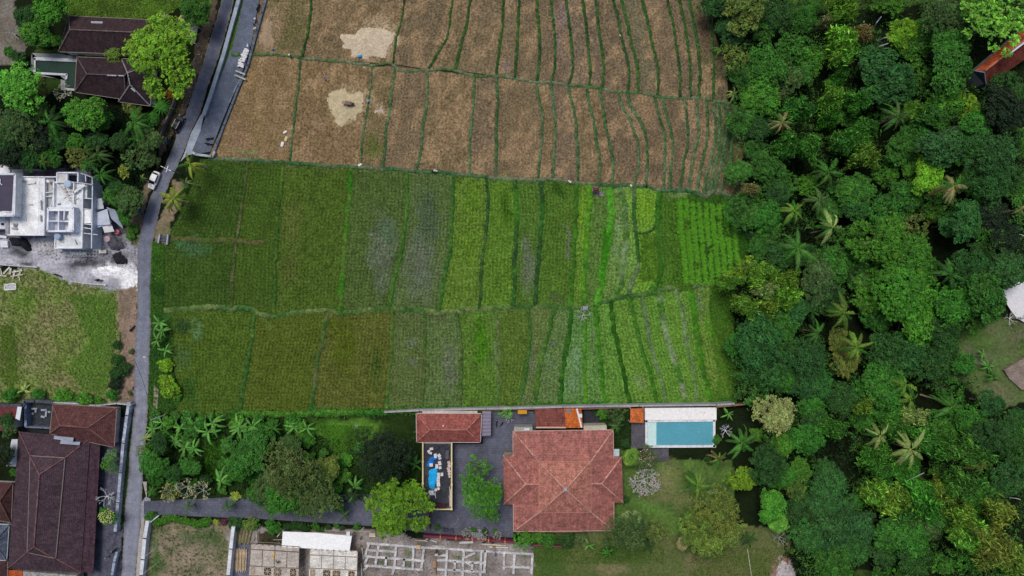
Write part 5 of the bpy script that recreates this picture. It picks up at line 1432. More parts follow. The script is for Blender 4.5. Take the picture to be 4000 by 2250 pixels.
bare('N4', 985, 710, 120, 'silvery leafless tree beside the middle of the long brown roof', 0, None, None, 2.4, (176, 180, 182))
bare('F6', 1160, 315, 95, 'round silvery bush in the middle of the green field', 1, None, None, 0.8, (170, 172, 162), 'bush', 'bare_bush')
o = tree('N6', 2240, 520, 135, 'loose', 'gg', 'pink-flowering tree beside the wooden deck', name='flowering_tree'); blossom_on(o, (216, 176, 170), 3.0, 3.2)
o = bare('N6', 2225, 740, 185, 'white-flowering bare tree on the lawn right of the big red villa', 1, (170, 164, 160), None, 2.4, (170, 172, 172), name='flowering_tree'); blossom_on(o, (176, 164, 160), 4.3, 3.0)
bare('R3', 255, 400, 65, 'white leafless tree right of the swimming pool', 0, None, None, 1.6, (196, 198, 206))
bare('R3', 650, 1180, 80, 'grey leafless bush by the lower garden edge', 1, None, None, 1.2, (140, 144, 132), 'bush', 'bare_bush')
bare('N6', 940, 130, 60, 'white-twigged half-bare tree beside the yellow canopy', 0, None, None, 2.0, (186, 188, 184))
bare('N6', 540, 1225, 70, 'frangipani on the left of the metal rack by the maroon wall', 1, CRM, None, 1.4, name='frangipani', group='frangipani trees')
bare('N6', 680, 1235, 70, 'frangipani behind the metal rack by the maroon wall', 0, CRM, None, 1.4, name='frangipani', group='frangipani trees')
bare('N6', 825, 1235, 55, 'frangipani on the right of the metal rack by the maroon wall', 1, CRM, None, 1.4, name='frangipani', group='frangipani trees')
bare('R3', 1750, 20, 110, 'dead pale tree right of the stacked palms', 1, None, None, 3, (130, 140, 138))
bare('R2', 2330, 1010, 70, 'fallen dead grey tree at the edge of the bare white yard', 0, None, None, 0.6, (200, 196, 192))

# young trees filling the wood between the crowns, dark gaps left open
VOID = [(pix(s)[0], r * K2) for s, r in (('R1 1290,110', 95), ('R1 950,570', 85), ('R1 790,1210', 95), ('R1 1220,1260', 85), ('R2 1890,470', 170), ('R2 1160,1090', 130), ('R3 1010,510', 120), ('R3 1120,640', 90), ('R3 1280,1330', 110), ('R3 700,910', 50), ('R3 730,130', 60), ('R1 2150,970', 70), ('R1 1400,960', 60),
        ('R2 830,420', 50), ('R2 940,1050', 70), ('R2 2330,870', 130), ('R2 2300,1280', 250), ('R2 2080,1180', 120), ('R3 2300,60', 180), ('R1 2250,450', 230), ('R3 640,1370', 110), ('R3 480,1260', 130), ('R2 340,500', 90))]
rg = np.random.default_rng(5)
nfill = 0
for _ in range(6000):
    px, py = rg.uniform(2830, 4020), rg.uniform(-20, 2270)
    if nfill >= 52 or px < 2880 + 110 * (py > 1560) + 120 * (py > 2000):
        continue
    r = rg.uniform(44, 70)
    if any(math.hypot(px - v[0], py - v[1]) < q + 0.6 * r for v, q in VOID):
        continue
    if any(math.hypot(px - a, py - b) < 0.55 * c + 0.42 * r for a, b, c in TREES):
        continue
    tree('Z', px, py, r, str(rg.choice(['broad', 'loose', 'broad'])), str(rg.choice(['dk', 'md', 'md', 'bm', 'br'])), hgt=6.0)
    nfill += 1
GARD = pix('N4 1400,-90 N5 0,-60 700,0 1250,60 1250,180 1150,500 1000,650 300,760 N4 1700,560 1420,600')
for _ in range(3000):
    px, py = rg.uniform(570, 1420), rg.uniform(1610, 1960)
    r = rg.uniform(20, 40)
    if nfill >= 97 or not inside(px, py, GARD) or (1230 < px < 1400 and py < 1760) or (760 < px < 860 and 1740 < py < 1860):
        continue
    if any(math.hypot(px - a, py - b) < 0.5 * c + 0.4 * r for a, b, c in TREES):
        continue
    tree('Z', px, py, r, 'shrub', str(rg.choice(['dk', 'md', 'md', 'br', 'bm'])), hgt=3.0)
    nfill += 1
print('trees', len(TREES), 'fill', nfill)
# ------------------------------------------------------------------ buildings
def shrink(pts, d):
    """quad or polygon moved inwards by d (towards its centre, per axis)"""
    c = sum((Vector(p) for p in pts), Vector()) / len(pts)
    out = []
    for p in pts:
        v = Vector(p) - c
        L = math.hypot(v.x, v.y)
        k = max(0.1, 1 - d * 1.35 / L)
        out.append(Vector((c.x + v.x * k, c.y + v.y * k, p[2])))
    return out

def roof_faces(b, e, r, vertical):
    TL, TR, BR, BL = e
    r0, r1 = r if len(r) == 2 else (r[0], r[0])
    if len(r) == 1:
        F = [(TL, TR, r0), (TR, BR, r0), (BR, BL, r0), (BL, TL, r0)]
    elif vertical:
        F = [(TL, TR, r0), (TR, BR, r1, r0), (BR, BL, r1), (BL, TL, r0, r1)]
    else:
        F = [(TL, TR, r1, r0), (TR, BR, r1), (BR, BL, r0, r1), (BL, TL, r0)]
    for f in F:
        # first edge along the eave so that tile rows follow it; anticlockwise from above
        f = [f[1], f[0]] + list(f[2:])[::-1]
        b.add(f, [tuple(range(len(f)))])

def hip_roof(root, eave, ridge, z, zr, color, mat=TILES, wall=(190, 188, 182), vertical=False, tileset=None, cap=None, overhang=0.7, fascia=(150, 140, 130), walls=True, zw=0.0):
    e = P(eave, z)
    r = P(ridge, zr)
    b = MB()
    roof_faces(b, e, r, vertical)
    n = len(e)
    low = [Vector((p.x, p.y, p.z - 0.16)) for p in e]
    b.add(low, [(0, 1, 2, 3)])
    roof = b.build('roof', mat, color, root)
    f = MB()
    for i in range(4):
        f.beam(e[i] + Vector((0, 0, 0.004)), e[(i + 1) % 4] + Vector((0, 0, 0.004)), 0.14, 0.22)
    f.build('fascia', PLAIN, C(*fascia), roof)
    c = MB()
    ends = ([(0, 0), (1, 0), (2, 1), (3, 1)] if vertical else [(0, 0), (3, 0), (1, 1), (2, 1)]) if len(r) == 2 else [(i, 0) for i in range(4)]
    for i, k in ends:
        c.tube([e[i] + Vector((0, 0, 0.05)), r[k] + Vector((0, 0, 0.05))], 0.15, 6)
    if len(r) == 2:
        c.tube([r[0] + Vector((0, 0, 0.05)), r[1] + Vector((0, 0, 0.05))], 0.16, 6)
    c.build('ridge_cap', TILES, C(*cap) if cap else tuple(min(1, v * 1.5) for v in color), roof)
    if walls:
        w = MB().prism(shrink(e, overhang), zw - 0.3, z - 0.12)
        w.build('wall', CONCRETE, C(*wall), root)
    return roof

def root_at(name, label, cat, s, group=None):
    p = P(s)[0]
    return thing(name, label, cat, (p.x, p.y, 0), 0, group)

BRN, DBR, RED, RBR = C(60, 46, 50), C(46, 38, 46), C(140, 80, 72), C(96, 62, 60)
# upper brown house
h = root_at('house', 'upper of the two dark brown hipped roofs left of the great lime tree', 'house', 'N1 950,330')
hip_roof(h, 'N1 650,150 1500,190 1470,520 552,487', 'N1 660,280 1330,308', 3.4, 6.2, C(66, 50, 52), cap=(120, 104, 104))
p = P('N1 864,203 973,206 973,225 864,222', 4.55)
q = MB().prism(p, 4.62, 4.78); q.build('skylight', PLAIN, C(150, 150, 156), h)
# lower brown house
h = root_at('house', 'lower dark brown hipped roof beside the green pool', 'house', 'N1 1000,760')
hip_roof(h, 'N1 725,537 1350,560 1190,940 705,868', 'N1 820,700 1172,714', 3.4, 6.0, C(58, 44, 48), cap=(110, 94, 98))
hip_roof(h, 'N1 1150,560 1440,600 1418,1000 1120,960', 'N1 1205,690 1228,800', 3.3, 5.8, C(52, 40, 46), vertical=True, cap=(150, 146, 150))
q = MB(); q.tube(P('N1 1015,711 1100,714', 6.07) , 0.17, 6); q.tube(P('N1 1120,714 1172,716', 6.07), 0.17, 6); q.tube(P('N1 1232,826 1280,865', 5.2), 0.2, 6)
each(q, 'repair_mortar', CONCRETE, C(170, 172, 178), h)
# green pool
h = root_at('swimming_pool', 'L-shaped dark green pool with white rim beside the lower brown roof', 'swimming pool', 'N1 530,640')
wt = MB(); pts = P('N1 337,560 725,578 722,850 690,838 682,832 614,830 612,760 632,745 632,712 337,678', 0.1)
wt.prism(pts, -1.2, 0.06); wt.build('water', WATER, C(24, 52, 42), h)
cp = MB()
for s, wdt in (('N1 322,552 728,570', 0.75), ('N1 327,545 327,690', 0.45), ('N1 322,687 632,704', 0.5), ('N1 630,700 622,746', 0.45), ('N1 610,838 700,846', 0.5)):
    a, c2 = P(s, 0.35); cp.beam(a, c2, wdt, 0.6)
cp.build('coping', CONCRETE, C(190, 190, 194), h)
sheet('pool_deck', 'N1 300,500 560,508 728,536 725,560 330,545 325,690 632,712 622,760 610,850 575,850 572,745 360,715 285,660', CONCRETE, C(134, 136, 142), 0.05)
# white garden frame by the road
h = root_at('pergola', 'white slatted frame behind the yellow frangipani at the upper left roadside', 'pergola', 'N1 1840,300')
q = MB()
for i in range(6):
    a, c2 = P(f'N1 {1820 + i * 9},{238 + i * 3} {1775 + i * 12},{380 + i * 4}', 2.4); q.beam(a, c2, 0.08, 0.1)
for s in ('N1 1815,240 1880,262', 'N1 1775,385 1840,410'):
    a, c2 = P(s, 2.32); q.beam(a, c2, 0.12, 0.14)
each(q, 'slat', PLAIN, C(176, 178, 182), h)
q = MB()
for s in ('N1 1815,240', 'N1 1880,262', 'N1 1775,385', 'N1 1840,410'):
    a = P(s, 2.2)[0]; q.box((a.x, a.y, 1.0), (0.12, 0.12, 2.3))
each(q, 'post', PLAIN, C(150, 150, 154), h)

def wall(label, s, w, z, col, mat=OLDCONC, name='boundary_wall', zb=-0.5, group=None, cap=None):
    pts = P(s, z)
    c = sum(pts, Vector()) / len(pts)
    r = thing(name, label, 'wall', (c.x, c.y, 0), 0, group)
    b = MB()
    for i in range(len(pts) - 1):
        d = (pts[i + 1] - pts[i]); d.normalize()
        b.beam(pts[i] - d * (w * 0.3 if i else 0), pts[i + 1], w, z - zb)
    b.build('wall_body', mat, C(*col), r)
    if cap:
        k = MB()
        for i in range(len(pts) - 1):
            k.beam(pts[i] + Vector((0, 0, 0.08)), pts[i + 1] + Vector((0, 0, 0.08)), w + 0.12, 0.083)
        k.build('coping', CONCRETE, C(*cap), r)
    return r
wall('weathered concrete wall between the road and the paved lane', 'N1 2275,-120 2250,0 2180,250 2112,500 2032,750 1975,930 1920,1085', 0.75, 0.9, (132, 142, 154), cap=(146, 156, 168))
wall('dark drain wall between the paved lane and the stubble field', 'N1 2520,-60 2470,120 2385,430 2335,620 2250,820 2185,990 2110,1180 2045,1360 2012,1440', 0.5, 0.5, (92, 100, 116))
wall('inner kerb wall along the right side of the paved lane', 'N1 2330,640 2235,800 2160,970', 0.3, 0.35, (112, 120, 130))
wall('short concrete wall closing the lower end of the paved lane', 'N2 1815,108 1850,128 2000,146 2022,100', 0.55, 0.9, (160, 166, 172))
wall('low mossy wall at the foot of the great lime tree beside the road verge', 'N1 1700,700 1670,830 1625,980 1560,1140 1500,1300', 0.35, 1.4, (104, 94, 96))
wall('weathered white wall running along the bottom of the green field', 'Z 1500,1610 1640,1603 1900,1597 2200,1590 2500,1585 2800,1582 2870,1577', 0.42, 1.5, (158, 155, 158), CONCRETE, zb=-2.2)
wall('narrow dark red wall top under the white field wall, villa side', 'N6 690,52 1180,46 1680,42 2090,26', 0.25, 1.3, (122, 84, 84), PLAIN)
wall('brown fence wall continuing from the pool to the trees', 'R3 180,222 300,212 420,200', 0.35, 1.2, (124, 96, 78))
wall('maroon wall with orange pillars below the paved court', 'N6 130,1243 500,1268 770,1285 1000,1305', 0.55, 1.6, (108, 46, 62), PLAIN)
wall('maroon garden wall below the big red villa', 'N6 1160,1327 1430,1343', 0.3, 1.4, (106, 56, 66), PLAIN)
wall('white boundary wall along the road beside the bare lot', 'N4 1390,930 1362,1100 1345,1300 1328,1449 1318,1600', 0.85, 1.7, (196, 198, 206), CONCRETE)
wall('slanted white gate wall at the corner of the bare lot', 'N4 1405,950 1495,880', 0.3, 1.3, (176, 180, 188), CONCRETE)
wall('white boundary wall between the bare lot and the building site', 'N4 2200,985 2175,1200 2150,1449 2135,1600', 0.8, 2.2, (206, 208, 214), CONCRETE)
wall('streaked white compound wall between the long brown roof and the road', 'N4 1215,-190 1195,-60 1160,200 1135,480 1110,760 1085,1030', 0.7, 1.6, (160, 168, 184))
wall('grey wall remnant south of the compound gateway', 'N4 1100,1225 1075,1320 1055,1449 1045,1600', 0.6, 1.3, (136, 146, 160))
wall('pale wall along the top of the red-roofed compound', 'N3 500,1140 760,1155 905,1172 1100,1150 1235,1165', 0.3, 2.0, (170, 172, 176))
wall('small concrete wall post beside the road at the compound corner', 'N3 1228,1140 1222,1205', 0.5, 1.2, (160, 166, 176))
wall('low concrete retaining wall left of the unfinished house lane', 'N2 -100,1160 200,1182 350,1192', 0.3, 0.6, (176, 176, 182))
wall('pale kerb wall along the lower edge of the dusty site entrance', 'N2 660,1325 800,1345 1000,1362', 0.25, 0.4, (190, 190, 194))
q = root_at('culvert', 'concrete culvert box at the left edge of the green field', 'culvert', 'N2 1535,930')
b = MB()
for s in ('N2 1505,880 1490,965', 'N2 1582,885 1572,978'):
    a, c2 = P(s, 0.8); b.beam(a, c2, 0.35, 1.2)
each(b, 'side_wall', CONCRETE, C(150, 156, 166), q)
a = P('N2 1515,895 1575,900 1568,950 1505,945', 0.3); MB().prism(a, -0.2, 0.3).build('slab', OLDCONC, C(84, 88, 98), q)
a = P('N3 1450,965', 0.5)[0]

# ---- unfinished white house
U = root_at('unfinished_house', 'unfinished white concrete house with open flat roofs at the left edge', 'house', 'N2 480,650')
WHT = C(210, 212, 216)
def slab(s, z, t, color, mat=CONCRETE, name='roof_slab', base=None):
    b = MB(); b.prism(P(s, z), (base if base is not None else z - t), z)
    return b.build(name, mat, color, U)
def parapet(s, z, w, hgt, color=(222, 222, 226), name='parapet', par=None):
    b = MB(); pts = P(s, z)
    for i in range(len(pts) - 1):
        b.beam(pts[i], pts[i + 1], w, hgt + 0.02)
    return b.build(name, CONCRETE, C(*color), par or U)
slab('N2 75,338 420,338 420,885 70,885', 3.6, 0.3, C(216, 218, 222), base=-0.2)
slab('N2 150,345 372,345 355,870 110,870', 3.66, 0.1, C(227, 228, 233), name='screed')
parapet('N2 418,338 414,890 66,888', 4.0, 0.22, 0.6)
parapet('N2 145,338 530,340', 4.0, 0.2, 0.6)
slab('N2 420,340 510,340 505,860 425,860', 3.0, 0.3, C(166, 170, 172), base=-0.2)
slab('N2 -200,310 145,310 135,708 -200,708', 6.2, 0.3, C(207, 210, 213), base=-0.2)
parapet('N2 -200,313 142,313 132,705 -200,705', 6.7, 0.45, 0.55, (200, 202, 210))
b = MB(); a = P('N2 -200,330 122,330 104,662 -200,662', 6.4)
b.add([a[3], a[2], a[1], a[0]], [(0, 1, 2, 3)], uv=[(0, 0), (0, 20), (15, 20), (15, 0)]); b.build('metal_roof', SHEET, C(58, 50, 74), U)
b = MB()
for s in ('N2 2,360 0,410', 'N2 0,400 20,418', 'N2 20,664 92,668'):
    a, c2 = P(s, 6.7); b.beam(a, c2, 0.12, 0.1)
each(b, 'batten', PLAIN, C(216, 216, 222), U)
# right block
slab('N2 505,390 775,400 775,1008 515,1010', 3.8, 0.3, C(207, 210, 213), base=-0.2)
parapet('N2 690,590 695,390 505,390 500,640', 4.5, 0.25, 0.75)
parapet('N2 695,390 800,402 872,412', 4.3, 0.2, 0.5, (176, 180, 190))
parapet('N2 780,395 772,1012 515,1012 520,880', 4.1, 0.2, 0.4)
parapet('N2 872,400 862,1015', 3.9, 0.25, 3.9, (185, 192, 205), 'side_wall')
b = MB()
for s in ('N2 785,410 870,418', 'N2 785,540 865,546', 'N2 785,640 865,650', 'N2 782,780 862,792', 'N2 780,818 860,830', 'N2 778,870 920,886', 'N2 700,700 745,703', 'N2 700,790 770,800', 'N2 420,525 500,525', 'N2 430,490 500,480', 'N2 475,640 500,525', 'N2 390,480 418,700', 'N2 395,520 420,522'):
    a, c2 = P(s, 3.7); MB().beam(a, c2, 0.2, 0.25).build('beam', CONCRETE, C(203, 207, 209), U)

slab('N2 785,412 824,415 822,540 785,538', 3.5, 0.15, C(188, 194, 194), base=0)
slab('N2 785,648 862,655 858,778 783,775', 3.6, 0.12, C(236, 236, 236), name='white_panel')
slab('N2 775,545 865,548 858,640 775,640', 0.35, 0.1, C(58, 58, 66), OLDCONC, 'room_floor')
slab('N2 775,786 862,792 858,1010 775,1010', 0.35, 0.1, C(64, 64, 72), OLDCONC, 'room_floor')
# stair tower
def frame(outer, inner_list, z, t, color):
    b = MB(); o = P(outer, z)
    return b
tw = P('N2 447,625 692,625 690,855 442,858', 5.6)
parapet('N2 452,632 690,632 688,850 446,852 452,632', 5.8, 0.42, 5.8, (214, 216, 227), 'tower_wall')
slab('N2 455,640 690,640 688,662 455,662', 5.75, 0.3, C(225, 226, 231), name='tower_slab')
slab('N2 648,662 684,662 682,845 645,845', 5.72, 0.3, C(225, 226, 231), name='tower_slab')
parapet('N2 553,662 550,848', 5.65, 0.3, 1.6, (212, 214, 225), 'tower_beam')
parapet('N2 606,662 602,745', 5.6, 0.3, 0.8, (212, 214, 225), 'tower_beam')
parapet('N2 460,756 645,760', 5.62, 0.3, 1.6, (212, 214, 225), 'tower_beam')
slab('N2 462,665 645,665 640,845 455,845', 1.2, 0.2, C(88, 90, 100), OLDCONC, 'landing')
slab('N2 462,765 540,765 535,845 458,845', 3.9, 0.2, C(205, 207, 211), name='landing')
b = MB()
for i in range(7):
    a, c2 = P(f'N2 {612},{675 + i * 11} {640},{675 + i * 11}', 3.0 + 0.17 * i); b.beam(a, c2, 0.24, 0.17)
for i in range(6):
    a, c2 = P(f'N2 {562 + i * 13},{772} {562 + i * 13},{782 + (i % 3) * 20}', 3.2); b.beam(a, c2, 0.08, 0.1)
a, c2 = P('N2 568,800 640,800', 3.6); b.beam(a, c2, 0.1, 0.12)
b.build('stair', CONCRETE, C(166, 164, 166), U)
# upper room at the top
parapet('N2 535,388 537,300 735,300 732,388', 3.9, 0.3, 3.9, (207, 209, 220), 'room_wall')
slab('N2 540,304 630,304 632,385 540,385', 3.7, 0.25, C(188, 186, 186), name='room_slab')
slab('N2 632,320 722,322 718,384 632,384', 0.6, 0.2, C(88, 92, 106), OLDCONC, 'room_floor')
parapet('N2 632,312 630,388', 3.85, 0.25, 0.5, (207, 209, 220), 'room_beam')
parapet('N2 738,300 800,318 868,345 870,410', 3.2, 0.22, 3.2, (179, 183, 196), 'room_wall')
parapet('N2 805,325 808,385', 3.1, 0.18, 0.4, (187, 192, 205), 'room_beam')
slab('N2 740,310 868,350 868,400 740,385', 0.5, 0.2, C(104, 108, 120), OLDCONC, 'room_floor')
# rooms on the left side
slab('N2 -200,715 65,715 62,830 -200,830', 2.8, 0.2, C(218, 219, 224), base=0)
slab('N2 150,345 185,345 185,400 150,400', 3.75, 0.2, C(194, 199, 200), name='ledge')
slab('N2 148,520 180,520 178,620 148,620', 4.4, 0.3, C(225, 226, 231), name='ledge')
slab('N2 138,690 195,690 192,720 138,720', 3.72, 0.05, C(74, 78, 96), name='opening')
parapet('N2 66,715 66,885', 3.9, 0.8, 0.3, (150, 148, 154), 'gutter')
slab('N2 -100,230 95,225 92,305 -100,305', 2.6, 0.2, C(210, 211, 216), base=0)
slab('N2 105,270 215,268 215,335 105,335', 2.2, 0.2, C(155, 162, 161), base=0)
parapet('N2 218,330 220,270 380,272', 2.0, 0.2, 2.0, (140, 144, 154), 'yard_wall')
slab('N2 515,1020 780,1022 778,1012 515,1011', 2.5, 0.2, C(221, 222, 227), base=0)
b = MB()
for s in ('N2 530,1025 525,1085', 'N2 500,960 480,1010', 'N2 520,880 510,1010'):
    a, c2 = P(s, 2.6); b.beam(a, c2, 0.12, 0.12)
each(b, 'prop', WOOD, C(199, 190, 177), U)

def debris(name, label, cat, items, color, mat=PLAIN, group=None):
    """several loose planks: each item its own thing"""
    for k, (s, z, w, t) in enumerate(items):
        a, c2 = P(s, z)
        m = (a + c2) / 2
        r = MB(); r.beam(a - m, c2 - m, w, t)
        o = r.build(name, mat, C(*color) if not isinstance(color, list) else C(*color[k % len(color)]), None, m)
        tag(o, label if isinstance(label, str) else label[k], cat, group)
debris('plank', 'pale loose plank in the jumble on the unfinished roof', 'plank', [('N2 535,395 690,580', 4.3, .14, .08), ('N2 545,430 680,590', 4.2, .14, .08), ('N2 600,430 640,530', 4.15, .35, .06), ('N2 800,415 690,490', 4.5, .5, .07), ('N2 600,510 720,550', 4.1, .2, .06), ('N2 620,480 700,470', 4.2, .15, .06), ('N2 590,540 660,500', 4.12, .2, .05), ('N2 640,560 740,540', 4.05, .25, .05), ('N2 660,450 760,470', 4.05, .2, .05)], [(206, 206, 206), (196, 188, 176), (172, 160, 150)], group='loose planks on the unfinished roof')
debris('offcut', 'small pale building offcut lying on the unfinished roofs', 'offcut', [(f'N2 {x},{y} {x + dx},{y + dy}', 4.0, w, .12) for x, y, dx, dy, w in ((200, 380, 50, 4, .3), (250, 400, 80, -10, .5), (120, 780, 40, 6, .5), (125, 800, 30, 2, .6), (110, 825, 50, 4, .4), (230, 690, 10, 60, .2), (265, 600, 40, 0, .15), (385, 560, 6, 90, .25), (380, 700, 4, 60, .3), (440, 370, 20, 20, .6), (470, 420, 20, 30, .5), (540, 600, 30, -8, .3), (600, 880, 70, 6, .3), (640, 895, 80, -14, .25), (560, 950, 40, 6, .2), (705, 930, 20, 50, .15), (720, 640, 30, 40, .2))], [(150, 148, 146), (214, 212, 208), (176, 166, 150), (120, 120, 126)], PLAIN, 'offcuts on the unfinished roofs')
r = root_at('lattice_panel', 'leaning white lattice frame on the unfinished roof', 'lattice panel', 'N2 570,420')
b = MB()
c4 = P('N2 527,395 600,372 680,545 655,560', 4.6)
for i in range(2):
    b.beam(c4[0].lerp(c4[1], i), c4[3].lerp(c4[2], i), 0.1, 0.1)
for i in range(6):
    b.beam(c4[0].lerp(c4[3], i / 6 + .02), c4[1].lerp(c4[2], i / 6 + .02), 0.08, 0.08)
b.build('lattice', PLAIN, C(214, 216, 218), r)
def drum(label, s, z, rad, hgt, col, name='water_tank', cat='water tank'):
    p = P(s, z)[0]
    o = MB().lathe((0, 0, 0), [(rad, 0), (rad * 1.03, hgt * 0.3), (rad, hgt * 0.34), (rad * 1.03, hgt * 0.66), (rad, hgt * 0.7), (rad, hgt), (rad * 0.85, hgt * 1.06), (rad * 0.25, hgt * 1.08)], 20).build(name, PLAIN, C(*col), None, p, True)
    return tag(o, label, cat)
drum('translucent bluish tank beside the lattice on the unfinished roof', 'N2 660,412', 4.0, 0.85, 0.9, (160, 176, 192))
drum('bluish tank at the front edge of the unfinished roof', 'N2 563,905', 4.0, 0.75, 0.9, (140, 158, 180))
drum('pinkish red drum beside the dark sand heaps', 'N2 1118,862', 0, 0.62, 0.9, (186, 108, 110), 'drum', 'drum')
drum('pale pink tub beside the dark sand heap', 'N2 1022,928', 0, 0.75, 0.6, (176, 152, 156), 'tub', 'tub')
drum('red bucket under the right wall of the unfinished house', 'N2 907,993', 0, 0.25, 0.35, (170, 44, 56), 'bucket', 'bucket')
drum('small black tank on the ledge of the unfinished house', 'N2 738,725', 3.8, 0.28, 0.4, (40, 42, 50), 'bucket', 'bucket')
drum('small dark pot on the left roof of the unfinished house', 'N2 28,787', 2.8, 0.28, 0.3, (36, 38, 46), 'bucket', 'bucket')
def panel(label, s, z, zs, col, mat=SHEET, name='metal_sheet', cat='metal sheet', t=0.06):
    pts = [wld(p, z + d) for p, d in zip(pix(s), zs)]
    c = sum(pts, Vector()) / len(pts)
    b = MB(); V = [p - c for p in pts]
    V2 = [v - Vector((0, 0, t)) for v in V]
    n = len(V)
    ar = sum(V[i].x * V[(i + 1) % n].y - V[(i + 1) % n].x * V[i].y for i in range(n))
    if ar < 0:
        V, V2 = V[::-1], V2[::-1]
    b.add(V + V2, [tuple(range(n)), tuple(range(n, 2 * n))[::-1]] + [(i, n + i, n + (i + 1) % n, (i + 1) % n) for i in range(n)])
    o = b.build(name, mat, C(*col), None, c)
    return tag(o, label, cat)
panel('large tilted pale sheet on the right of the unfinished house', 'N2 878,690 1010,642 1042,790 895,800', 2.4, (0, .3, .5, 0), (178, 186, 200))
panel('bluish tilted sheet strip under the large pale sheet', 'N2 890,770 1045,745 1050,775 895,830', 2.2, (0, .2, .3, 0), (158, 174, 206))
panel('small pale sheet roof above the large tilted sheet', 'N2 905,545 972,543 978,640 915,648', 2.3, (0, .1, .1, 0), (176, 182, 194))
panel('whitest sheet below the large tilted sheet', 'N2 960,795 1050,782 1078,855 985,868', 2.0, (.2, .2, 0, 0), (208, 208, 208))
panel('grey sheet roof under the trees right of the tilted sheets', 'N2 1005,625 1085,650 1150,790 1160,830 1050,735', 2.2, (0, .2, 0, 0, 0), (140, 150, 166))
r = root_at('timber_rack', 'long timber rack in front of the unfinished house', 'rack', 'N2 750,1060')
b = MB()
for s in ('N2 590,1025 915,1030', 'N2 590,1085 915,1088', 'N2 590,1055 915,1060'):
    a, c2 = P(s, 1.0); b.beam(a, c2, 0.12, 0.12)
for i in range(11):
    a, c2 = P(f'N2 {592 + i * 32},1023 {590 + i * 32},1090', 1.1); b.beam(a, c2, 0.1, 0.1)
each(b, 'rail', WOOD, C(190, 190, 194), r)
b = MB()
for i in range(12):
    s = f'N2 {665 + i * 13},{1040 + (i * 7) % 12} {668 + i * 13},{1072 + (i * 5) % 10}'
    a, c2 = P(s, 1.2); b.beam(a, c2, 0.22, 0.12)
each(b, 'board', WOOD, C(200, 200, 204), r)

def mound(label, s, hgt, col, name='sand_heap', cat='sand heap', mat=SOIL, rough=0.5, power=1.0, grain=1.3, z0=0.02):
    poly = pix(s)
    a = np.array(poly)
    c = a.mean(0)
    g = gz(*c)
    n = 72
    ang = np.linspace(0, 2 * math.pi, n, endpoint=False)
    rad = np.zeros(n)
    for i, t in enumerate(ang):
        d = np.array([math.cos(t), math.sin(t)])
        best = 0
        for k in range(len(a)):
            p0, p1 = a[k] - c, a[(k + 1) % len(a)] - c
            e = p1 - p0
            den = d[0] * e[1] - d[1] * e[0]
            if abs(den) < 1e-9:
                continue
            q = (p0[0] * e[1] - p0[1] * e[0]) / den
            u = (p0[0] * d[1] - p0[1] * d[0]) / den
            if q > 0 and -1e-6 <= u <= 1 + 1e-6:
                best = max(best, q)
        rad[i] = best
    rad *= 1 + 0.5 * (fbm(np.cos(ang) * 3 + c[0], np.sin(ang) * 3, 3) - 0.5) + 0.03 * (NPR.uniform(size=n) - 0.5)
    rad *= 1.14 if name == 'straw_heap' else 1.0
    rad = (rad + np.roll(rad, 1) + np.roll(rad, -1)) / 3
    m = 16
    rho = np.linspace(0, 1, m)
    px = c[0] + rho[:, None] * (rad * np.cos(ang))[None, :]
    py = c[1] + rho[:, None] * (rad * np.sin(ang))[None, :]
    prof = (1 - rho ** 2)[:, None] ** power
    nz = fbm(px * S / grain, py * S / grain, 13)
    z = g + z0 - 0.08 + (hgt + 0.08) * prof * (1 - rough + 2 * rough * nz) - (0.12 + .5 * hgt) * rho[:, None] ** 2 * fbm(px * S / .8, py * S / .8, 31)
    k = S * (H - z) / H
    x, y = (px - 2000) * k, (1125 - py) * k
    cw = wld(c, g)
    V = np.stack([x - cw.x, y - cw.y, z - g], -1).reshape(-1, 3)
    i, j = np.meshgrid(np.arange(m - 1), np.arange(n), indexing='ij')
    j2 = (j + 1) % n
    F = np.stack([i * n + j, i * n + j2, (i + 1) * n + j2, (i + 1) * n + j], -1).reshape(-1, 4)
    cc = np.ones((len(V), 3)) * (0.8 + 0.4 * vnoise(px * S / 0.3, py * S / 0.3, 6)).reshape(-1, 1)
    o = link(name, mesh(name, V, F, cc, smooth=True), mat, C(*col), None, cw)
    return tag(o, label, cat)
mound('black sand heap left of the unfinished house front', 'N2 65,905 130,895 230,905 310,985 320,1050 250,1050 200,1000 110,990', 0.9, (36, 36, 42))
mound('charcoal sand heap by the pink tub', 'N2 1000,900 1080,900 1170,960 1200,1030 1130,1045 1040,1040 1000,980', 0.8, (78, 78, 86))
mound('darkest sand ridge at the site corner near the road', 'N2 1030,1060 1130,1040 1225,1110 1225,1170 1120,1180 1060,1140', 0.6, (40, 40, 46))
mound('white lime dust pile across the site entrance', 'N2 880,1195 1000,1170 1100,1175 1210,1200 1220,1250 1150,1275 1050,1260 950,1230', 0.35, (230, 228, 232), 'lime_pile', 'lime pile')
mound('pile of broken white rubble before the unfinished house', 'N2 330,960 420,930 500,960 505,1050 430,1075 350,1050', 0.4, (172, 170, 172), 'rubble_heap', 'rubble', rough=0.9, grain=0.5)
mound('tan straw fan at the corner of the upper stubble field', 'F1 300,110 360,90 410,180 410,330 450,400 430,490 330,495 255,470 240,380 275,270', 0.10, (150, 130, 106), 'straw_heap', 'straw', STRAW, rough=0.4)
mound('great pale straw heap in the upper stubble field', 'F1 1225,260 1330,205 1490,240 1558,290 1530,470 1510,575 1340,530 1280,580 1140,560 1110,480 1045,462 1020,400 1030,330 1080,315 1160,320 1200,290', 0.45, (186, 170, 146), 'straw_heap', 'straw', STRAW, rough=0.3, power=0.8)
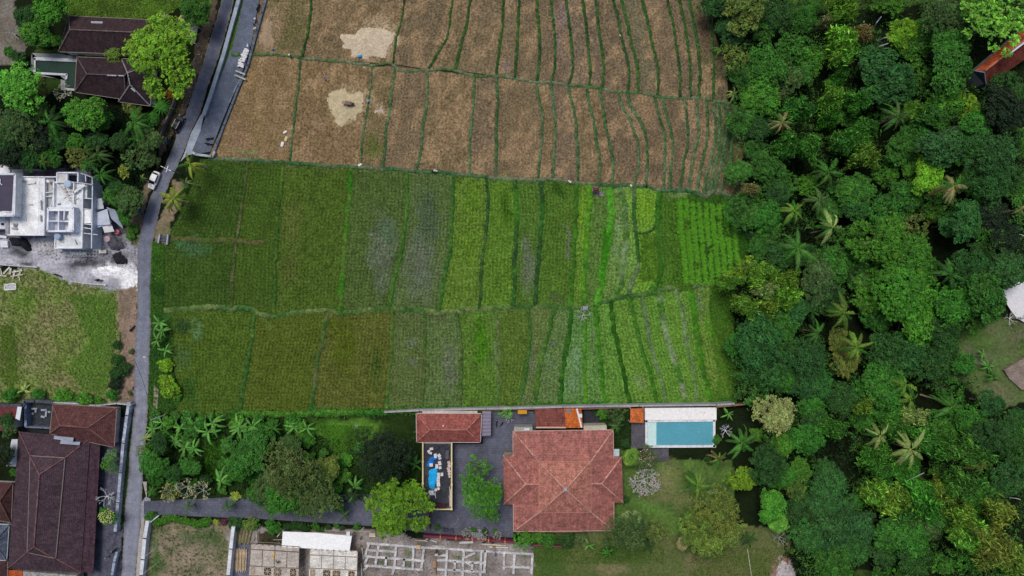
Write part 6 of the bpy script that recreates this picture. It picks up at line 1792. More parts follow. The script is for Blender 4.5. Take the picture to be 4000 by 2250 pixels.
mound('greenish pale straw heap with the threshing machine on it', 'F1 920,830 1060,800 1130,850 1300,822 1290,950 1270,1085 1195,1090 1190,1150 1120,1180 1060,1235 1010,1200 930,1100 920,1020 855,990 900,950', 0.45, (178, 164, 132), 'straw_heap', 'straw', STRAW, rough=0.3, power=0.8)
mound('whitish straw patch on the narrow plot right of the threshing heap', 'F1 1325,1040 1420,1030 1425,960 1475,960 1475,1090 1400,1095 1330,1075', 0.12, (176, 160, 144), 'straw_heap', 'straw', STRAW, rough=0.4)
mound('small tan straw pile under the cross bund', 'F1 1232,620 1290,618 1285,650 1245,655', 0.25, (170, 148, 116), 'straw_heap', 'straw', STRAW)
mound('little straw tuft at the bund junction', 'F1 1880,640 1930,645 1920,672 1885,668', 0.3, (166, 144, 112), 'straw_heap', 'straw', STRAW)
mound('round charred patch in the grass beside the road', 'N2 1450,1035 1500,1030 1505,1065 1460,1075', 0.15, (84, 78, 84), 'ash_heap', 'ash heap')
mound('grey ash ring in the weeds above the blackish tree', 'N5 1160,30 1200,10 1225,40 1205,75 1165,70', 0.15, (120, 124, 132), 'ash_heap', 'ash heap')
mound('pale ash heap under the browned olive trees', 'N5 1040,470 1080,480 1085,520 1050,515', 0.2, (124, 120, 126), 'ash_heap', 'ash heap')
mound('heap of bluish and white rubbish on the clearing', 'R2 2010,1125 2060,1115 2105,1135 2095,1180 2050,1198 2020,1170', 0.5, (140, 140, 156), 'rubbish_heap', 'rubbish', rough=1.0, grain=0.3)
mound('smaller rubbish pile with white scraps below the rubbish heap', 'R2 1985,1250 2030,1245 2030,1280 1995,1290', 0.35, (160, 160, 168), 'rubbish_heap', 'rubbish', rough=1.0, grain=0.3)
mound('dark fire pit with rubbish right of the rubbish heap', 'R2 2215,1165 2270,1165 2265,1210 2225,1212', 0.2, (96, 94, 112), 'ash_heap', 'ash heap')
mound('grey rubble heap cut by the bottom edge', 'R3 600,1330 690,1310 740,1400 770,1500 570,1500', 0.7, (168, 160, 160), 'rubble_heap', 'rubble', rough=0.8, grain=0.6)
mound('reddish soil heap beside the grey rubble', 'R3 640,1295 700,1310 715,1380 680,1370', 0.4, (124, 90, 80), 'soil_heap', 'soil heap')
# scraps of timber and blocks round the site
debris('timber', 'pale timber offcut on the scrap pile left of the dusty lane', 'timber', [('N2 30,1255 90,1190', .3, .35, .1), ('N2 90,1260 100,1200', .35, .5, .1), ('N2 120,1300 140,1220', .3, .4, .1), ('N2 170,1290 200,1210', .3, .35, .1), ('N2 100,1280 215,1262', .45, .3, .08), ('N2 -5,1270 60,1278', .25, .3, .1), ('N2 185,1320 180,1260', .25, .2, .08), ('N2 0,1200 20,1270', .25, .3, .08), ('N2 110,1240 210,1225', .4, .3, .08)], [(206, 200, 190), (190, 182, 172), (200, 196, 192)], WOOD, 'scrap timber left of the lane')
r = root_at('formwork_tray', 'white square tray lying in the meadow', 'tray', 'N2 92,1375')
pp = P('N2 40,1355 143,1345 148,1400 42,1408', 0.3)
MB().prism(pp, 0.02, 0.2).build('base', PLAIN, C(176, 176, 184), r)
b = MB()
for i in range(4):
    b.beam(pp[i], pp[(i + 1) % 4], 0.2, 0.25)
b.build('rim', PLAIN, C(214, 212, 206), r)
debris('block', ['white block stack at the site edge by the rack', 'pale block beside the red bucket'], 'block', [('N2 930,1045 1000,1045', .5, .8, .5), ('N2 890,945 918,945', .4, .6, .4)], (196, 192, 186))
debris('block', 'white rubble block stacked at the left edge', 'block', [('N2 0,960 70,965', .6, 1.0, .6), ('N2 5,990 75,990', .5, .8, .5), ('N2 -10,900 60,910', .4, .6, .4)], (206, 206, 214), PLAIN, 'blocks at the left edge')

# ---- compound on the lower left
h = root_at('house', 'reddish brown hipped roof between the meadow and the long brown roof', 'house', 'N3 780,1290')
rf = hip_roof(h, 'N4 498,-173 1102,-140 1076,235 470,108', 'N4 570,30 832,50', 3.2, 5.6, C(100, 64, 62), cap=(132, 92, 88))
h = root_at('house', 'long dark brown tiled roof filling the lower left corner', 'house', 'N4 450,750')
lo = P('N4 180,85 848,155 765,1412 75,1380', 3.2)
up = P('N4 290,318 610,338 524,1280 262,1220', 4.9)
b = MB()
for i in range(4):
    j = (i + 1) % 4
    b.add([lo[j], lo[i], up[i], up[j]], [(0, 1, 2, 3)])
rf = b.build('lower_roof', TILES, C(78, 60, 68), h)
b = MB()
for i in range(4):
    b.tube([lo[i] + Vector((0, 0, .05)), up[i] + Vector((0, 0, .05))], 0.17, 6)
b.build('ridge_cap', TILES, C(118, 84, 84), rf)
hip_roof(h, 'N4 284,316 612,336 524,1284 256,1226', 'N4 374,490 322,1175', 5.15, 7.4, C(82, 64, 72), vertical=True, cap=(132, 96, 96), walls=False)
b = MB(); a = P('N4 850,188 932,192 866,1430 770,1412', 3.0)
a[1].z = a[2].z = 2.4
b.add([a[1], a[0], a[3], a[2]], [(0, 1, 2, 3)]); b.add([v - Vector((0, 0, .15)) for v in a], [(0, 1, 2, 3)]); b.build('veranda_roof', TILES, C(78, 56, 66), h)
MB().prism(shrink(lo, 0.8), -0.3, 3.1).build('wall', CONCRETE, C(170, 166, 166), h)
b = MB(); a = [P(s, z)[0] for s, z in (('N4 515,125', 3.72), ('N4 698,143', 3.72), ('N4 690,182', 4.2), ('N4 760,182', 4.2), ('N4 752,214', 4.6), ('N4 568,200', 4.5), ('N4 578,165', 4.1), ('N4 508,155', 4.0))]
for v in a:
    v.z += 0.12
b.add(a[::-1], [(0, 1, 2, 3, 4, 5, 6, 7)]); b.build('pale_patch', SHEET, C(140, 148, 164), rf)
h = root_at('shed', 'white corrugated lean-to left of the long brown roof', 'shed', 'N4 130,300')
panel_pts = P('N4 110,158 166,160 156,415 60,412', 2.6)
MB().prism(panel_pts, 2.5, 2.6).build('roof', SHEET, C(196, 200, 206), h); MB().prism(shrink(panel_pts, .2), -0.2, 2.5).build('wall', CONCRETE, C(160, 160, 160), h)
h = root_at('house', 'brown roof cut by the left edge beside the long brown roof', 'house', 'N4 40,750')
hip_roof(h, 'N4 -260,552 122,565 104,945 -260,890', 'N4 -120,720 0,740', 3.0, 4.8, C(84, 56, 54))
h = root_at('house', 'slate grey roof in the lower left corner', 'house', 'N4 0,1120')
hip_roof(h, 'N4 -260,960 85,965 62,1300 -260,1300', 'N4 -140,1120 -60,1130', 2.9, 4.5, C(92, 100, 116), cap=(120, 128, 140), fascia=(196, 200, 206))
h = root_at('house', 'small brown roof at the bottom left corner', 'house', 'N4 20,1400')
hip_roof(h, 'N4 -260,1310 72,1305 62,1700 -260,1700', 'N4 -120,1420 -120,1560', 2.9, 4.6, C(78, 54, 54), vertical=True)
h = root_at('annex', 'concrete annex with an orange roof corner under the long brown roof', 'annex', 'N4 400,1430')
MB().prism(P('N4 215,1405 725,1445 720,1700 210,1700', 2.6), -0.2, 2.6).build('flat_roof', OLDCONC, C(150, 148, 146), h)
b = MB(); a = P('N4 80,1392 213,1400 208,1700 70,1700', 2.7); b.add(a[::-1], [(0, 1, 2, 3)]); b.build('orange_roof', TILES, C(192, 92, 46), h)
MB().prism(shrink(a, .3), -0.2, 2.6).build('wall', CONCRETE, C(160, 150, 140), h)
wall('pink wall strip left of the long brown roof', 'N4 128,570 112,880', 0.35, 2.0, (150, 82, 84), PLAIN)
h = root_at('house', 'red roof with a white end cut by the left edge', 'house', 'N3 80,1230')
b = MB(); a = P('N3 -260,1178 162,1180 150,1400 -260,1400', 3.0); a[2].z = a[3].z = 4.0
b.add(a[::-1], [(0, 1, 2, 3)]); b.build('roof', TILES, C(110, 56, 58), h); MB().prism(shrink(P('N3 -260,1178 162,1180 150,1400 -260,1400', 3.0), .5), -0.3, 2.95).build('wall', CONCRETE, C(170, 170, 170), h)
panel('white sheet strip at the end of the red roof', 'N3 165,1180 205,1182 185,1310 145,1290', 3.2, (0, 0, .6, .6), (204, 208, 214))
wall('dark stained wall along the top of the left compound', 'N3 -200,1166 215,1170 235,1130 330,1125 500,1140', 0.7, 2.0, (72, 76, 86))
wall('blue-grey wall left of the stepping-stone court', 'N3 238,1150 240,1370', 0.55, 1.7, (116, 128, 154))
wall('dark wall along the bottom of the stepping-stone court', 'N3 240,1372 400,1378 480,1385', 0.35, 1.6, (104, 112, 128))
for k, s in enumerate(('N3 295,1200 350,1200', 'N3 335,1205 335,1235', 'N3 385,1212 440,1212', 'N3 435,1215 430,1275', 'N3 385,1272 420,1280', 'N3 300,1240 312,1252', 'N3 450,1230 475,1230')):
    a, c2 = P(s, 0.35); m = (a + c2) / 2
    o = MB().beam(a - m, c2 - m, 0.42, 0.3).build('stepping_stone', CONCRETE, C(150, 158, 168), None, m); tag(o, 'pale stepping stone in the dark walled court', 'stepping stone', 'stepping stones in the dark court')
sheet('courtyard', 'N3 245,1150 492,1155 478,1385 245,1375', OLDCONC, C(52, 58, 62), 0.03)
o = MB().box((0, 0, 0.6), (0.75, 1.4, 1.2)).box((0, 0, 1.23), (0.8, 1.45, 0.08)).build('locker', PLAIN, C(196, 146, 24), None, P('N4 1104,115')[0]); tag(o, 'yellow cabinet between the red hipped roof and the compound wall', 'cabinet')
r = root_at('gate', 'green metal gate at the compound driveway', 'gate', 'N4 1060,1220')
a, c2 = P('N4 1035,1250 1080,1200', 1.5); b = MB()
for i in range(7):
    q = a.lerp(c2, i / 6); b.box((q.x, q.y, 0.75), (0.06, 0.06, 1.5))
b.beam(a, c2, 0.07, 0.07); b.beam(a - Vector((0, 0, 1.3)), c2 - Vector((0, 0, 1.3)), 0.07, 0.07); b.build('bars', METAL, C(40, 84, 66), r)
for i, s in enumerate(('N4 1030,1255', 'N4 1085,1195')):
    q = P(s, 0)[0]; MB().box((q.x, q.y, 0.85), (0.3, 0.3, 1.7)).build('post', CONCRETE, C(120, 124, 130), r)
debris('plank', 'weathered bamboo length beside the long brown roof', 'bamboo pole', [(f'N4 {872 + i * 6},1040 {874 + i * 7},1225', 0.25, .09, .08) for i in range(6)], [(96, 100, 60), (112, 106, 70)], WOOD, 'bamboo lengths beside the long brown roof')
sheet('yard', 'N4 930,-100 1200,-40 1150,360 1110,1000 1060,1180 1130,1230 1110,1500 860,1500 900,400', OLDCONC, C(80, 80, 94), 0.03)

# ---- small red house, terrace, villa
h = root_at('house', 'small red hipped roof house at the lower field wall', 'house', 'N6 370,220')
hip_roof(h, 'N6 62,84 680,86 668,358 66,356', 'N6 190,239 538,239', 3.2, 5.4, C(160, 92, 84), cap=(186, 124, 110), fascia=(206, 206, 212))
q = P1('N6', 318, 200, 4.7)
MB().box(q, (0.35, 0.35, 0.5)).lathe(q + Vector((0, 0, .25)), [(0.1, 0), (0.2, 0.12), (0.05, 0.25)], 8).build('vent', PLAIN, C(210, 190, 184), h)
h = root_at('carport', 'grey metal roof beside the small red house', 'carport', 'N6 725,180')
a = P('N6 686,62 768,64 766,298 684,300', 2.7); a[1].z = a[2].z = 2.4
b = MB(); b.add(a[::-1], [(0, 1, 2, 3)], uv=[(0, 0), (0, 6), (2, 6), (2, 0)][::-1]); b.build('roof', SHEET, C(124, 118, 134), h)
b = MB()
for v in a:
    b.box((v.x * .995, v.y * .995, 1.15), (0.1, 0.1, 2.4))
each(b, 'post', METAL, C(120, 120, 124), h)
panel('beige gutter slab behind the small red house', 'N6 120,62 640,62 640,80 120,80', 2.2, (0, 0, 0, 0), (190, 180, 168), CONCRETE, 'gutter', 'gutter', .3)
T = root_at('terrace', 'open roof terrace with yellow rim and dark floor', 'terrace', 'N6 260,680')
a = P('N6 122,366 400,366 402,994 122,994', 3.0)
MB().prism(a, -0.2, 2.75).build('building_block', CONCRETE, C(150, 140, 126), T)
MB().prism(shrink(a, 0.15), 2.76, 2.82).build('floor', OLDCONC, C(58, 60, 66), T)
b = MB()
for s in ('N6 124,362 124,998', 'N6 396,362 396,998', 'N6 118,990 404,990'):
    c1, c2 = P(s, 3.5); b.beam(c1, c2, 0.3, 0.9)
b.build('rim', PLAIN, C(206, 190, 142), T)
b = MB()
for s in ('N6 124,750', 'N6 124,540', 'N6 396,560', 'N6 396,760', 'N6 260,990', 'N6 124,990', 'N6 396,990'):
    q = P(s, 3.62)[0]; b.box((q.x, q.y, 3.3), (0.42, 0.42, 0.64))
each(b, 'pillar', PLAIN, C(212, 198, 150), T)
def boxes(name, label, cat, tile, L, z, hgt, col, group, mat=PLAIN):
    for k, (x, y, w, d, rz) in enumerate(L):
        p = P1(tile, x, y, z)
        o = MB().box((0, 0, hgt / 2), (w, d, hgt)).box((0, 0, hgt + 0.012), (w * 1.04, d * 1.04, 0.05)).box((0, 0, hgt + 0.04), (w * 0.5, d * 0.55, 0.03), 0, (0.8, 0.8, 0.82)).build(name, mat, C(*[v + (k * 7) % 11 - 5 for v in col]), None, p)
        o.rotation_euler = (0, 0, rz)
        tag(o, label, cat, group)
boxes('storage_box', 'loose white box among the blue tarps on the yellow-rimmed terrace', 'box', 'N6', [(208, 415, .75, .5, .1), (185, 440, .6, .6, .4), (200, 455, .6, .45, -.2), (245, 480, .6, .9, .1), (280, 478, .7, .7, .6), (288, 505, .6, .4, .3), (205, 566, .75, .7, 0), (286, 550, .65, .85, .3), (289, 592, .6, .6, .2), (258, 580, .6, .9, 0), (306, 655, .6, .7, 0),
      (276, 660, .55, .9, .1), (274, 688, .7, .4, 0), (272, 718, .7, .8, .1), (274, 752, .75, .75, .1), (205, 822, 1.1, .6, 0), (212, 843, 1.1, .3, .05)], 2.83, 0.45, (206, 204, 206), 'white boxes on the terrace')
boxes('storage_box', 'dark grey crate along the right rim of the terrace', 'box', 'N6', [(358, 440, .7, .5, 0), (356, 462, .7, .5, .2), (355, 495, .7, .6, 0), (360, 475, .5, .4, .3)], 2.83, 0.5, (88, 88, 100), 'dark crates on the terrace')
boxes('storage_box', 'pinkish parcel piled along the right rim of the terrace', 'box', 'N6', [(372, 545, .6, .6, .2), (376, 575, .6, .7, .5), (368, 600, .7, .5, .1), (374, 625, .6, .6, .7), (376, 650, .6, .5, 0), (378, 675, .4, .5, .3)], 2.83, 0.45, (200, 178, 172), 'pink parcels on the terrace')
for x, y, n in (('N6', '248,800', 'left round white tub at the lower end of the blue tarp'), ('N6', '272,790', 'right round white tub at the lower end of the blue tarp')):
    q = P(f'{x} {y}', 2.83)[0]
    tag(MB().lathe((0, 0, 0), [(0.32, 0), (0.38, 0.35), (0.34, 0.35), (0.3, 0.1), (0.02, 0.08)], 16).build('tub', PLAIN, C(204, 192, 188), None, q, True), n, 'tub')
def tarp(label, s, z, hgt, col, name='tarpaulin'):
    o = mound(label, s, hgt, col, name, 'tarpaulin', CLOTH, 0.7, 0.5, 0.7)
    o.location.z = z
    # keep it over the same spot once it is lifted on to the deck
    k = (H - z) / H
    o.location.x *= k; o.location.y *= k
    return o
tarp('bright blue tarpaulin spread down the middle of the terrace', 'N6 185,600 265,590 270,660 250,740 235,800 185,815 180,700', 2.84, 0.35, (36, 156, 214))
tarp('darker blue crumpled tarpaulin at the top of the terrace pile', 'N6 180,520 205,490 235,487 275,490 270,515 235,520 225,560 195,590 150,600 165,560', 2.84, 0.3, (28, 108, 186))
debris('pipe', 'white pipe leaning along the lower right rim of the terrace', 'pipe', [('N6 378,775 385,960', 3.2, .12, .12), ('N6 386,800 390,965', 3.3, .14, .12), ('N6 372,860 380,968', 3.1, .1, .1)], (196, 180, 176), PLAIN, 'pipes on the terrace')
debris('board', 'white board off the lower end of the blue tarp', 'board', [('N6 238,815 247,885', 3.0, .14, .06), ('N6 232,840 246,870', 2.95, .12, .06)], (206, 206, 210), PLAIN, 'white boards on the terrace')
boxes('tile_stack', 'stack of dark red roof tiles at the lower end of the terrace', 'tile stack', 'N6', [(225, 955, 1.2, 1.0, 0), (275, 952, 1.2, 1.1, 0), (325, 955, 1.1, 1.0, 0)], 2.83, 0.5, (66, 38, 42), 'tile stacks on the terrace')

V_ = root_at('villa', 'big red villa with stacked hipped roofs right of the paved court', 'house', 'N6 1450,750')
e = P('N6 975,252 1922,240 1928,1190 980,1198', 3.3)
i4 = P('N6 1228,548 1708,540 1708,1014 1228,1014', 5.55)
b = MB()
for i in range(4):
    j = (i + 1) % 4
    b.add([e[j], e[i], i4[i], i4[j]], [(0, 1, 2, 3)])
b.add([v - Vector((0, 0, .16)) for v in e], [(0, 1, 2, 3)])
vr = b.build('lower_roof', TILES, C(170, 110, 100), V_)
b = MB()
for i in range(4):
    b.tube([e[i] + Vector((0, 0, .06)), i4[i] + Vector((0, 0, .06))], 0.16, 6)
b.build('ridge_cap', TILES, C(206, 158, 142), vr)
b = MB()
for i in range(4):
    b.beam(e[i] + Vector((0, 0, .004)), e[(i + 1) % 4] + Vector((0, 0, .004)), 0.16, 0.24)
b.build('fascia', PLAIN, C(190, 170, 160), vr)
ur = hip_roof(V_, 'N6 1222,538 1712,532 1714,1018 1222,1022', 'N6 1470,800', 5.72, 9.0, C(186, 124, 108), cap=(210, 160, 144), walls=False, fascia=(176, 120, 104))
q = P('N6 1470,800', 9.0)[0]; b = MB(); b.box((q.x, q.y, 9.05), (0.75, 0.75, 0.35)); b.box((q.x, q.y, 9.28), (0.4, 0.4, 0.14)); b.build('finial', CONCRETE, C(156, 168, 170), ur)
b = MB(); b.prism(shrink(e, .8), -0.3, 3.2); b.build('wall', CONCRETE, C(196, 190, 180), V_)
def gable_wing(eav, r0, r1, z, zr, zin, color):
    """hipped wing whose ridge runs into the main roof"""
    A, B = P(eav[0], z)[0], P(eav[1], z)[0]
    Cn, Dn = P(eav[2], zin)[0], P(eav[3], zin)[0]
    p0, p1 = P(r0, zr)[0], P(r1, zr)[0]
    b = MB()
    for f in ([A, B, p0], [B, Dn, p1, p0], [Cn, A, p0, p1]):
        n = (f[1] - f[0]).cross(f[2] - f[0])
        f = f if n.z > 0 else [f[1], f[0]] + f[2:][::-1]
        b.add(f, [tuple(range(len(f)))])
    w = b.build('wing_roof', TILES, color, V_)
    c = MB()
    for a, d in ((A, p0), (B, p0), (p0, p1)):
        c.tube([a + Vector((0, 0, .05)), d + Vector((0, 0, .05))], 0.15, 6)
    c.build('ridge_cap', TILES, C(206, 158, 142), w)
    MB().prism([A.lerp(Dn, .06), B.lerp(Cn, .06), Dn, Cn], -0.2, z - 0.1).build('wing_wall', CONCRETE, C(196, 190, 180), V_)
gable_wing(('N6 884,478', 'N6 888,940', 'N6 1010,478', 'N6 1010,946'), 'N6 1098,752', 'N6 1230,752', 3.2, 5.6, 3.2, C(168, 108, 98))
gable_wing(('N6 2002,492', 'N6 2016,926', 'N6 1880,492', 'N6 1890,930'), 'N6 1812,748', 'N6 1690,748', 3.2, 5.5, 3.2, C(164, 104, 96))
b = MB(); a = P('N6 1222,1190 1632,1186 1632,1208 1222,1210', 3.25); a[2].z = a[3].z = 3.05; b.add(a[::-1], [(0, 1, 2, 3)]); b.build('eave_extension', TILES, C(172, 104, 94), vr)
for nm, s, z, col in (('gutter_slab', 'N6 986,212 1160,212 1158,248 986,250', 3.1, (150, 150, 140)), ('gutter_slab', 'N6 1642,200 1858,196 1860,236 1642,238', 3.1, (176, 170, 152)), ('step_slab', 'N6 890,452 966,450 966,474 890,476', 2.6, (120, 116, 108)), ('canopy', 'N6 1927,420 1978,420 1978,488 1927,490', 2.7, (176, 192, 196))):
    MB().prism(P(s, z), 0.0 if nm != 'canopy' else z - .1, z).build(nm, CONCRETE, C(*col), V_)
o = MB().box((0, 0, .3), (1.3, .55, .6)).lathe((-0.3, 0, .6), [(.2, 0), (.2, .03)], 12).lathe((.3, 0, .6), [(.2, 0), (.2, .03)], 12).build('air_conditioner', PLAIN, C(190, 194, 200), None, P1('N6', 1105, 230, 3.1)); tag(o, 'grey-white air conditioner on the gutter slab of the big red villa', 'air conditioner')
AN = root_at('annex', 'red and orange roofed annex above the big red villa', 'annex', 'N6 1400,130')
for nm, s, col in (('red_roof', 'N6 1182,46 1460,44 1470,212 1192,214', (132, 76, 68)), ('orange_roof', 'N6 1462,42 1624,42 1634,220 1474,220', (206, 108, 48))):
    a = P(s, 3.6); a[0].z = a[1].z = 2.9
    b = MB(); b.add([a[1], a[0], a[3], a[2]], [(0, 1, 2, 3)]); b.add([v - Vector((0, 0, .14)) for v in a], [(0, 1, 2, 3)])
    for i in range(4):
        b.add([a[i], a[(i + 1) % 4], a[(i + 1) % 4] - Vector((0, 0, .14)), a[i] - Vector((0, 0, .14))], [(0, 1, 2, 3)])
    rr = b.build(nm, TILES, C(*col), AN)
MB().prism(shrink(P('N6 1182,46 1624,42 1634,220 1192,214', 2.8), .4), -0.2, 2.75).build('wall', CONCRETE, C(190, 184, 176), AN)
b = MB(); c1, c2 = P('N6 1580,44 1622,216', 3.78); c1.z = 3.1; b.beam(c1, c2, 0.35, 0.15); b.build('white_gutter', PLAIN, C(206, 206, 208), AN)
b = MB(); c1, c2 = P('N6 1192,217 1474,217', 3.66); b.beam(c1, c2, 0.35, 0.2); b.build('flashing', PLAIN, C(190, 150, 130), AN)
q = P('N6 1503,62', 3.2)[0]; b = MB(); b.box((q.x, q.y, 3.12), (0.95, 0.9, 0.1), 0, (1, 1, 1), Matrix.Rotation(0.22, 4, 'X')); b.build('roof_window', GLOSS, C(104, 124, 140), AN)
q = P('N6 1612,105', 3.5)[0]; b = MB(); b.box((q.x, q.y, 3.45), (0.7, 0.85, 0.5)); b.build('roof_tank', PLAIN, C(206, 206, 208), AN)
h = root_at('canopy', 'small yellow canopy against the field wall above the court', 'canopy', 'N6 1062,72')
a = P('N6 1022,54 1106,54 1106,92 1022,92', 2.2); a[2].z = a[3].z = 1.9
MB().add(a[::-1], [(0, 1, 2, 3)]).build('cover', CLOTH, C(206, 150, 44), h)
b = MB(); [b.box((v.x, v.y, 1.0), (.06, .06, 2.0)) for v in a]; each(b, 'post', METAL, C(150, 150, 150), h)
sheet('side_yard', 'N6 1645,60 1785,60 1785,196 1645,200', PAVER, C(50, 50, 58), 0.045)

# ---- blue pool and its decks
h = root_at('swimming_pool', 'bright blue rectangular pool with white rim', 'swimming pool', 'Z 2680,1690')
MB().prism(P('Z 2564,1649 2784,1647 2784,1737 2564,1739', 0.1), -1.4, 0.1).build('water', WATER, C(84, 150, 166), h)
MB().prism(P('Z 2530,1650 2564,1649 2564,1739 2530,1739', 0.08), -0.3, 0.09).build('shallow_water', WATER, C(186, 214, 210), h)
b = MB()
for s in ('Z 2521,1645 2797,1642', 'Z 2525,1642 2525,1750', 'Z 2521,1745 2797,1743', 'Z 2790,1642 2790,1749'):
    c1, c2 = P(s, 0.35); b.beam(c1, c2, 0.55, 0.4)
b.build('rim', CONCRETE, C(212, 214, 216), h)
h = root_at('sun_deck', 'smooth white deck platform above the blue pool', 'deck', 'Z 2660,1616')
MB().prism(P('Z 2519,1594 2799,1592 2799,1639 2519,1641', 0.6), -0.3, 0.6).build('platform', PLAIN, C(228, 224, 222), h)
for s, n, rz in (('Z 2466,1652 2520,1652 2520,1752 2466,1752', 'weathered wooden deck left of the blue pool', 0), ('Z 2520,1753 2612,1752 2612,1802 2560,1802 2520,1760', 'weathered wooden deck strip below the blue pool', 0)):
    a = P(s, 0.3); c = sum(a, Vector()) / len(a)
    b = MB(); b.prism([(v.x - c.x, v.y - c.y) for v in a], -0.3, 0.0)
    o = b.build('wooden_deck', WOOD, C(92, 88, 96), None, c); tag(o, n, 'deck')
h = root_at('pavilion', 'small orange square roof left of the white pool deck', 'pavilion', 'N6 2147,105')
a = P('N6 2086,42 2212,38 2208,172 2082,170', 2.9); a[0].z = a[1].z = 2.5
b = MB(); b.add([a[1], a[0], a[3], a[2]], [(0, 1, 2, 3)]); b.add([v - Vector((0, 0, .14)) for v in a], [(0, 1, 2, 3)]); b.build('roof', TILES, C(206, 112, 60), h)
b = MB(); [b.box((v.x * .998, v.y * .998, 1.2), (.14, .14, 2.5)) for v in a]; each(b, 'post', CONCRETE, C(180, 176, 170), h)
q = P('R3 55,404', 0.16)[0]; tag(MB().lathe((0, 0, 0), [(.02, -.12), (.1, -.07), (.13, 0), (.1, .07), (.02, .12)], 12).build('ball', PLAIN, C(120, 220, 180), None, q, True), 'tiny pale green ball floating in the blue pool', 'ball')

# ---- house, yard and platform on the right edge
h = root_at('house', 'orange-red gabled roof cut by the right edge among trees', 'house', 'R1 2230,430')
g0 = ground(3900, 230).item()
rg0, rg1 = P('R1 2130,515 2480,240', g0 + 7.0)
eL0, eL1 = P('R1 2062,512 2480,140', g0 + 4.8)
eR0, eR1 = P('R1 2146,626 2520,360', g0 + 4.2)
b = MB(); b.add([rg0, rg1, eL1, eL0], [(0, 1, 2, 3)], uv=[(0, 0), (26, 0), (26, 4), (0, 4)]); roofL = b.build('front_roof', TILES, C(200, 92, 56), h)
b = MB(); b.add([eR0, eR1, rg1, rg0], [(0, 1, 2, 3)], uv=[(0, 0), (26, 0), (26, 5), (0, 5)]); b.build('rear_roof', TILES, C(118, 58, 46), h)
b = MB(); b.tube([rg0 + Vector((0, 0, .08)), rg1 + Vector((0, 0, .08))], 0.25, 6); b.build('ridge_cap', TILES, C(196, 120, 92), h)
b = MB(); c1, c2 = P('R1 2298,392 2415,305', g0 + 7.0); b.beam(c1, c2, .7, .25); b.build('white_coping', PLAIN, C(196, 202, 214), h)
b = MB(); b.add([eL0, eR0, rg0], [(0, 1, 2)]); b.add([eL0 - Vector((0, 0, 5)), eR0 - Vector((0, 0, 5)), eR0, eL0], [(0, 1, 2, 3)]); b.build('gable', OLDCONC, C(66, 74, 88), h)
b = MB(); c1 = eL0 + Vector((-.3, -.5, 0)); b.beam(eL0, rg0 + Vector((0, -.3, 0)), .3, .25); b.beam(rg0, eR0, .3, .25); b.build('barge_board', PLAIN, C(130, 140, 152), h)
b = MB(); b.prism([eL0.lerp(rg0, .3), eR0.lerp(rg0, .25), eR1.lerp(rg1, .25), eL1.lerp(rg1, .3)], g0 - .5, g0 + 4.0); b.build('wall', CONCRETE, C(150, 146, 140), h)
gp = gz(3990, 1440)
h = root_at('platform', 'weathered plank platform on the clearing at the right edge', 'platform', 'R2 2370,1370')
pl = P('R2 2272,1385 2600,1180 2640,1500 2400,1530 2310,1449', gp + .5)
b = MB(); b.prism(pl, gp - .5, gp + .5); b.build('deck_board', WOOD, C(136, 122, 112), h)
b = MB()
for s in ('R2 2330,1400 2415,1340', 'R2 2340,1420 2415,1372', 'R2 2370,1440 2425,1405', 'R2 2285,1385 2415,1300'):
    c1, c2 = P(s, gp + .62); b.beam(c1, c2, .12, .12)
each(b, 'rail', WOOD, C(156, 140, 130), h)
for s, n in (('R2 1932,1246', 'white scrap sheet beside the smaller rubbish pile'), ('R2 1480,1190', 'white scrap caught among the dark trees')):
    q = pix(s)[0]; v = wld(q, gz(*q) + .4)
    tag(MB().box((0, 0, 0), (.8, .7, .06), .4, (1, 1, 1)).box((.1, .1, .05), (.5, .4, .06), .9).build('scrap', CLOTH, C(214, 216, 222), None, v), n, 'scrap')
for s, n in (('R1 455,1210', 'dark blue water barrel lying at the edge of the stubble terraces'), ('R2 365,205', 'dark blue barrel in the grass beside the terraces')):
    q = pix(s)[0]; v = wld(q, gz(*q) + .4)
    o = MB().lathe((0, 0, 0), [(.3, -.9), (.34, -.5), (.34, .5), (.3, .9)], 14, 'Y').build('barrel', PLAIN, C(34, 44, 66), None, v, True); o.rotation_euler = (0, 0, -.25); tag(o, n, 'barrel')
q = pix('R1 375,1335')[0]; v = wld(q, gz(*q) + .5)
tag(MB().tube([(-.7, .35, .1), (-.2, .15, .3), (.2, -.1, .2), (.7, -.3, .1)], [.2, .35, .25, .35], 8).build('white_cloth', CLOTH, C(200, 204, 216), None, v), 'crumpled white cloth at the lower corner of the stubble terraces', 'cloth')
sheet('ditch', 'R2 418,330 440,455 425,440 R2 412,400', WATER, C(60, 66, 90), -1.2)
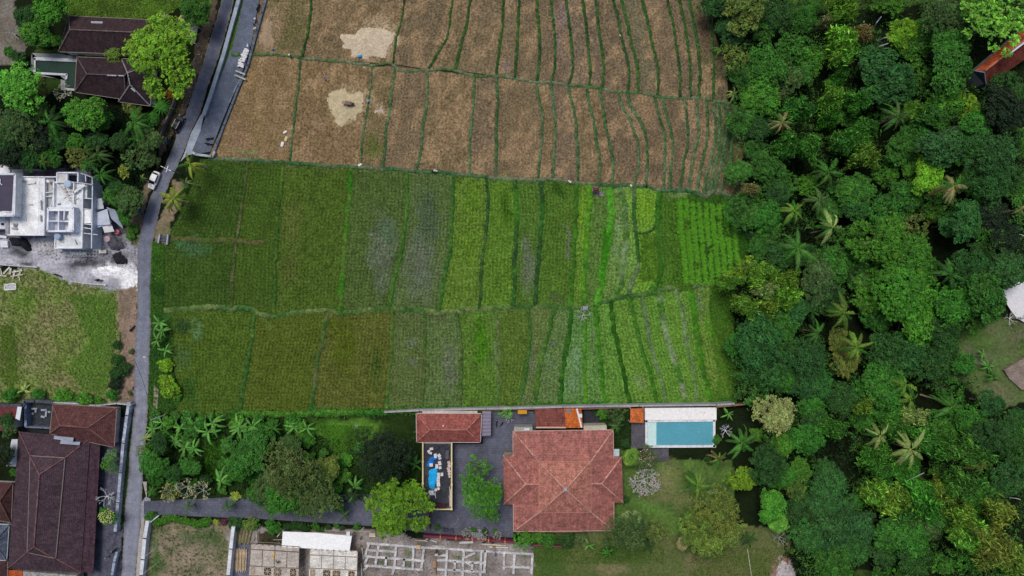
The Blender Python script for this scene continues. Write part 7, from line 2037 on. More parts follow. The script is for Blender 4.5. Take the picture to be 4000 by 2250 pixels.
# ------------------------------------------------------------------ building site along the bottom edge
def formwork(label, top, tl, tr, bl, br, z, col, joist, holes, nv, hl):
    """deck of plywood sheets on a timber grid with square openings in its lower row"""
    h = root_at('formwork_deck', label, 'formwork', top)
    TLp, TRp, BLp, BRp = P(f'N5 {tl} {tr} {bl} {br}', z)
    def at(u, v, dz=0.0):
        p = TLp.lerp(TRp, u).lerp(BLp.lerp(BRp, u), v)
        return Vector((p.x, p.y, p.z + dz))
    xs = [0] + sorted([q for a in holes for q in a]) + [1]
    hv0, hv1 = hl
    b = MB()
    def pl(u0, u1, v0, v1):
        V = [at(u0, v1), at(u1, v1), at(u1, v0), at(u0, v0)]
        b.add(V + [v - Vector((0, 0, .06)) for v in V], [(0, 1, 2, 3), (7, 6, 5, 4), (0, 4, 5, 1), (1, 5, 6, 2), (2, 6, 7, 3), (3, 7, 4, 0)])
    pl(0, 1, 0, hv0); pl(0, 1, hv1, 1)
    e = 0
    for a, c in holes:
        pl(e, a, hv0, hv1); e = c
    pl(e, 1, hv0, hv1)
    b.build('plywood_sheet', WOOD, C(*col), h)
    g = MB()
    for v in (0.0, nv[0], nv[1], hv1 + .02):
        g.beam(at(0, v, .08), at(1, v, .08), .16, .09)
    for u in (0.0, .25, .5, .75, 1.0):
        g.beam(at(u, nv[0], .084), at(u, nv[1], .084), .13, .09)
    for u in (0, .5, 1):
        g.beam(at(u, 0, .088), at(u, nv[0], .088), .13, .09)
    g.build('joist', PLAIN, C(*joist), h)
    for a, c in holes:
        k = MB()
        m, n = (a + c) / 2, (hv0 + hv1) / 2
        for p0, p1 in (((a, hv0), (c, hv1)), ((c, hv0), (a, hv1)), ((m, hv0), (m, hv1)), ((a, n), (c, n))):
            k.beam(at(*p0, .05), at(*p1, .05), .07, .08, (1, 1, 1))
        for p0, p1 in (((a, hv0), (c, hv0)), ((a, hv1), (c, hv1)), ((a, hv0), (a, hv1)), ((c, hv0), (c, hv1))):
            k.beam(at(*p0, .07), at(*p1, .07), .12, .12)
        k.build('brace', PLAIN, C(196, 176, 150), h)
    s = MB()
    for i in range(9):
        u = i / 8
        q = at(u, 0, 0); s.box((q.x, q.y, z / 2 + .3), (.1, .1, z + .9))
        for v in (.45, .95):
            q = at(u, v, 0); s.box((q.x, q.y, z / 2 - .1), (.1, .1, z - .1))
    for i in range(7):
        q = at(1, i / 7, 0); s.box((q.x + .25, q.y, z / 2 + .2), (.09, .09, z + .6))
    each(s, 'scaffold_pole', WOOD, C(150, 132, 108), h)
    return h
HOLES = [(.02, .13), (.29, .45), (.49, .66), (.82, .96)]
formwork('tan plywood formwork deck nearest the white boundary wall', 'N5 410,1280', '192,1142', '652,1172', '172,1520', '640,1540', 3.4, (188, 178, 168), (98, 82, 72), HOLES, (.14, .56), (.57, .78))
formwork('whiter plywood formwork deck right of the tan one', 'N5 970,1310', '750,1190', '1202,1212', '738,1560', '1186,1580', 3.4, (218, 214, 206), (140, 122, 108), HOLES, (.16, .50), (.52, .72))
o = mound('ochre puddle of sawdust on the tan formwork deck', 'N5 385,1230 425,1220 430,1245 410,1290 395,1280', 0.02, (196, 158, 92), 'sawdust', 'sawdust', rough=.2); o.location.z = 3.4; o.location *= (H - 3.4) / H; o.location.z = 3.46
h = root_at('sheet_roof', 'large white sheet roof behind the formwork decks', 'roof', 'N5 820,1110')
a = P('N5 494,1030 790,1040 1146,1072 1128,1206 490,1166', 3.0); a[3].z = a[4].z = 3.5
b = MB(); b.add(a[::-1], [(0, 1, 2, 3, 4)], uv=[(v.x, v.y) for v in a[::-1]]); b.build('sheet', PLAIN, C(232, 232, 232), h)
b = MB(); a2 = P('N5 790,1032 1150,1058 1148,1078 790,1046', 2.95); b.add(a2[::-1], [(0, 1, 2, 3)], uv=[(v.x, v.y) for v in a2[::-1]]); b.build('corrugated_edge', SHEET, C(150, 142, 132), h)
b = MB(); [b.box((v.x, v.y, v.z / 2 - .1), (.12, .12, v.z - .2)) for v in a]; each(b, 'post', WOOD, C(150, 136, 116), h)
tag(MB().box((0, 0, .35), (.75, .9, .7)).box((0, 0, .72), (.8, .95, .05)).build('crate', PLAIN, C(206, 206, 210), None, P('N5 1118,1040', 2.9)[0]), 'white crate on the top right corner of the white sheet roof', 'crate')
debris('bamboo_pole', 'greenish bamboo pole standing in the bundle by the white boundary wall', 'bamboo pole', [(f'N5 {70 + i * 11},{1000 + (i * 5) % 14} {62 + i * 9},{1130 + (i * 7) % 30}', 0.35 + .05 * (i % 4), .14, .12) for i in range(13)], [(140, 136, 92), (120, 112, 78), (160, 150, 106)], WOOD, 'greenish bamboo poles')
debris('bamboo_pole', 'tan bamboo pole in the thick bundle by the white boundary wall', 'bamboo pole', [(f'N5 {50 + i * 6},{1180 + (i * 5) % 22} {42 + i * 6},{1385 + (i * 11) % 34}', 0.3 + .06 * (i % 5), .13, .12) for i in range(18)], [(196, 172, 140), (178, 152, 120), (206, 186, 158)], WOOD, 'tan bamboo poles')
def beams(name, label, top, hs, vs, z=0.55, w=.55, color=(186, 184, 184)):
    h = root_at(name, label, 'foundation', top)
    for k, s in enumerate(hs + vs):
        c1, c2 = P(s, z - (.004 if k >= len(hs) else 0)); b = MB(); b.beam(c1, c2, w, z + .1); b.build('beam', OLDCONC, C(*color), h)
    return h
beams('foundation_grid', 'white concrete foundation grid with grass in its cells, below the driveway tree', 'N5 1550,1290', ['N5 1285,1140 1830,1182', 'N5 1300,1205 1560,1222', 'N5 1470,1270 1462,1360', 'N5 1640,1285 1630,1370', 'N5 1262,1262 1830,1308', 'N5 1262,1350 1820,1392'], ['N5 1400,1150 1368,1345', 'N5 1562,1163 1545,1375', 'N5 1545,1380 1525,1440', 'N5 1726,1178 1720,1385', 'N5 1310,1140 1268,1262', 'N5 1268,1330 1300,1262', 'N5 1826,1182 1800,1385', 'N5 1255,1400 1300,1350'])
beams('foundation_grid', 'middle concrete foundation grid below the maroon wall', 'N5 2200,1300', ['N5 1950,1186 2410,1218', 'N5 1930,1250 2045,1256', 'N5 2120,1310 2112,1400', 'N5 2285,1320 2278,1405', 'N5 1830,1182 1950,1186', 'N5 1950,1300 2410,1330', 'N5 1950,1388 2410,1412', 'N5 1950,1470 2400,1490'], ['N5 2045,1192 2028,1480', 'N5 2202,1204 2188,1480', 'N5 2366,1215 2358,1485', 'N5 2410,1218 2395,1410'])
beams('foundation_grid', 'rightmost small concrete foundation grid by the grass', 'N6 1030,1430', ['N6 888,1398 1168,1412', 'N6 705,1385 888,1398', 'N6 888,1530 1140,1538'], ['N6 892,1398 890,1560', 'N6 992,1405 978,1600', 'N6 1160,1412 1150,1600'])
debris('plank', 'loose pale plank lying about the foundation grids', 'plank', [('N6 470,1305 600,1300', .3, .5, .06), ('N6 680,1318 910,1332', .4, .4, .06), ('N6 520,1445 620,1400', .8, .5, .06), ('N6 750,1345 930,1350', .3, .35, .06), ('N6 45,1270 150,1278', .3, .35, .06), ('N6 210,1340 330,1345', .3, .5, .06), ('N5 1500,1230 1560,1190', .5, .12, .06), ('N5 1340,1230 1350,1160', .5, .12, .06), ('N5 2220,1320 2290,1365', .7, .3, .06), ('N5 2210,1410 2330,1445', .7, .14, .06), ('N5 2140,1230 2200,1270', .7, .1, .06), ('N5 1850,1100 1950,1130', .3, .3, .06), ('N5 1730,1100 1900,1108', .3, .2, .06), ('N5 1740,1112 1860,1122', .35, .2, .06), ('N5 1240,1180 1255,1290', .3, .3, .06), ('N5 1235,1330 1240,1480', .3, .35, .06), ('N5 440,1080 500,1010', .5, .25, .06), ('N5 405,1108 490,1108', .4, .12, .06), ('N5 240,1020 250,1130', .4, .1, .06), ('N5 250,1130 470,1140', .4, .15, .06)], [(206, 202, 196), (190, 180, 164), (200, 196, 194)], WOOD, 'loose planks on the building site')
debris('plank', 'brown board pile between the two right foundation grids', 'plank', [('N5 1925,1310 1925,1370', .5, .8, .3), ('N5 1925,1380 1925,1440', .5, .7, .3), ('N5 1940,1200 1950,1240', .6, .5, .3), ('N6 795,1340 800,1390', .6, .6, .3)], [(166, 132, 100), (150, 128, 110)], WOOD, 'board piles on the building site')
tag(MB().box((0, 0, .25), (1.5, .9, .12)).box((-.5, 0, .1), (.12, .9, .2)).box((.5, 0, .1), (.12, .9, .2)).build('pallet', WOOD, C(206, 190, 170), None, P('N5 1340,1060')[0]), 'pale pallet left of the yellow-green driveway tree', 'pallet')
tag(MB().box((0, 0, .25), (1.0, .9, .12)).box((-.4, 0, .1), (.12, .9, .2)).box((.4, 0, .1), (.12, .9, .2)).build('pallet', WOOD, C(204, 176, 140), None, P('N5 1775,1172', .5)[0]), 'tan pallet on the corner of the left foundation grid', 'pallet')
r = root_at('metal_rack', 'silver wire rack on the maroon wall of the court', 'rack', 'N6 645,1238')
c4 = P('N6 592,1208 690,1222 700,1268 598,1256', 1.9); b = MB()
for i in range(6):
    b.beam(c4[0].lerp(c4[1], i / 5), c4[3].lerp(c4[2], i / 5), .06, .06)
for i in range(4):
    b.beam(c4[0].lerp(c4[3], i / 3) + Vector((0, 0, .004)), c4[1].lerp(c4[2], i / 3) + Vector((0, 0, .004)), .06, .06)
b.build('grid', METAL, C(196, 200, 206), r)
b = MB(); [b.box((v.x, v.y, .95), (.06, .06, 1.9)) for v in c4]; each(b, 'leg', METAL, C(150, 150, 156), r)
boxes('crate', 'dark crate stacked at the bottom of the paved court', 'crate', 'N6', [(345, 1180, .9, .8, .2), (375, 1190, .7, .7, 0), (400, 1185, .6, .9, .1), (320, 1172, .7, .7, .4)], 0.05, .7, (66, 68, 80), 'crates in the paved court')
sheet('walk', 'N5 560,1005 1000,1010 1330,1028 1330,1040 1000,1024 560,1020', CONCRETE, C(150, 142, 134), .03)
r = root_at('brick_pillar', 'thin brick wall stub below the yellow-rimmed terrace', 'wall', 'N6 185,1080')
b = MB(); c1, c2 = P('N6 178,1010 185,1180', 1.4); b.beam(c1, c2, .3, 1.5); b.build('wall_body', OLDCONC, C(96, 76, 70), r)
for i, s in enumerate(('N6 290,1255', 'N6 437,1265', 'N6 592,1275', 'N6 745,1285', 'N6 900,1298')):
    q = P(s, 1.75)[0]
    tag(MB().box((0, 0, -.85), (.22, .75, 1.72)).box((0, 0, .04), (.3, .8, .06)).build('wall_pillar', PLAIN, C(176, 110, 62), None, q), 'orange pillar set in the maroon court wall', 'pillar', 'orange pillars of the maroon wall')
sheet('gravel', 'N4 2205,985 N5 190,1010 180,1140 170,1560 N4 2140,1600', OLDCONC, C(96, 100, 116), .02)

# ------------------------------------------------------------------ shrines and small structures in the fields
r = root_at('field_shrine', 'tiny red-roofed shrine on the bund between stubble and green field', 'shrine', 'F4 1275,458')
g0 = gz(*pix('F4 1275,458')[0])
e = 'F4 1245,438 1303,438 1303,480 1245,480'
hip_roof(r, e, 'F4 1268,460 1282,460', g0 + 1.7, g0 + 2.4, C(106, 62, 66), overhang=.25, zw=g0, cap=(130, 84, 84))
a = P('F4 1245,484 1350,480 1350,522 1260,520', g0 + .25); MB().prism(a, g0 - .3, g0 + .22).build('plinth', OLDCONC, C(124, 120, 118), r)
r = root_at('field_shrine', 'small grey stone shrine above the silvery bush', 'shrine', 'F6 1172,252')
g0 = gz(*pix('F6 1172,252')[0]); q = P('F6 1172,252', g0)[0]
b = MB(); b.box((q.x, q.y, g0 + .3), (1.0, .9, .9)); b.box((q.x, q.y, g0 + .8), (1.2, 1.1, .12)); b.box((q.x, q.y, g0 + 1.0), (.6, .6, .4)); b.box((q.x, q.y, g0 + 1.25), (.8, .75, .1)); b.build('stone', OLDCONC, C(150, 152, 166), r)
for s, n in (('N1 2222,666 2312,702', 'upper of two concrete beams bridging the drain beside the lane'), ('N1 2212,706 2316,750', 'lower of two concrete beams bridging the drain beside the lane')):
    c1, c2 = P(s, .75); m = (c1 + c2) / 2
    tag(MB().beam(c1 - m, c2 - m, .38, .25).build('concrete_beam', CONCRETE, C(160, 160, 156), None, m), n, 'beam')

# ------------------------------------------------------------------ sacks of rice on the lane
SACK = None
def sack_mesh():
    rings = []
    for i, (x, w, hh) in enumerate([(-.5, .1, .06), (-.46, .24, .12), (-.25, .29, .19), (0, .3, .21), (.25, .29, .19), (.46, .24, .12), (.5, .1, .06)]):
        rings.append([Vector((x, w * math.cos(t), .2 + hh * math.sin(t))) for t in [2 * math.pi * k / 10 for k in range(10)]])
    b = MB().loft(rings)
    return mesh('sack', b.V, b.F, b.C, b.U, True)
SACK = sack_mesh()
for i in range(10):
    for j in range(2):
        q = P1('N1', 2328 - i * 7.3 + j * 27 - 10 + random.uniform(-9, 9), 468 + i * 17.5 + j * 9 + random.uniform(-5, 5), 0.1 + .1 * random.random())
        o = link('rice_sack', SACK, CLOTH, C(208, 206, 208), None, q)
        o.rotation_euler = (0, random.uniform(-.08, .08), -.35 + random.uniform(-.6, .6) + (0 if j else .1)); o.scale = (.86, .86, .9)
        tag(o, 'full white sack in the long row on the paved lane', 'sack', 'white sacks in the row on the lane')
for s, n in (('F3 1225,230', 'white sack at the foot of the bund above the green field'), ('F1 520,1250', 'upper white sack in the lower left stubble plot'), ('F1 495,1365', 'long white sack in the lower left stubble plot'), ('F1 530,1315', 'tan sack beside the long white sack in the stubble')):
    g0 = gz(*pix(s)[0]); q = P(s, g0)[0]
    o = link('rice_sack', SACK, CLOTH, C(220, 216, 210) if 'tan' not in n else C(196, 180, 140), None, q + Vector((0, 0, .1))); o.rotation_euler = (0, 0, 1.3 if 'long' in n else .5); o.scale = (1.3 if 'long' in n else 1.0,) * 3
    tag(o, n, 'sack')
def sheetcloth(label, s, col, z=.25):
    o = mound(label, s, z, col, 'tarpaulin', 'tarpaulin', CLOTH, .9, .4, .5, .15); return o
sheetcloth('bright blue tarpaulin at the lower edge of the great straw heap', 'F1 1195,518 1240,515 1248,545 1225,553 1200,545', (44, 128, 186), .35)
sheetcloth('small light blue sheet below the threshing machine', 'F1 1085,1005 1118,1005 1115,1020 1090,1020', (90, 150, 210), .55)
sheetcloth('pale blue cloth on the bund right of the threshing heap', 'F1 1278,940 1315,938 1320,965 1290,968', (120, 180, 214), .6)
sheetcloth('little blue crate cloth on the tan straw fan', 'F1 390,457 412,457 412,474 392,474', (70, 110, 180), .3)
sheetcloth('tiny red bag on the threshing heap', 'F1 1240,968 1254,968 1254,980 1242,980', (180, 60, 50), .6)
r = root_at('threshing_machine', 'brown threshing machine standing on the pale straw heap', 'machine', 'F1 1120,980')
q = P1('F1', 1120, 980, .3); q.z = gz(*pix('F1 1120,980')[0]) + .5
r.location = (q.x, q.y, q.z)
b = MB(); rings = []
for x, w, t in ((-.9, .3, .7), (-.6, .45, 1.0), (.5, .45, 1.0), (.8, .35, .8)):
    rings.append([Vector((x, w * sy, t if up else .25)) for sy, up in ((-1, 0), (1, 0), (1, 1), (.6, 1.15), (-.6, 1.15), (-1, 1))])
for rr in rings:
    rr[3].z += .1; rr[4].z += .1
b.loft(rings).build('drum_housing', PLAIN, C(118, 96, 84), r, (0, 0, 0))
MB().box((-.75, 0, .8), (.7, .8, .06), 0, (1, 1, 1), Matrix.Rotation(.3, 4, 'Y')).build('feed_tray', PLAIN, C(150, 130, 116), r, (-.5, 0, 0))
b = MB(); b.box((1.05, .1, .6), (.5, .4, .45)); b.lathe((1.05, -.12, .62), [(.22, -.04), (.24, 0), (.22, .04)], 14, 'Y'); b.build('engine', PLAIN, C(60, 52, 54), r, (0, 0, 0))
for sy in (-1, 1):
    MB().lathe((0, .5 * sy, .25), [(.2, -.05), (.3, -.04), (.3, .04), (.2, .05)], 16, 'Y').build('wheel', RUBBER, C(44, 40, 42), r, (0, 0, 0))
r.rotation_euler = (0, 0, -.15)

# ------------------------------------------------------------------ cars
def car(label, s, rz, L, Wd, paint, roofblack=False):
    q = P(s, .05)[0]
    r = thing('parked_car', label, 'car', q, rz)
    hl, hw = L / 2, Wd / 2
    def ring(x, w, z0, z1, top=None):
        t = top if top else w * .92
        return [Vector((x, -w * .94, z0)), Vector((x, -w, z0 + .25)), Vector((x, -w * .99, z1 - .12)), Vector((x, -t, z1)), Vector((x, 0, z1 + .03)), Vector((x, t, z1)), Vector((x, w * .99, z1 - .12)), Vector((x, w, z0 + .25)), Vector((x, w * .94, z0))]
    b = MB()
    b.loft([ring(-hl, hw * .72, .38, .72), ring(-hl + .12, hw * .88, .28, .86), ring(-hl + .5, hw * .98, .24, .95), ring(-hl * .3, hw, .24, .97), ring(hl * .25, hw, .24, .97), ring(hl * .45, hw * .98, .24, .93), ring(hl - .35, hw * .92, .26, .80), ring(hl - .1, hw * .82, .3, .70), ring(hl, hw * .64, .38, .6)])
    body = b.build('body', GLOSS, paint, r, (0, 0, 0))
    c = MB()
    def cab(x, w, z):
        return [Vector((x, -w, .93)), Vector((x, -w * .86, z - .04)), Vector((x, -w * .6, z)), Vector((x, w * .6, z)), Vector((x, w * .86, z - .04)), Vector((x, w, .93))]
    c.loft([cab(-hl + .38, hw * .86, 1.0), cab(-hl + .8, hw * .9, 1.40), cab(-hl * .2, hw * .92, 1.5), cab(hl * .08, hw * .9, 1.47), cab(hl * .46, hw * .84, .97)])
    c.build('cabin', GLOSS, paint, body, (0, 0, 0))
    def pane(nm, pts):
        MB().add(pts, [tuple(range(len(pts)))]).build(nm, GLASS, (.012, .014, .02), r, (0, 0, 0))
    xa, xb = hl * .10, hl * .45
    pane('windshield', [(xb, -hw * .76, 1.02), (xb, hw * .76, 1.02), (xa + .02, hw * .72, 1.475), (xa + .02, -hw * .72, 1.475)])
    xa, xb = -hl + .36, -hl + .76
    pane('rear_window', [(xa, hw * .7, 1.05), (xa, -hw * .7, 1.05), (xb, -hw * .7, 1.42), (xb, hw * .7, 1.42)])
    for sy in (-1, 1):
        p = [(-hl + .7, sy * hw * .925, 1.0), (hl * .36, sy * hw * .905, 1.0), (hl * .06, sy * hw * .82, 1.42), (-hl + .85, sy * hw * .82, 1.38)]
        pane('side_window', p if sy < 0 else p[::-1])
        MB().box((hl * .32, sy * (hw + .09), .98), (.12, .2, .14)).build('mirror', GLOSS, paint, r, (0, 0, 0))
        MB().box((hl - .16, sy * hw * .66, .66), (.22, .34, .14)).build('headlight', GLASS, (.7, .72, .75), r, (0, 0, 0))
        MB().box((-hl + .1, sy * hw * .68, .76), (.14, .3, .16)).build('tail_light', GLASS, (.35, .02, .02), r, (0, 0, 0))
        for x in (-hl * .62, hl * .62):
            w = MB().lathe((x, sy * (hw - .12), .31), [(.19, -.1), (.31, -.09), (.31, .09), (.19, .1)], 18, 'Y').build('wheel', RUBBER, (.02, .02, .02), r, (0, 0, 0))
            MB().lathe((x, sy * (hw - .02), .31), [(.02, -.02), (.17, -.02), (.19, .0), (.02, .015)], 12, 'Y').build('rim', METAL, (.5, .5, .52), w, (0, 0, 0))
    MB().box((hl - .02, 0, .52), (.06, hw * .9, .14)).build('grille', RUBBER, (.03, .03, .03), r, (0, 0, 0))
    return r
car('white car half parked on the verge beside the grove', 'N2 1466,376', R(-112), 4.35, 1.75, (.82, .82, .84))
o = car('black car parked at the roadside under the palms', 'N1 1692,1172', R(62), 4.2, 1.78, (.012, .013, .018))
for i in range(2):
    MB().box((-.35, .55 - 1.1 * i, 1.53), (2.0, .05, .05)).build('roof_rail', METAL, (.4, .4, .42), o, (0, 0, 0))

# ------------------------------------------------------------------ motorbikes
def motorbike(label, s, rz, paint, hgt=0.0, seat=(.015, .015, .018)):
    px, py = pix(s)[0]
    z = gz(px, py) + hgt
    r = thing('motorbike', label, 'motorbike', wld((px, py), z), rz)
    for x in (-.62, .64):
        w = MB().lathe((x, 0, .29), [(.2, -.05), (.28, -.045), (.29, 0), (.28, .045), (.2, .05)], 16, 'Y').build('wheel', RUBBER, (.02, .02, .02), r, (0, 0, 0))
        MB().lathe((x, 0, .29), [(.03, -.06), (.19, -.02), (.19, .02), (.03, .06)], 10, 'Y').build('rim', METAL, (.4, .4, .42), w, (0, 0, 0))
    b = MB()
    rg_ = []
    for x, w, z0, z1 in ((-.95, .05, .62, .72), (-.7, .15, .5, .74), (-.3, .17, .38, .72), (.05, .13, .28, .52), (.3, .16, .28, .6), (.48, .2, .4, .95), (.56, .1, .6, 1.0)):
        rg_.append([Vector((x, -w, z0)), Vector((x, -w, z1 - .05)), Vector((x, -w * .5, z1)), Vector((x, w * .5, z1)), Vector((x, w, z1 - .05)), Vector((x, w, z0))])
    b.loft(rg_).build('body', GLOSS, paint, r, (0, 0, 0), True)
    MB().loft([[Vector((x, -w, z)), Vector((x, -w * .8, z + .09)), Vector((x, w * .8, z + .09)), Vector((x, w, z))] for x, w, z in ((-.75, .11, .74), (-.4, .15, .73), (-.02, .11, .68))]).build('seat', RUBBER, seat, r, (0, 0, 0))
    h_ = MB().tube([(.36, -.36, 1.0), (.46, -.2, 1.03), (.48, 0, 1.0), (.46, .2, 1.03), (.36, .36, 1.0)], .025, 6).build('handlebar', METAL, (.05, .05, .05), r, (0, 0, 0))
    for sy in (-1, 1):
        MB().tube([(.44, sy * .24, 1.03), (.47, sy * .3, 1.17)], .012, 5).box((.47, sy * .31, 1.2), (.03, .12, .07)).build('mirror', GLASS, (.05, .05, .06), h_, (0, 0, 0))
    MB().tube([(.5, 0, .95), (.66, 0, .29)], .04, 6).build('fork', METAL, (.3, .3, .32), r, (0, 0, 0))
    MB().lathe((.58, 0, .85), [(.02, -.03), (.09, 0), (.07, .05), (.02, .06)], 10, 'X').build('headlight', GLASS, (.7, .7, .7), r, (0, 0, 0))
    MB().tube([(-.1, -.16, .3), (-.85, -.18, .4)], .045, 6).build('exhaust', METAL, (.3, .3, .32), r, (0, 0, 0))
    return r
BLK, BLU = (.015, .016, .022), (.05, .12, .45)
motorbike('blue motorbike parked beside the road below the black car', 'N1 1577,1340', R(75), BLU)
motorbike('dark motorbike just right of the blue parked motorbike', 'N1 1618,1308', R(60), BLK)
motorbike('upper black motorbike of the pair at the lower end of the lane', 'N1 1985,1310', R(15), BLK, .06)
motorbike('lower black motorbike of the pair at the lower end of the lane', 'N1 1978,1360', R(-5), BLK, .06)
motorbike('black motorbike against the road wall at the top of the lane', 'N1 2246,90', R(80), BLK, .08)
motorbike('black motorbike at the right drain wall near the top of the lane', 'F1 268,75', R(70), BLK, .06)
motorbike('blue motorbike with its red-helmeted rider on the verge below the white car', 'N2 1332,668', R(-70), BLU)
motorbike('black motorbike standing on the verge opposite the roadside bananas', 'N3 1255,442', R(50), BLK)
motorbike('black motorbike ridden along the dusty site entrance', 'N2 940,1314', R(0), BLK)
motorbike('dark motorbike left on its side of the meadow path at the site entrance', 'N2 556,1268', R(-20), BLK)
motorbike('large dark motorbike in the villa court by the grey carport', 'N6 820,170', R(85), (.03, .032, .04), .04)

# ------------------------------------------------------------------ people (one continuous skin each)
def person_mesh(pose):
    J = {'pel': (0, 0, .95), 'chest': (.02, 0, 1.28), 'neck': (.03, 0, 1.45), 'head': (.05, 0, 1.58), 'crown': (.04, 0, 1.70), 'nose': (.135, 0, 1.60)}
    bend = {'stand': 0, 'walk': .1, 'bend': 1.05, 'sit': .25, 'reach': .5}[pose]
    pel = Vector(J['pel'])
    if pose == 'sit':
        pel.z = .78
    Rm = Matrix.Rotation(bend, 3, 'Y')
    def up(v):
        v = Vector(v) - Vector((0, 0, .95))
        return pel + Rm @ v
    V, E, rad = [], [], []
    def add(p, r, par=None):
        V.append(Vector(p)); rad.append(r)
        if par is not None:
            E.append((par, len(V) - 1))
        return len(V) - 1
    p0 = add(pel, .135)
    wa = add(up((.01, 0, 1.12)), .125, p0); ch = add(up(J['chest']), .15, wa); nk = add(up(J['neck']), .055, ch)
    hd = add(up(J['head']), .092, nk); add(up(J['crown']), .075, hd); add(up(J['nose']), .018, hd)
    for s in (-1, 1):
        add(up((.05, s * .095, 1.585)), .02, hd)
        sh = add(up((.0, s * .19, 1.39)), .065, ch)
        if pose in ('sit', 'reach', 'bend'):
            el = up((.16, s * .26, 1.16)); wr = up((.42, s * .24, 1.12)); d = Vector((1, 0, -.15))
        else:
            sw = s * (.22 if pose == 'walk' else .03)
            el = up((-.02 + sw * .5, s * .27, 1.12)); wr = up((.06 + sw, s * .29, .87)); d = Vector((.25 + sw, 0, -1)).normalized()
        e = add(el, .045, sh); w = add(wr, .03, e); pm = add(wr + d * .07, .033, w)
        sd = Vector((0, 1, 0))
        for k, (o, ln) in enumerate(((-.03, .075), (-.01, .09), (.01, .085), (.03, .065))):
            f1 = add(wr + d * .105 + sd * o, .010, pm); f2 = add(wr + d * (.105 + ln * .5) + sd * o + Vector((.012, 0, 0)), .009, f1); add(wr + d * (.105 + ln) + sd * o + Vector((.03, 0, 0)), .008, f2)
        t1 = add(wr + d * .05 + sd * (-s * .045), .012, pm); add(wr + d * .09 + sd * (-s * .06), .009, t1)
        hip = add(pel + Vector((0, s * .1, -.06)), .1, p0)
        if pose == 'sit':
            kn = pel + Vector((.42, s * .16, -.05)); an = pel + Vector((.36, s * .17, -.45))
        elif pose == 'walk':
            kn = pel + Vector((.1 * s + .05, s * .1, -.46)); an = pel + Vector((.25 * s - .02, s * .1, -.87))
        else:
            kn = pel + Vector((.03, s * .12, -.46)); an = pel + Vector((0, s * .13, -.87))
        k = add(kn, .062, hip); a = add(an, .042, k); add(an + Vector((.14, 0, -.05)), .038, a)
    me = bpy.data.meshes.new('person_skeleton')
    me.from_pydata([tuple(v) for v in V], E, [])
    ob = bpy.data.objects.new('person_skeleton', me)
    COL.objects.link(ob)
    ob.modifiers.new('skin', 'SKIN')
    for i, sv in enumerate(me.skin_vertices[0].data):
        sv.radius = (rad[i], rad[i]); sv.use_root = (i == 0)
    ss = ob.modifiers.new('smooth', 'SUBSURF'); ss.levels = 1
    dg = bpy.context.evaluated_depsgraph_get()
    out = bpy.data.meshes.new_from_object(ob.evaluated_get(dg))
    bpy.data.objects.remove(ob)
    co = np.empty(len(out.vertices) * 3, np.float32); out.vertices.foreach_get('co', co); co = co.reshape(-1, 3)
    F = [tuple(p.vertices) for p in out.polygons]
    # part of the body each vertex belongs to: nearest joint decides skin, shirt, trousers or hair
    VV = np.array([tuple(v) for v in V])
    mid = np.array([tuple((V[a] + V[b]) / 2) for a, b in E]); 
    allp = np.r_[VV, mid]
    own = np.array(list(range(len(V))) + [b for a, b in E])
    nn = own[np.argmin(((co[:, None, :] - allp[None]) ** 2).sum(-1), 1)]
    return co, F, nn, p0, wa, ch, nk, hd, V, E
PB = {k: person_mesh(k) for k in ('stand', 'walk', 'bend', 'sit', 'reach')}
def person(label, s, rz, pose, shirt, trousers, hat=None, hgt=0.0, hatname='hat'):
    co, F, nn, p0, wa, ch, nk, hd, V, E = PB[pose]
    px, py = pix(s)[0]
    z = gz(px, py) + hgt
    # chain of each limb: arms follow the chest, legs follow the pelvis
    par = {b: a for a, b in E}
    def root_of(i):
        c = [i]
        while i in par:
            i = par[i]; c.append(i)
        return c
    colr = np.zeros((len(co), 3))
    skin, hair = np.array(C(132, 92, 70)), np.array(C(30, 26, 26))
    kind = {}
    for i in range(len(V)):
        c = root_of(i)
        if hd in c or i == nk:
            kind[i] = 'hair' if i == hd + 1 else 'skin'
        elif ch in c:
            kind[i] = 'skin' if len(c) > 5 else 'shirt'
        elif i in (p0,):
            kind[i] = 'tr'
        elif i == wa:
            kind[i] = 'shirt'
        else:
            kind[i] = 'tr' if len(c) < 5 else 'skin'
    tbl = {'skin': skin, 'hair': hair, 'shirt': np.array(C(*shirt)), 'tr': np.array(C(*trousers))}
    colr = np.array([tbl[kind[i]] for i in nn])
    r = thing('person', label, 'person', wld((px, py), z), rz, None)
    link('body', mesh('body', co, F, colr, smooth=True), CLOTH, (1, 1, 1), r, (0, 0, 0))
    if hat:
        hp = V[hd + 1]
        prof = [(.24, -.04), (.2, 0), (.12, .06), (.03, .13)] if hatname == 'hat' else [(.105, -.09), (.125, 0), (.1, .08), (.03, .11)]
        MB().lathe((0, 0, 0), prof, 16).build(hatname, CLOTH if hatname == 'hat' else GLOSS, C(*hat), r, tuple(hp), True)
    return r
WH = (214, 212, 206)
person('person in blue with a white hat walking the cross bund', 'F1 572,535', R(-60), 'walk', (44, 66, 130), (34, 40, 66), WH)
person('person in lilac raking straw with a long pole above the threshing heap', 'F1 915,766', R(120), 'reach', (120, 120, 196), (52, 48, 60))
person('person in a pale top feeding the left end of the threshing machine', 'F1 1078,975', R(10), 'bend', (196, 190, 200), (60, 54, 66), (150, 120, 110))
person('person in dark clothes at the right end of the threshing machine', 'F1 1160,990', R(170), 'bend', (88, 66, 62), (56, 48, 48), (170, 130, 90))
person('person in dark clothes on the bund beside the person in white', 'F3 1905,291', R(0), 'bend', (46, 44, 52), (60, 58, 62))
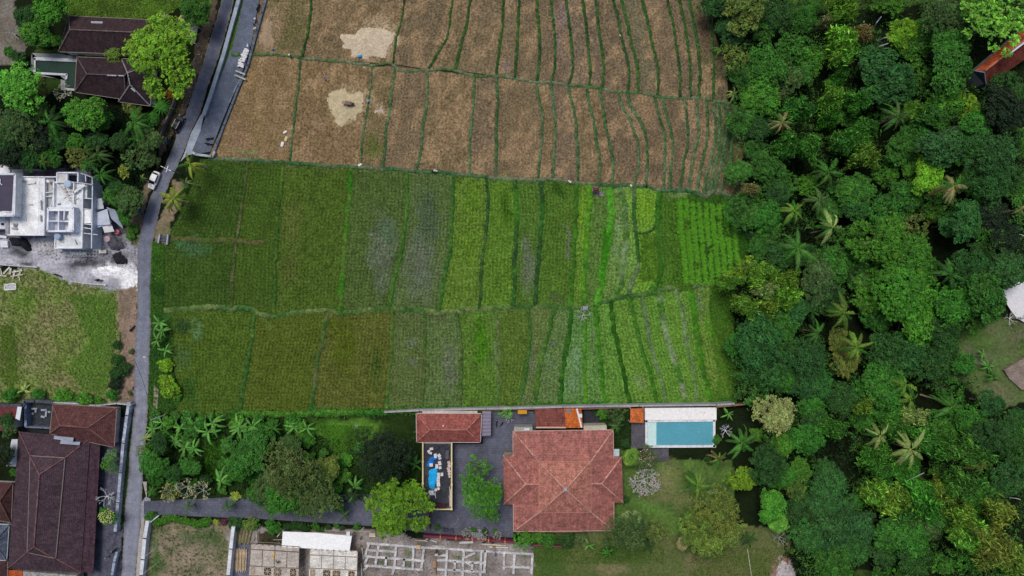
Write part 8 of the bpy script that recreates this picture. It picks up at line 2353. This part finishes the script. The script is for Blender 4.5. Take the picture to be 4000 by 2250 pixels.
person('person in white with a white hat on the bund above the grey rice plots', 'F3 1957,293', R(170), 'bend', (214, 212, 216), (170, 170, 176), WH)
person('person under a broad white hat on the bund left of the tiny shrine', 'F4 1010,380', R(-40), 'bend', (204, 204, 206), (110, 106, 110), (226, 224, 222))
person('person in white standing on the bund right of the tiny shrine', 'F4 1598,419', R(-90), 'reach', (224, 222, 224), (200, 198, 202), WH)
person('person in black bending on the bund near the right end', 'F4 1750,423', R(200), 'bend', (34, 34, 38), (44, 42, 44))
person('person in white and blue with a white hat at the top of the lane wall', 'F1 252,200', R(-30), 'stand', (196, 204, 226), (70, 80, 130), WH, .1)
person('person in black between the two pale figures on the lane wall', 'F1 236,248', R(30), 'stand', (36, 36, 48), (40, 40, 50), None, .1)
person('person in a pale shirt lowest of the three on the lane wall', 'F1 228,291', R(20), 'bend', (204, 204, 210), (70, 70, 90), (196, 196, 200), .1)
person('person in light blue with a white hat above the row of white sacks', 'F1 176,424', R(-80), 'bend', (110, 170, 214), (150, 180, 206), (228, 226, 226), .06)
person('rider in a red helmet on the blue motorbike below the white car', 'N2 1327,660', R(-70), 'sit', (66, 76, 170), (58, 70, 120), (196, 44, 66), 0, 'helmet')
person('rider in dark clothes on the motorbike at the dusty site entrance', 'N2 936,1314', R(0), 'sit', (40, 38, 44), (44, 42, 48), (36, 36, 40), 0, 'helmet')
person('worker squatting on the tan formwork deck', 'N5 465,1312', R(120), 'bend', (60, 58, 62), (66, 64, 70), (110, 104, 96), 3.4)
person('worker in dark clothes bending at the left side of the middle foundation', 'N5 1965,1238', R(40), 'bend', (44, 42, 46), (60, 56, 58), (120, 84, 66))
person('worker in brown beside the board pile of the middle foundation', 'N5 1945,1188', R(-80), 'reach', (84, 68, 62), (58, 54, 56), (60, 56, 54))
person('worker in blue at the right side of the middle foundation', 'N6 811,1386', R(-90), 'reach', (52, 104, 190), (96, 96, 104), (80, 90, 110))
person('worker in white under the right end of the white sheet roof', 'N5 1240,1080', R(60), 'walk', (196, 196, 206), (60, 64, 84), (70, 70, 80))
q = pix('F1 908,745')[0]; v = wld(q, gz(*q))
tag(MB().tube([(-.9, 1.8, .3), (.3, -.2, 1.15), (.8, -1.1, 1.5)], .035, 5).build('rake', WOOD, C(196, 184, 150), None, v), 'long pale rake pole held above the threshing heap', 'rake')
# black dog in the court, egret in the stubble
q = pix('N6 868,184')[0]; v = wld(q, .04)
def animal(name, label, v, rz, sc, col, cat, bird=False):
    V = [(0, 0, .45), (.35, 0, .5), (.55, 0, .68), (.66, 0, .74), (.82, 0, .7), (-.32, 0, .46), (-.5, 0, .55), (-.66, 0, .72)]
    Rr = [.14, .15, .085, .09, .045, .12, .035, .02]
    E = [(0, 1), (1, 2), (2, 3), (3, 4), (0, 5), (5, 6), (6, 7)]
    for sx, fore in ((.34, 1), (-.34, 0)):
        for sy in (-1, 1):
            n = len(V)
            V += [(sx, sy * .1, .34), (sx + (.02 if fore else .09), sy * .11, .22), (sx + (0 if fore else -.05), sy * .11, .12), (sx + .05, sy * .11, .02)]
            Rr += [.07, .045, .03, .03]; E += [(1 if fore else 5, n), (n, n + 1), (n + 1, n + 2), (n + 2, n + 3)]
    for sy in (-1, 1):
        V.append((.63, sy * .07, .85)); Rr.append(.025); E.append((3, len(V) - 1))
    if bird:
        V = [(0, 0, .42), (.14, 0, .5), (.24, 0, .62), (.25, 0, .78), (.33, 0, .84), (.47, 0, .82), (-.22, 0, .36), (-.34, 0, .3), (.0, .05, .3), (.0, .05, .02), (.0, -.05, .3), (.0, -.05, .02)]
        Rr = [.1, .075, .035, .03, .035, .01, .06, .02, .02, .01, .02, .01]
        E = [(0, 1), (1, 2), (2, 3), (3, 4), (4, 5), (0, 6), (6, 7), (0, 8), (8, 9), (0, 10), (10, 11)]
    me = bpy.data.meshes.new('animal_skeleton'); me.from_pydata(V, E, [])
    ob = bpy.data.objects.new('animal_skeleton', me); COL.objects.link(ob); ob.modifiers.new('skin', 'SKIN')
    for i, sv in enumerate(me.skin_vertices[0].data):
        sv.radius = (Rr[i], Rr[i]); sv.use_root = (i == 0)
    ob.modifiers.new('smooth', 'SUBSURF').levels = 1
    out = bpy.data.meshes.new_from_object(ob.evaluated_get(bpy.context.evaluated_depsgraph_get())); bpy.data.objects.remove(ob)
    co = np.empty(len(out.vertices) * 3, np.float32); out.vertices.foreach_get('co', co)
    o = link(name, mesh(name, co, [tuple(p.vertices) for p in out.polygons], smooth=True), CLOTH, C(*col), None, v)
    o.scale = (sc,) * 3; o.rotation_euler = (0, 0, rz)
    return tag(o, label, cat)
animal('dog', 'small black dog in the villa court beside the dark motorbike', v, R(60), .9, (24, 24, 28), 'dog')
q = pix('F2 1500,342')[0]; animal('egret', 'white egret standing beside a bund in the upper stubble', wld(q, gz(*q)), R(-70), 1.0, (226, 226, 226), 'bird', True)

# ------------------------------------------------------------------ poles and wires
def pole(label, s, z, r0=.11, col=(130, 130, 134), arms=None, lamp=None, name='utility_pole', cat='pole', band=None):
    a, t = pix(s)
    g0 = gz(*a)
    b0, t0 = wld(a, g0), wld(t, z)
    r = thing(name, label, cat, b0)
    tx = Vector((b0.x, b0.y, z)) - b0
    MB().lathe((0, 0, 0), [(r0 * 1.3, -.3), (r0, 1.0), (r0 * .7, tx.z)], 10).build('shaft', CONCRETE, C(*col), r, (0, 0, 0), True)
    if arms:
        for dz, L, rz in arms:
            MB().box((0, 0, 0), (L, .12, .12), rz).build('crossarm', METAL, C(170, 172, 180), r, (0, 0, tx.z - dz))
        for i in (-1, 0, 1):
            MB().lathe((i * .6 * math.cos(arms[0][2]), i * .6 * math.sin(arms[0][2]), tx.z - .1), [(.05, 0), (.08, .1), (.03, .22)], 8).build('insulator', PLAIN, C(190, 190, 196), r, (0, 0, 0))
    if lamp:
        lx, ly = lamp
        k = MB().tube([(0, 0, tx.z - .1), (lx * .5, ly * .5, tx.z + .15), (lx, ly, tx.z + .1)], .04, 6).build('arm', METAL, C(120, 120, 126), r, (0, 0, 0))
        MB().loft([[Vector((lx * 1.0 - .3, ly - .13, tx.z + .05)), Vector((lx - .3, ly + .13, tx.z + .05)), Vector((lx - .3, ly + .08, tx.z + .16)), Vector((lx - .3, ly - .08, tx.z + .16))], [Vector((lx + .35, ly - .12, tx.z + .03)), Vector((lx + .35, ly + .12, tx.z + .03)), Vector((lx + .35, ly + .08, tx.z + .14)), Vector((lx + .35, ly - .08, tx.z + .14))]]).build('lamp_head', PLAIN, C(206, 208, 210), r, (0, 0, 0))
    return r
pole('utility pole with crossarms leaning over the road by the yellow palm', 'N2 1712,312 1640,270', 7.4, .12, (110, 112, 118), [(0.15, 2.6, R(-25)), (.7, 1.6, R(70)), (1.3, 1.2, R(-25))])
pole('white lamp pole rising through the left grove', 'N1 1075,1135 925,1045', 7.6, .09, (150, 152, 156), lamp=(-.5, .2), name='street_lamp', cat='street lamp')
pole('pale pole at the meadow corner by the dusty site entrance', 'N3 1142,88 932,88', 8.6, .13, (176, 186, 196))
pole('grey pole at the banana garden corner beside the road', 'N3 1575,1250 1420,1295', 7.2, .13, (160, 164, 168))
pole('slim dark street lamp on the right side of the road', 'N3 1500,688 1385,708', 5.4, .06, (66, 70, 74), lamp=(-.5, -.05), name='street_lamp', cat='street lamp')
pole('upper slim white post in the bare lot', 'N4 1535,1140 1365,1135', 7.8, .07, (176, 178, 178), lamp=(.0, .0) if False else None, name='post', cat='post')
pole('lower slim white post in the bare lot', 'N4 1512,1302 1350,1306', 7.6, .07, (170, 172, 172), name='post', cat='post')
c1, c2 = P('R3 410,1255 445,1500', .5); c1.z, c2.z = gz(*pix('R3 410,1255')[0]) + .4, gz(*pix('R3 440,1440')[0]) + .6
m = (c1 + c2) / 2; tag(MB().tube([c1 - m, c2 - m], .09, 6).build('bamboo_pole', WOOD, C(190, 186, 170), None, m), 'long pale bamboo pole lying on the grass at the bottom edge', 'bamboo pole')
for s, n in (('R3 1590,1050 1700,1140', 'pale dead stick in the lower wood'), ('R3 2310,880 2390,895', 'white dead branch by the yellow bamboo plume'), ('R2 2360,400 2420,415', 'pale broken branch at the right edge'), ('R3 1540,770 1690,700', 'long thin pale stem right of the star-shaped palm')):
    pp = pix(s); c1, c2 = wld(pp[0], gz(*pp[0]) + 6), wld(pp[1], gz(*pp[1]) + 7.5); m = (c1 + c2) / 2
    tag(MB().tube([c1 - m, (c1 + c2) / 2 - m + Vector((0, .15, .3)), c2 - m], [.06, .09, .1], 6).build('dead_branch', BARK, C(176, 176, 170), None, m), n, 'branch')
c1, c2 = P('N3 1265,730 1395,1100', 6.0); m = (c1 + c2) / 2
tag(MB().tube([c1 - m, Vector((0, 0, -.5)), c2 - m], .045, 5).build('power_cable', RUBBER, (.02, .02, .025), None, m), 'thin dark cable crossing the road diagonally', 'cable')
r = root_at('garden_swing', 'small grey metal frame on the lawn beside the yellowing palm', 'frame', 'R3 155,840')
c4 = P('R3 130,828 178,822 180,850 132,852', 1.2); b = MB()
for i in range(4):
    b.beam(c4[i], c4[(i + 1) % 4], .07, .07); b.box((c4[i].x, c4[i].y, .6), (.07, .07, 1.2))
b.build('frame', METAL, C(150, 154, 160), r); MB().prism(P('R3 158,826 176,824 178,848 160,849', .6), .5, .6).build('seat', PLAIN, C(96, 108, 140), r)
q = P('Z 2755,1925', 0)[0]

# ------------------------------------------------------------------ grasses, weeds and crops
def fringe(name, zones, size, spread=.9, blades=5, terr=False, seed=0, width=.12):
    Ps, Ss, Cs = [], [], []
    for s, n, c1, c2 in zones:
        q = field_points(s, n, np.random.default_rng(seed + len(Ps)))
        p = at_ground(q, 0, terr)
        t = np.clip(fbm(p[:, 0] / 3.5, p[:, 1] / 3.5, seed + 2) * 2.6 - .8, 0, 1)[:, None]
        Ps.append(p); Ss.append(size * np.random.default_rng(seed).uniform(.6, 1.3, len(p))); Cs.append(np.array(C(*c1, 1.45)) * (1 - t) + np.array(C(*c2, 1.45)) * t)
    return scatter(name, np.concatenate(Ps), np.concatenate(Ss), np.concatenate(Cs), blades, spread, width, seed)
fringe('meadow_grass', [('N3 -40,-30 330,-130 680,10 1100,90 1130,600 1110,1130 -40,1120', 6500, (116, 118, 76), (106, 130, 58)), ('N3 650,130 1080,120 1090,560 1000,1080 780,1010 640,830 860,560 800,460', 3000, (100, 144, 54), (116, 146, 68)), ('N3 20,420 130,430 170,900 120,1050 0,900', 900, (96, 128, 48), (108, 130, 56)),
                        ('N1 150,-20 2050,-20 1700,70 1530,130 1350,185 650,160 640,30', 3600, (112, 144, 58), (92, 116, 50)), ('N3 1425,0 1540,20 1545,270 1500,320 1425,380', 900, (84, 122, 50), (66, 104, 44)), ('N2 1440,950 1560,990 1545,1449 1430,1449', 1200, (84, 126, 48), (64, 100, 42)),
                        ('N3 1420,380 1620,320 1640,800 1690,1150 1600,1260 1400,1270', 1500, (56, 96, 38), (76, 110, 40)), ('N4 1180,0 1240,0 1210,400 1160,960 1135,960', 600, (52, 86, 36), (62, 80, 44)), ('N1 1650,780 1740,800 1700,1060 1560,1350 1500,1350', 350, (60, 70, 36), (86, 78, 50)),
                        ('N6 1640,40 2090,40 2090,420 1930,420 1930,230', 500, (44, 72, 30), (38, 60, 28)), ('R3 0,1250 740,1240 700,1290 560,1449 0,1449', 1500, (82, 104, 46), (96, 104, 62)), ('N6 1160,1335 2400,1340 2400,1500 1170,1500', 1400, (70, 98, 40), (86, 104, 50)),
                        ('N4 1400,940 2150,970 2140,1449 1350,1449', 420, (66, 88, 46), (96, 96, 64)), ('R2 1940,1270 2100,1110 2250,1050 2415,1050 2415,1330 2270,1400 R3 2280,220 2080,90', 700, (78, 106, 46), (84, 92, 56)), ('N5 820,20 1350,40 1240,240 1150,420 900,180', 2300, (84, 130, 42), (70, 106, 40)), ('N4 1920,150 2150,160 2120,560 1950,520', 700, (64, 112, 26), (54, 90, 28))], .5, seed=41)
def understorey():
    """leafy shrubs and creepers between the trunks, low in the gaps of the canopy"""
    q = np.random.default_rng(8).uniform((2840, -20), (4020, 2270), (110000, 2))
    q = q[q[:, 0] > 2860 + 120 * (q[:, 1] > 1560) + 110 * (q[:, 1] > 2000)]
    for (vx, vy), r in VOID:
        q = q[np.hypot(q[:, 0] - vx, q[:, 1] - vy) > r * 1.1]
    f = fbm(q[:, 0] / 45, q[:, 1] / 45, 61)
    q, f = q[f > .35], f[f > .35]
    p = at_ground(q, 0)
    z = p[:, 2] + (f - .35) * 24 * NPR.uniform(.75, 1, len(q))
    p = np.c_[(q[:, 0] - 2000) * S * (H - z) / H, (1125 - q[:, 1]) * S * (H - z) / H, z]
    t = fbm(q[:, 0] / 70, q[:, 1] / 70, 62)[:, None]
    c = (np.array(C(36, 72, 26, 1.5)) * t + np.array(C(66, 104, 36, 1.5)) * (1 - t)) * vnoise(q[:, 0] / 9, q[:, 1] / 9, 5)[:, None] * 1.5
    me = leaves_mesh('understorey', p, NPR.normal(size=p.shape) * .5 + np.array([0, 0, .9]), NPR.uniform(.16, .34, len(p)), c, .5, 3)
    link('understorey', me, LEAF)['kind'] = 'stuff'
understorey()
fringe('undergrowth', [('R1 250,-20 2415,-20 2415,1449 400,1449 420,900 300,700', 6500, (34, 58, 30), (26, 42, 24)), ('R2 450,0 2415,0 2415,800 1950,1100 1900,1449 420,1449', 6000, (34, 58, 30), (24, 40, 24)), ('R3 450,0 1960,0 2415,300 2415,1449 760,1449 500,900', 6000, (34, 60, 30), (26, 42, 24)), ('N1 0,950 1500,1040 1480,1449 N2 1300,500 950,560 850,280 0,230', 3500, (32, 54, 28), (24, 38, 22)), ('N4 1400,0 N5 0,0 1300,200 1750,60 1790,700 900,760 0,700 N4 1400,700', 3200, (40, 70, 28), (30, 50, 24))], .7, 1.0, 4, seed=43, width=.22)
# rice hills and weeds on the green terraces
Ps, Ss, Cs = [], [], []
for s, n in (('N2 1880,200 F4 1860,470 R1 290,1430 R2 430,430 240,760 R3 330,180 F5 1470,1220 N3 1690,1240 1620,600 1550,250 1560,-100', 26000),):
    q = field_points(s, n, np.random.default_rng(77))
    p = at_ground(q, .12, True)
    x0, y0 = (q[:, 0] - 2000) * S, (1125 - q[:, 1]) * S
    c = plot_colour(q[:, 0], q[:, 1], x0, y0, C(66, 88, 32))
    keep = fbm(x0 / 4, y0 / 4, 3) + (q[:, 0] - 1500) / 3000 > .42
    Ps.append(p[keep]); Ss.append(np.full(keep.sum(), .2) * np.random.default_rng(3).uniform(.6, 1.3, keep.sum())); Cs.append(c[keep] * 1.3)
scatter('rice_plants', np.concatenate(Ps), np.concatenate(Ss), np.concatenate(Cs), 4, .85, .14, 5)
p, s_, c = [np.concatenate(k) for k in zip(*TUFT)]
scatter('bund_grass', p, s_, np.minimum(c * 1.25, .8), 5, .9, .13, 9)
# tall fodder grass in rows at the right end
Ps, Ss, Cs = [], [], []
rg2 = np.random.default_rng(12)
for k in range(9):
    x0 = 2060 + k * 62
    a = np.array(pix(f'F4 {x0},{560 + 8 * k} {x0 + 10},800 {x0 + 40},1050 {x0 + 62},1340'))
    t = rg2.uniform(0, 1, 720)
    i = np.clip((t * 3).astype(int), 0, 2); f = t * 3 - i
    q = a[i] * (1 - f)[:, None] + a[i + 1] * f[:, None] + rg2.normal(size=(720, 2)) * np.array([3.8, 3])
    g = fbm(q[:, 0] / 40, q[:, 1] / 40, 6)
    q = q[g > .3]
    Ps.append(at_ground(q, .2, True)); Ss.append(rg2.uniform(.4, .85, len(q))); Cs.append(np.ones((len(q), 1)) * np.array(C(96, 148, 46, 1.7)))
for s, n, c in (('F4 1950,560 2415,560 R1 300,1440 R2 400,300 400,560 230,740 R1 0,1449 F4 2400,1340 2010,1330', 500, (44, 84, 24)), ('R2 130,760 260,720 300,980 330,1400 R3 300,190 120,190 200,0 R2 160,1300', 2200, (90, 130, 46)), ('F4 1340,820 1420,840 1330,1449 1310,1449', 500, (74, 142, 34)), ('F4 1700,880 1860,880 1900,1320 1690,1320', 700, (84, 122, 40)), ('R2 300,180 420,330 430,470 330,620 260,420', 600, (66, 116, 40))):
    q = field_points(s, n, rg2)
    Ps.append(at_ground(q, .1, True)); Ss.append(rg2.uniform(.3, .7, len(q))); Cs.append(np.ones((len(q), 1)) * np.array(C(*c, 1.35)) * rg2.uniform(.8, 1.2, (len(q), 1)))
scatter('fodder_grass', np.concatenate(Ps), np.concatenate(Ss), np.concatenate(Cs), 7, .95, .07, 15)
# white weed flowers on the lower right plots
Ps, Cs = [], []
for s, n in (('F6 1040,600 1150,600 1160,1120 960,1120', 240), ('F6 760,760 950,750 940,1130 720,1130', 110), ('F6 1195,600 1320,620 1340,1120 1190,1120', 60), ('F6 2075,200 2110,200 2225,880 2195,900', 160), ('F6 1725,220 1755,220 1830,700 1790,700', 110), ('F6 560,1060 700,1050 690,1140 560,1150', 50), ('F4 1560,1300 1650,1300 1640,1449 1530,1449', 60)):
    q = field_points(s, n, rg2); Ps.append(at_ground(q, .3, True))
Ps = np.concatenate(Ps)
scatter('weed_flowers', Ps, rg2.uniform(.12, .26, len(Ps)), np.ones((len(Ps), 1)) * np.array(C(160, 172, 150)), 4, .9, .3, 21)
# litter and small stones on bare ground
Ps = []
for s, n in (('N2 330,920 1330,870 1300,1180 1000,1190 350,1100', 500), ('N5 1300,1050 2400,1150 2400,1449 1300,1449', 1300), ('N3 1110,80 1290,80 1265,1150 1110,1150', 160), ('N1 1990,330 1880,700 1760,1060 1700,1060 1830,540', 200), ('N4 1560,1050 2130,1000 2130,1449 1560,1449', 120), ('N6 420,1000 960,960 960,1230 200,1180', 60)):
    q = field_points(s, n, rg2); Ps.append(at_ground(q, .06))
Ps = np.concatenate(Ps)
o = scatter('litter', Ps, rg2.uniform(.1, .38, len(Ps)), np.ones((len(Ps), 1)) * np.array(C(160, 154, 150)) * rg2.uniform(.65, 1.25, (len(Ps), 1)), 2, .8, .5, 23)
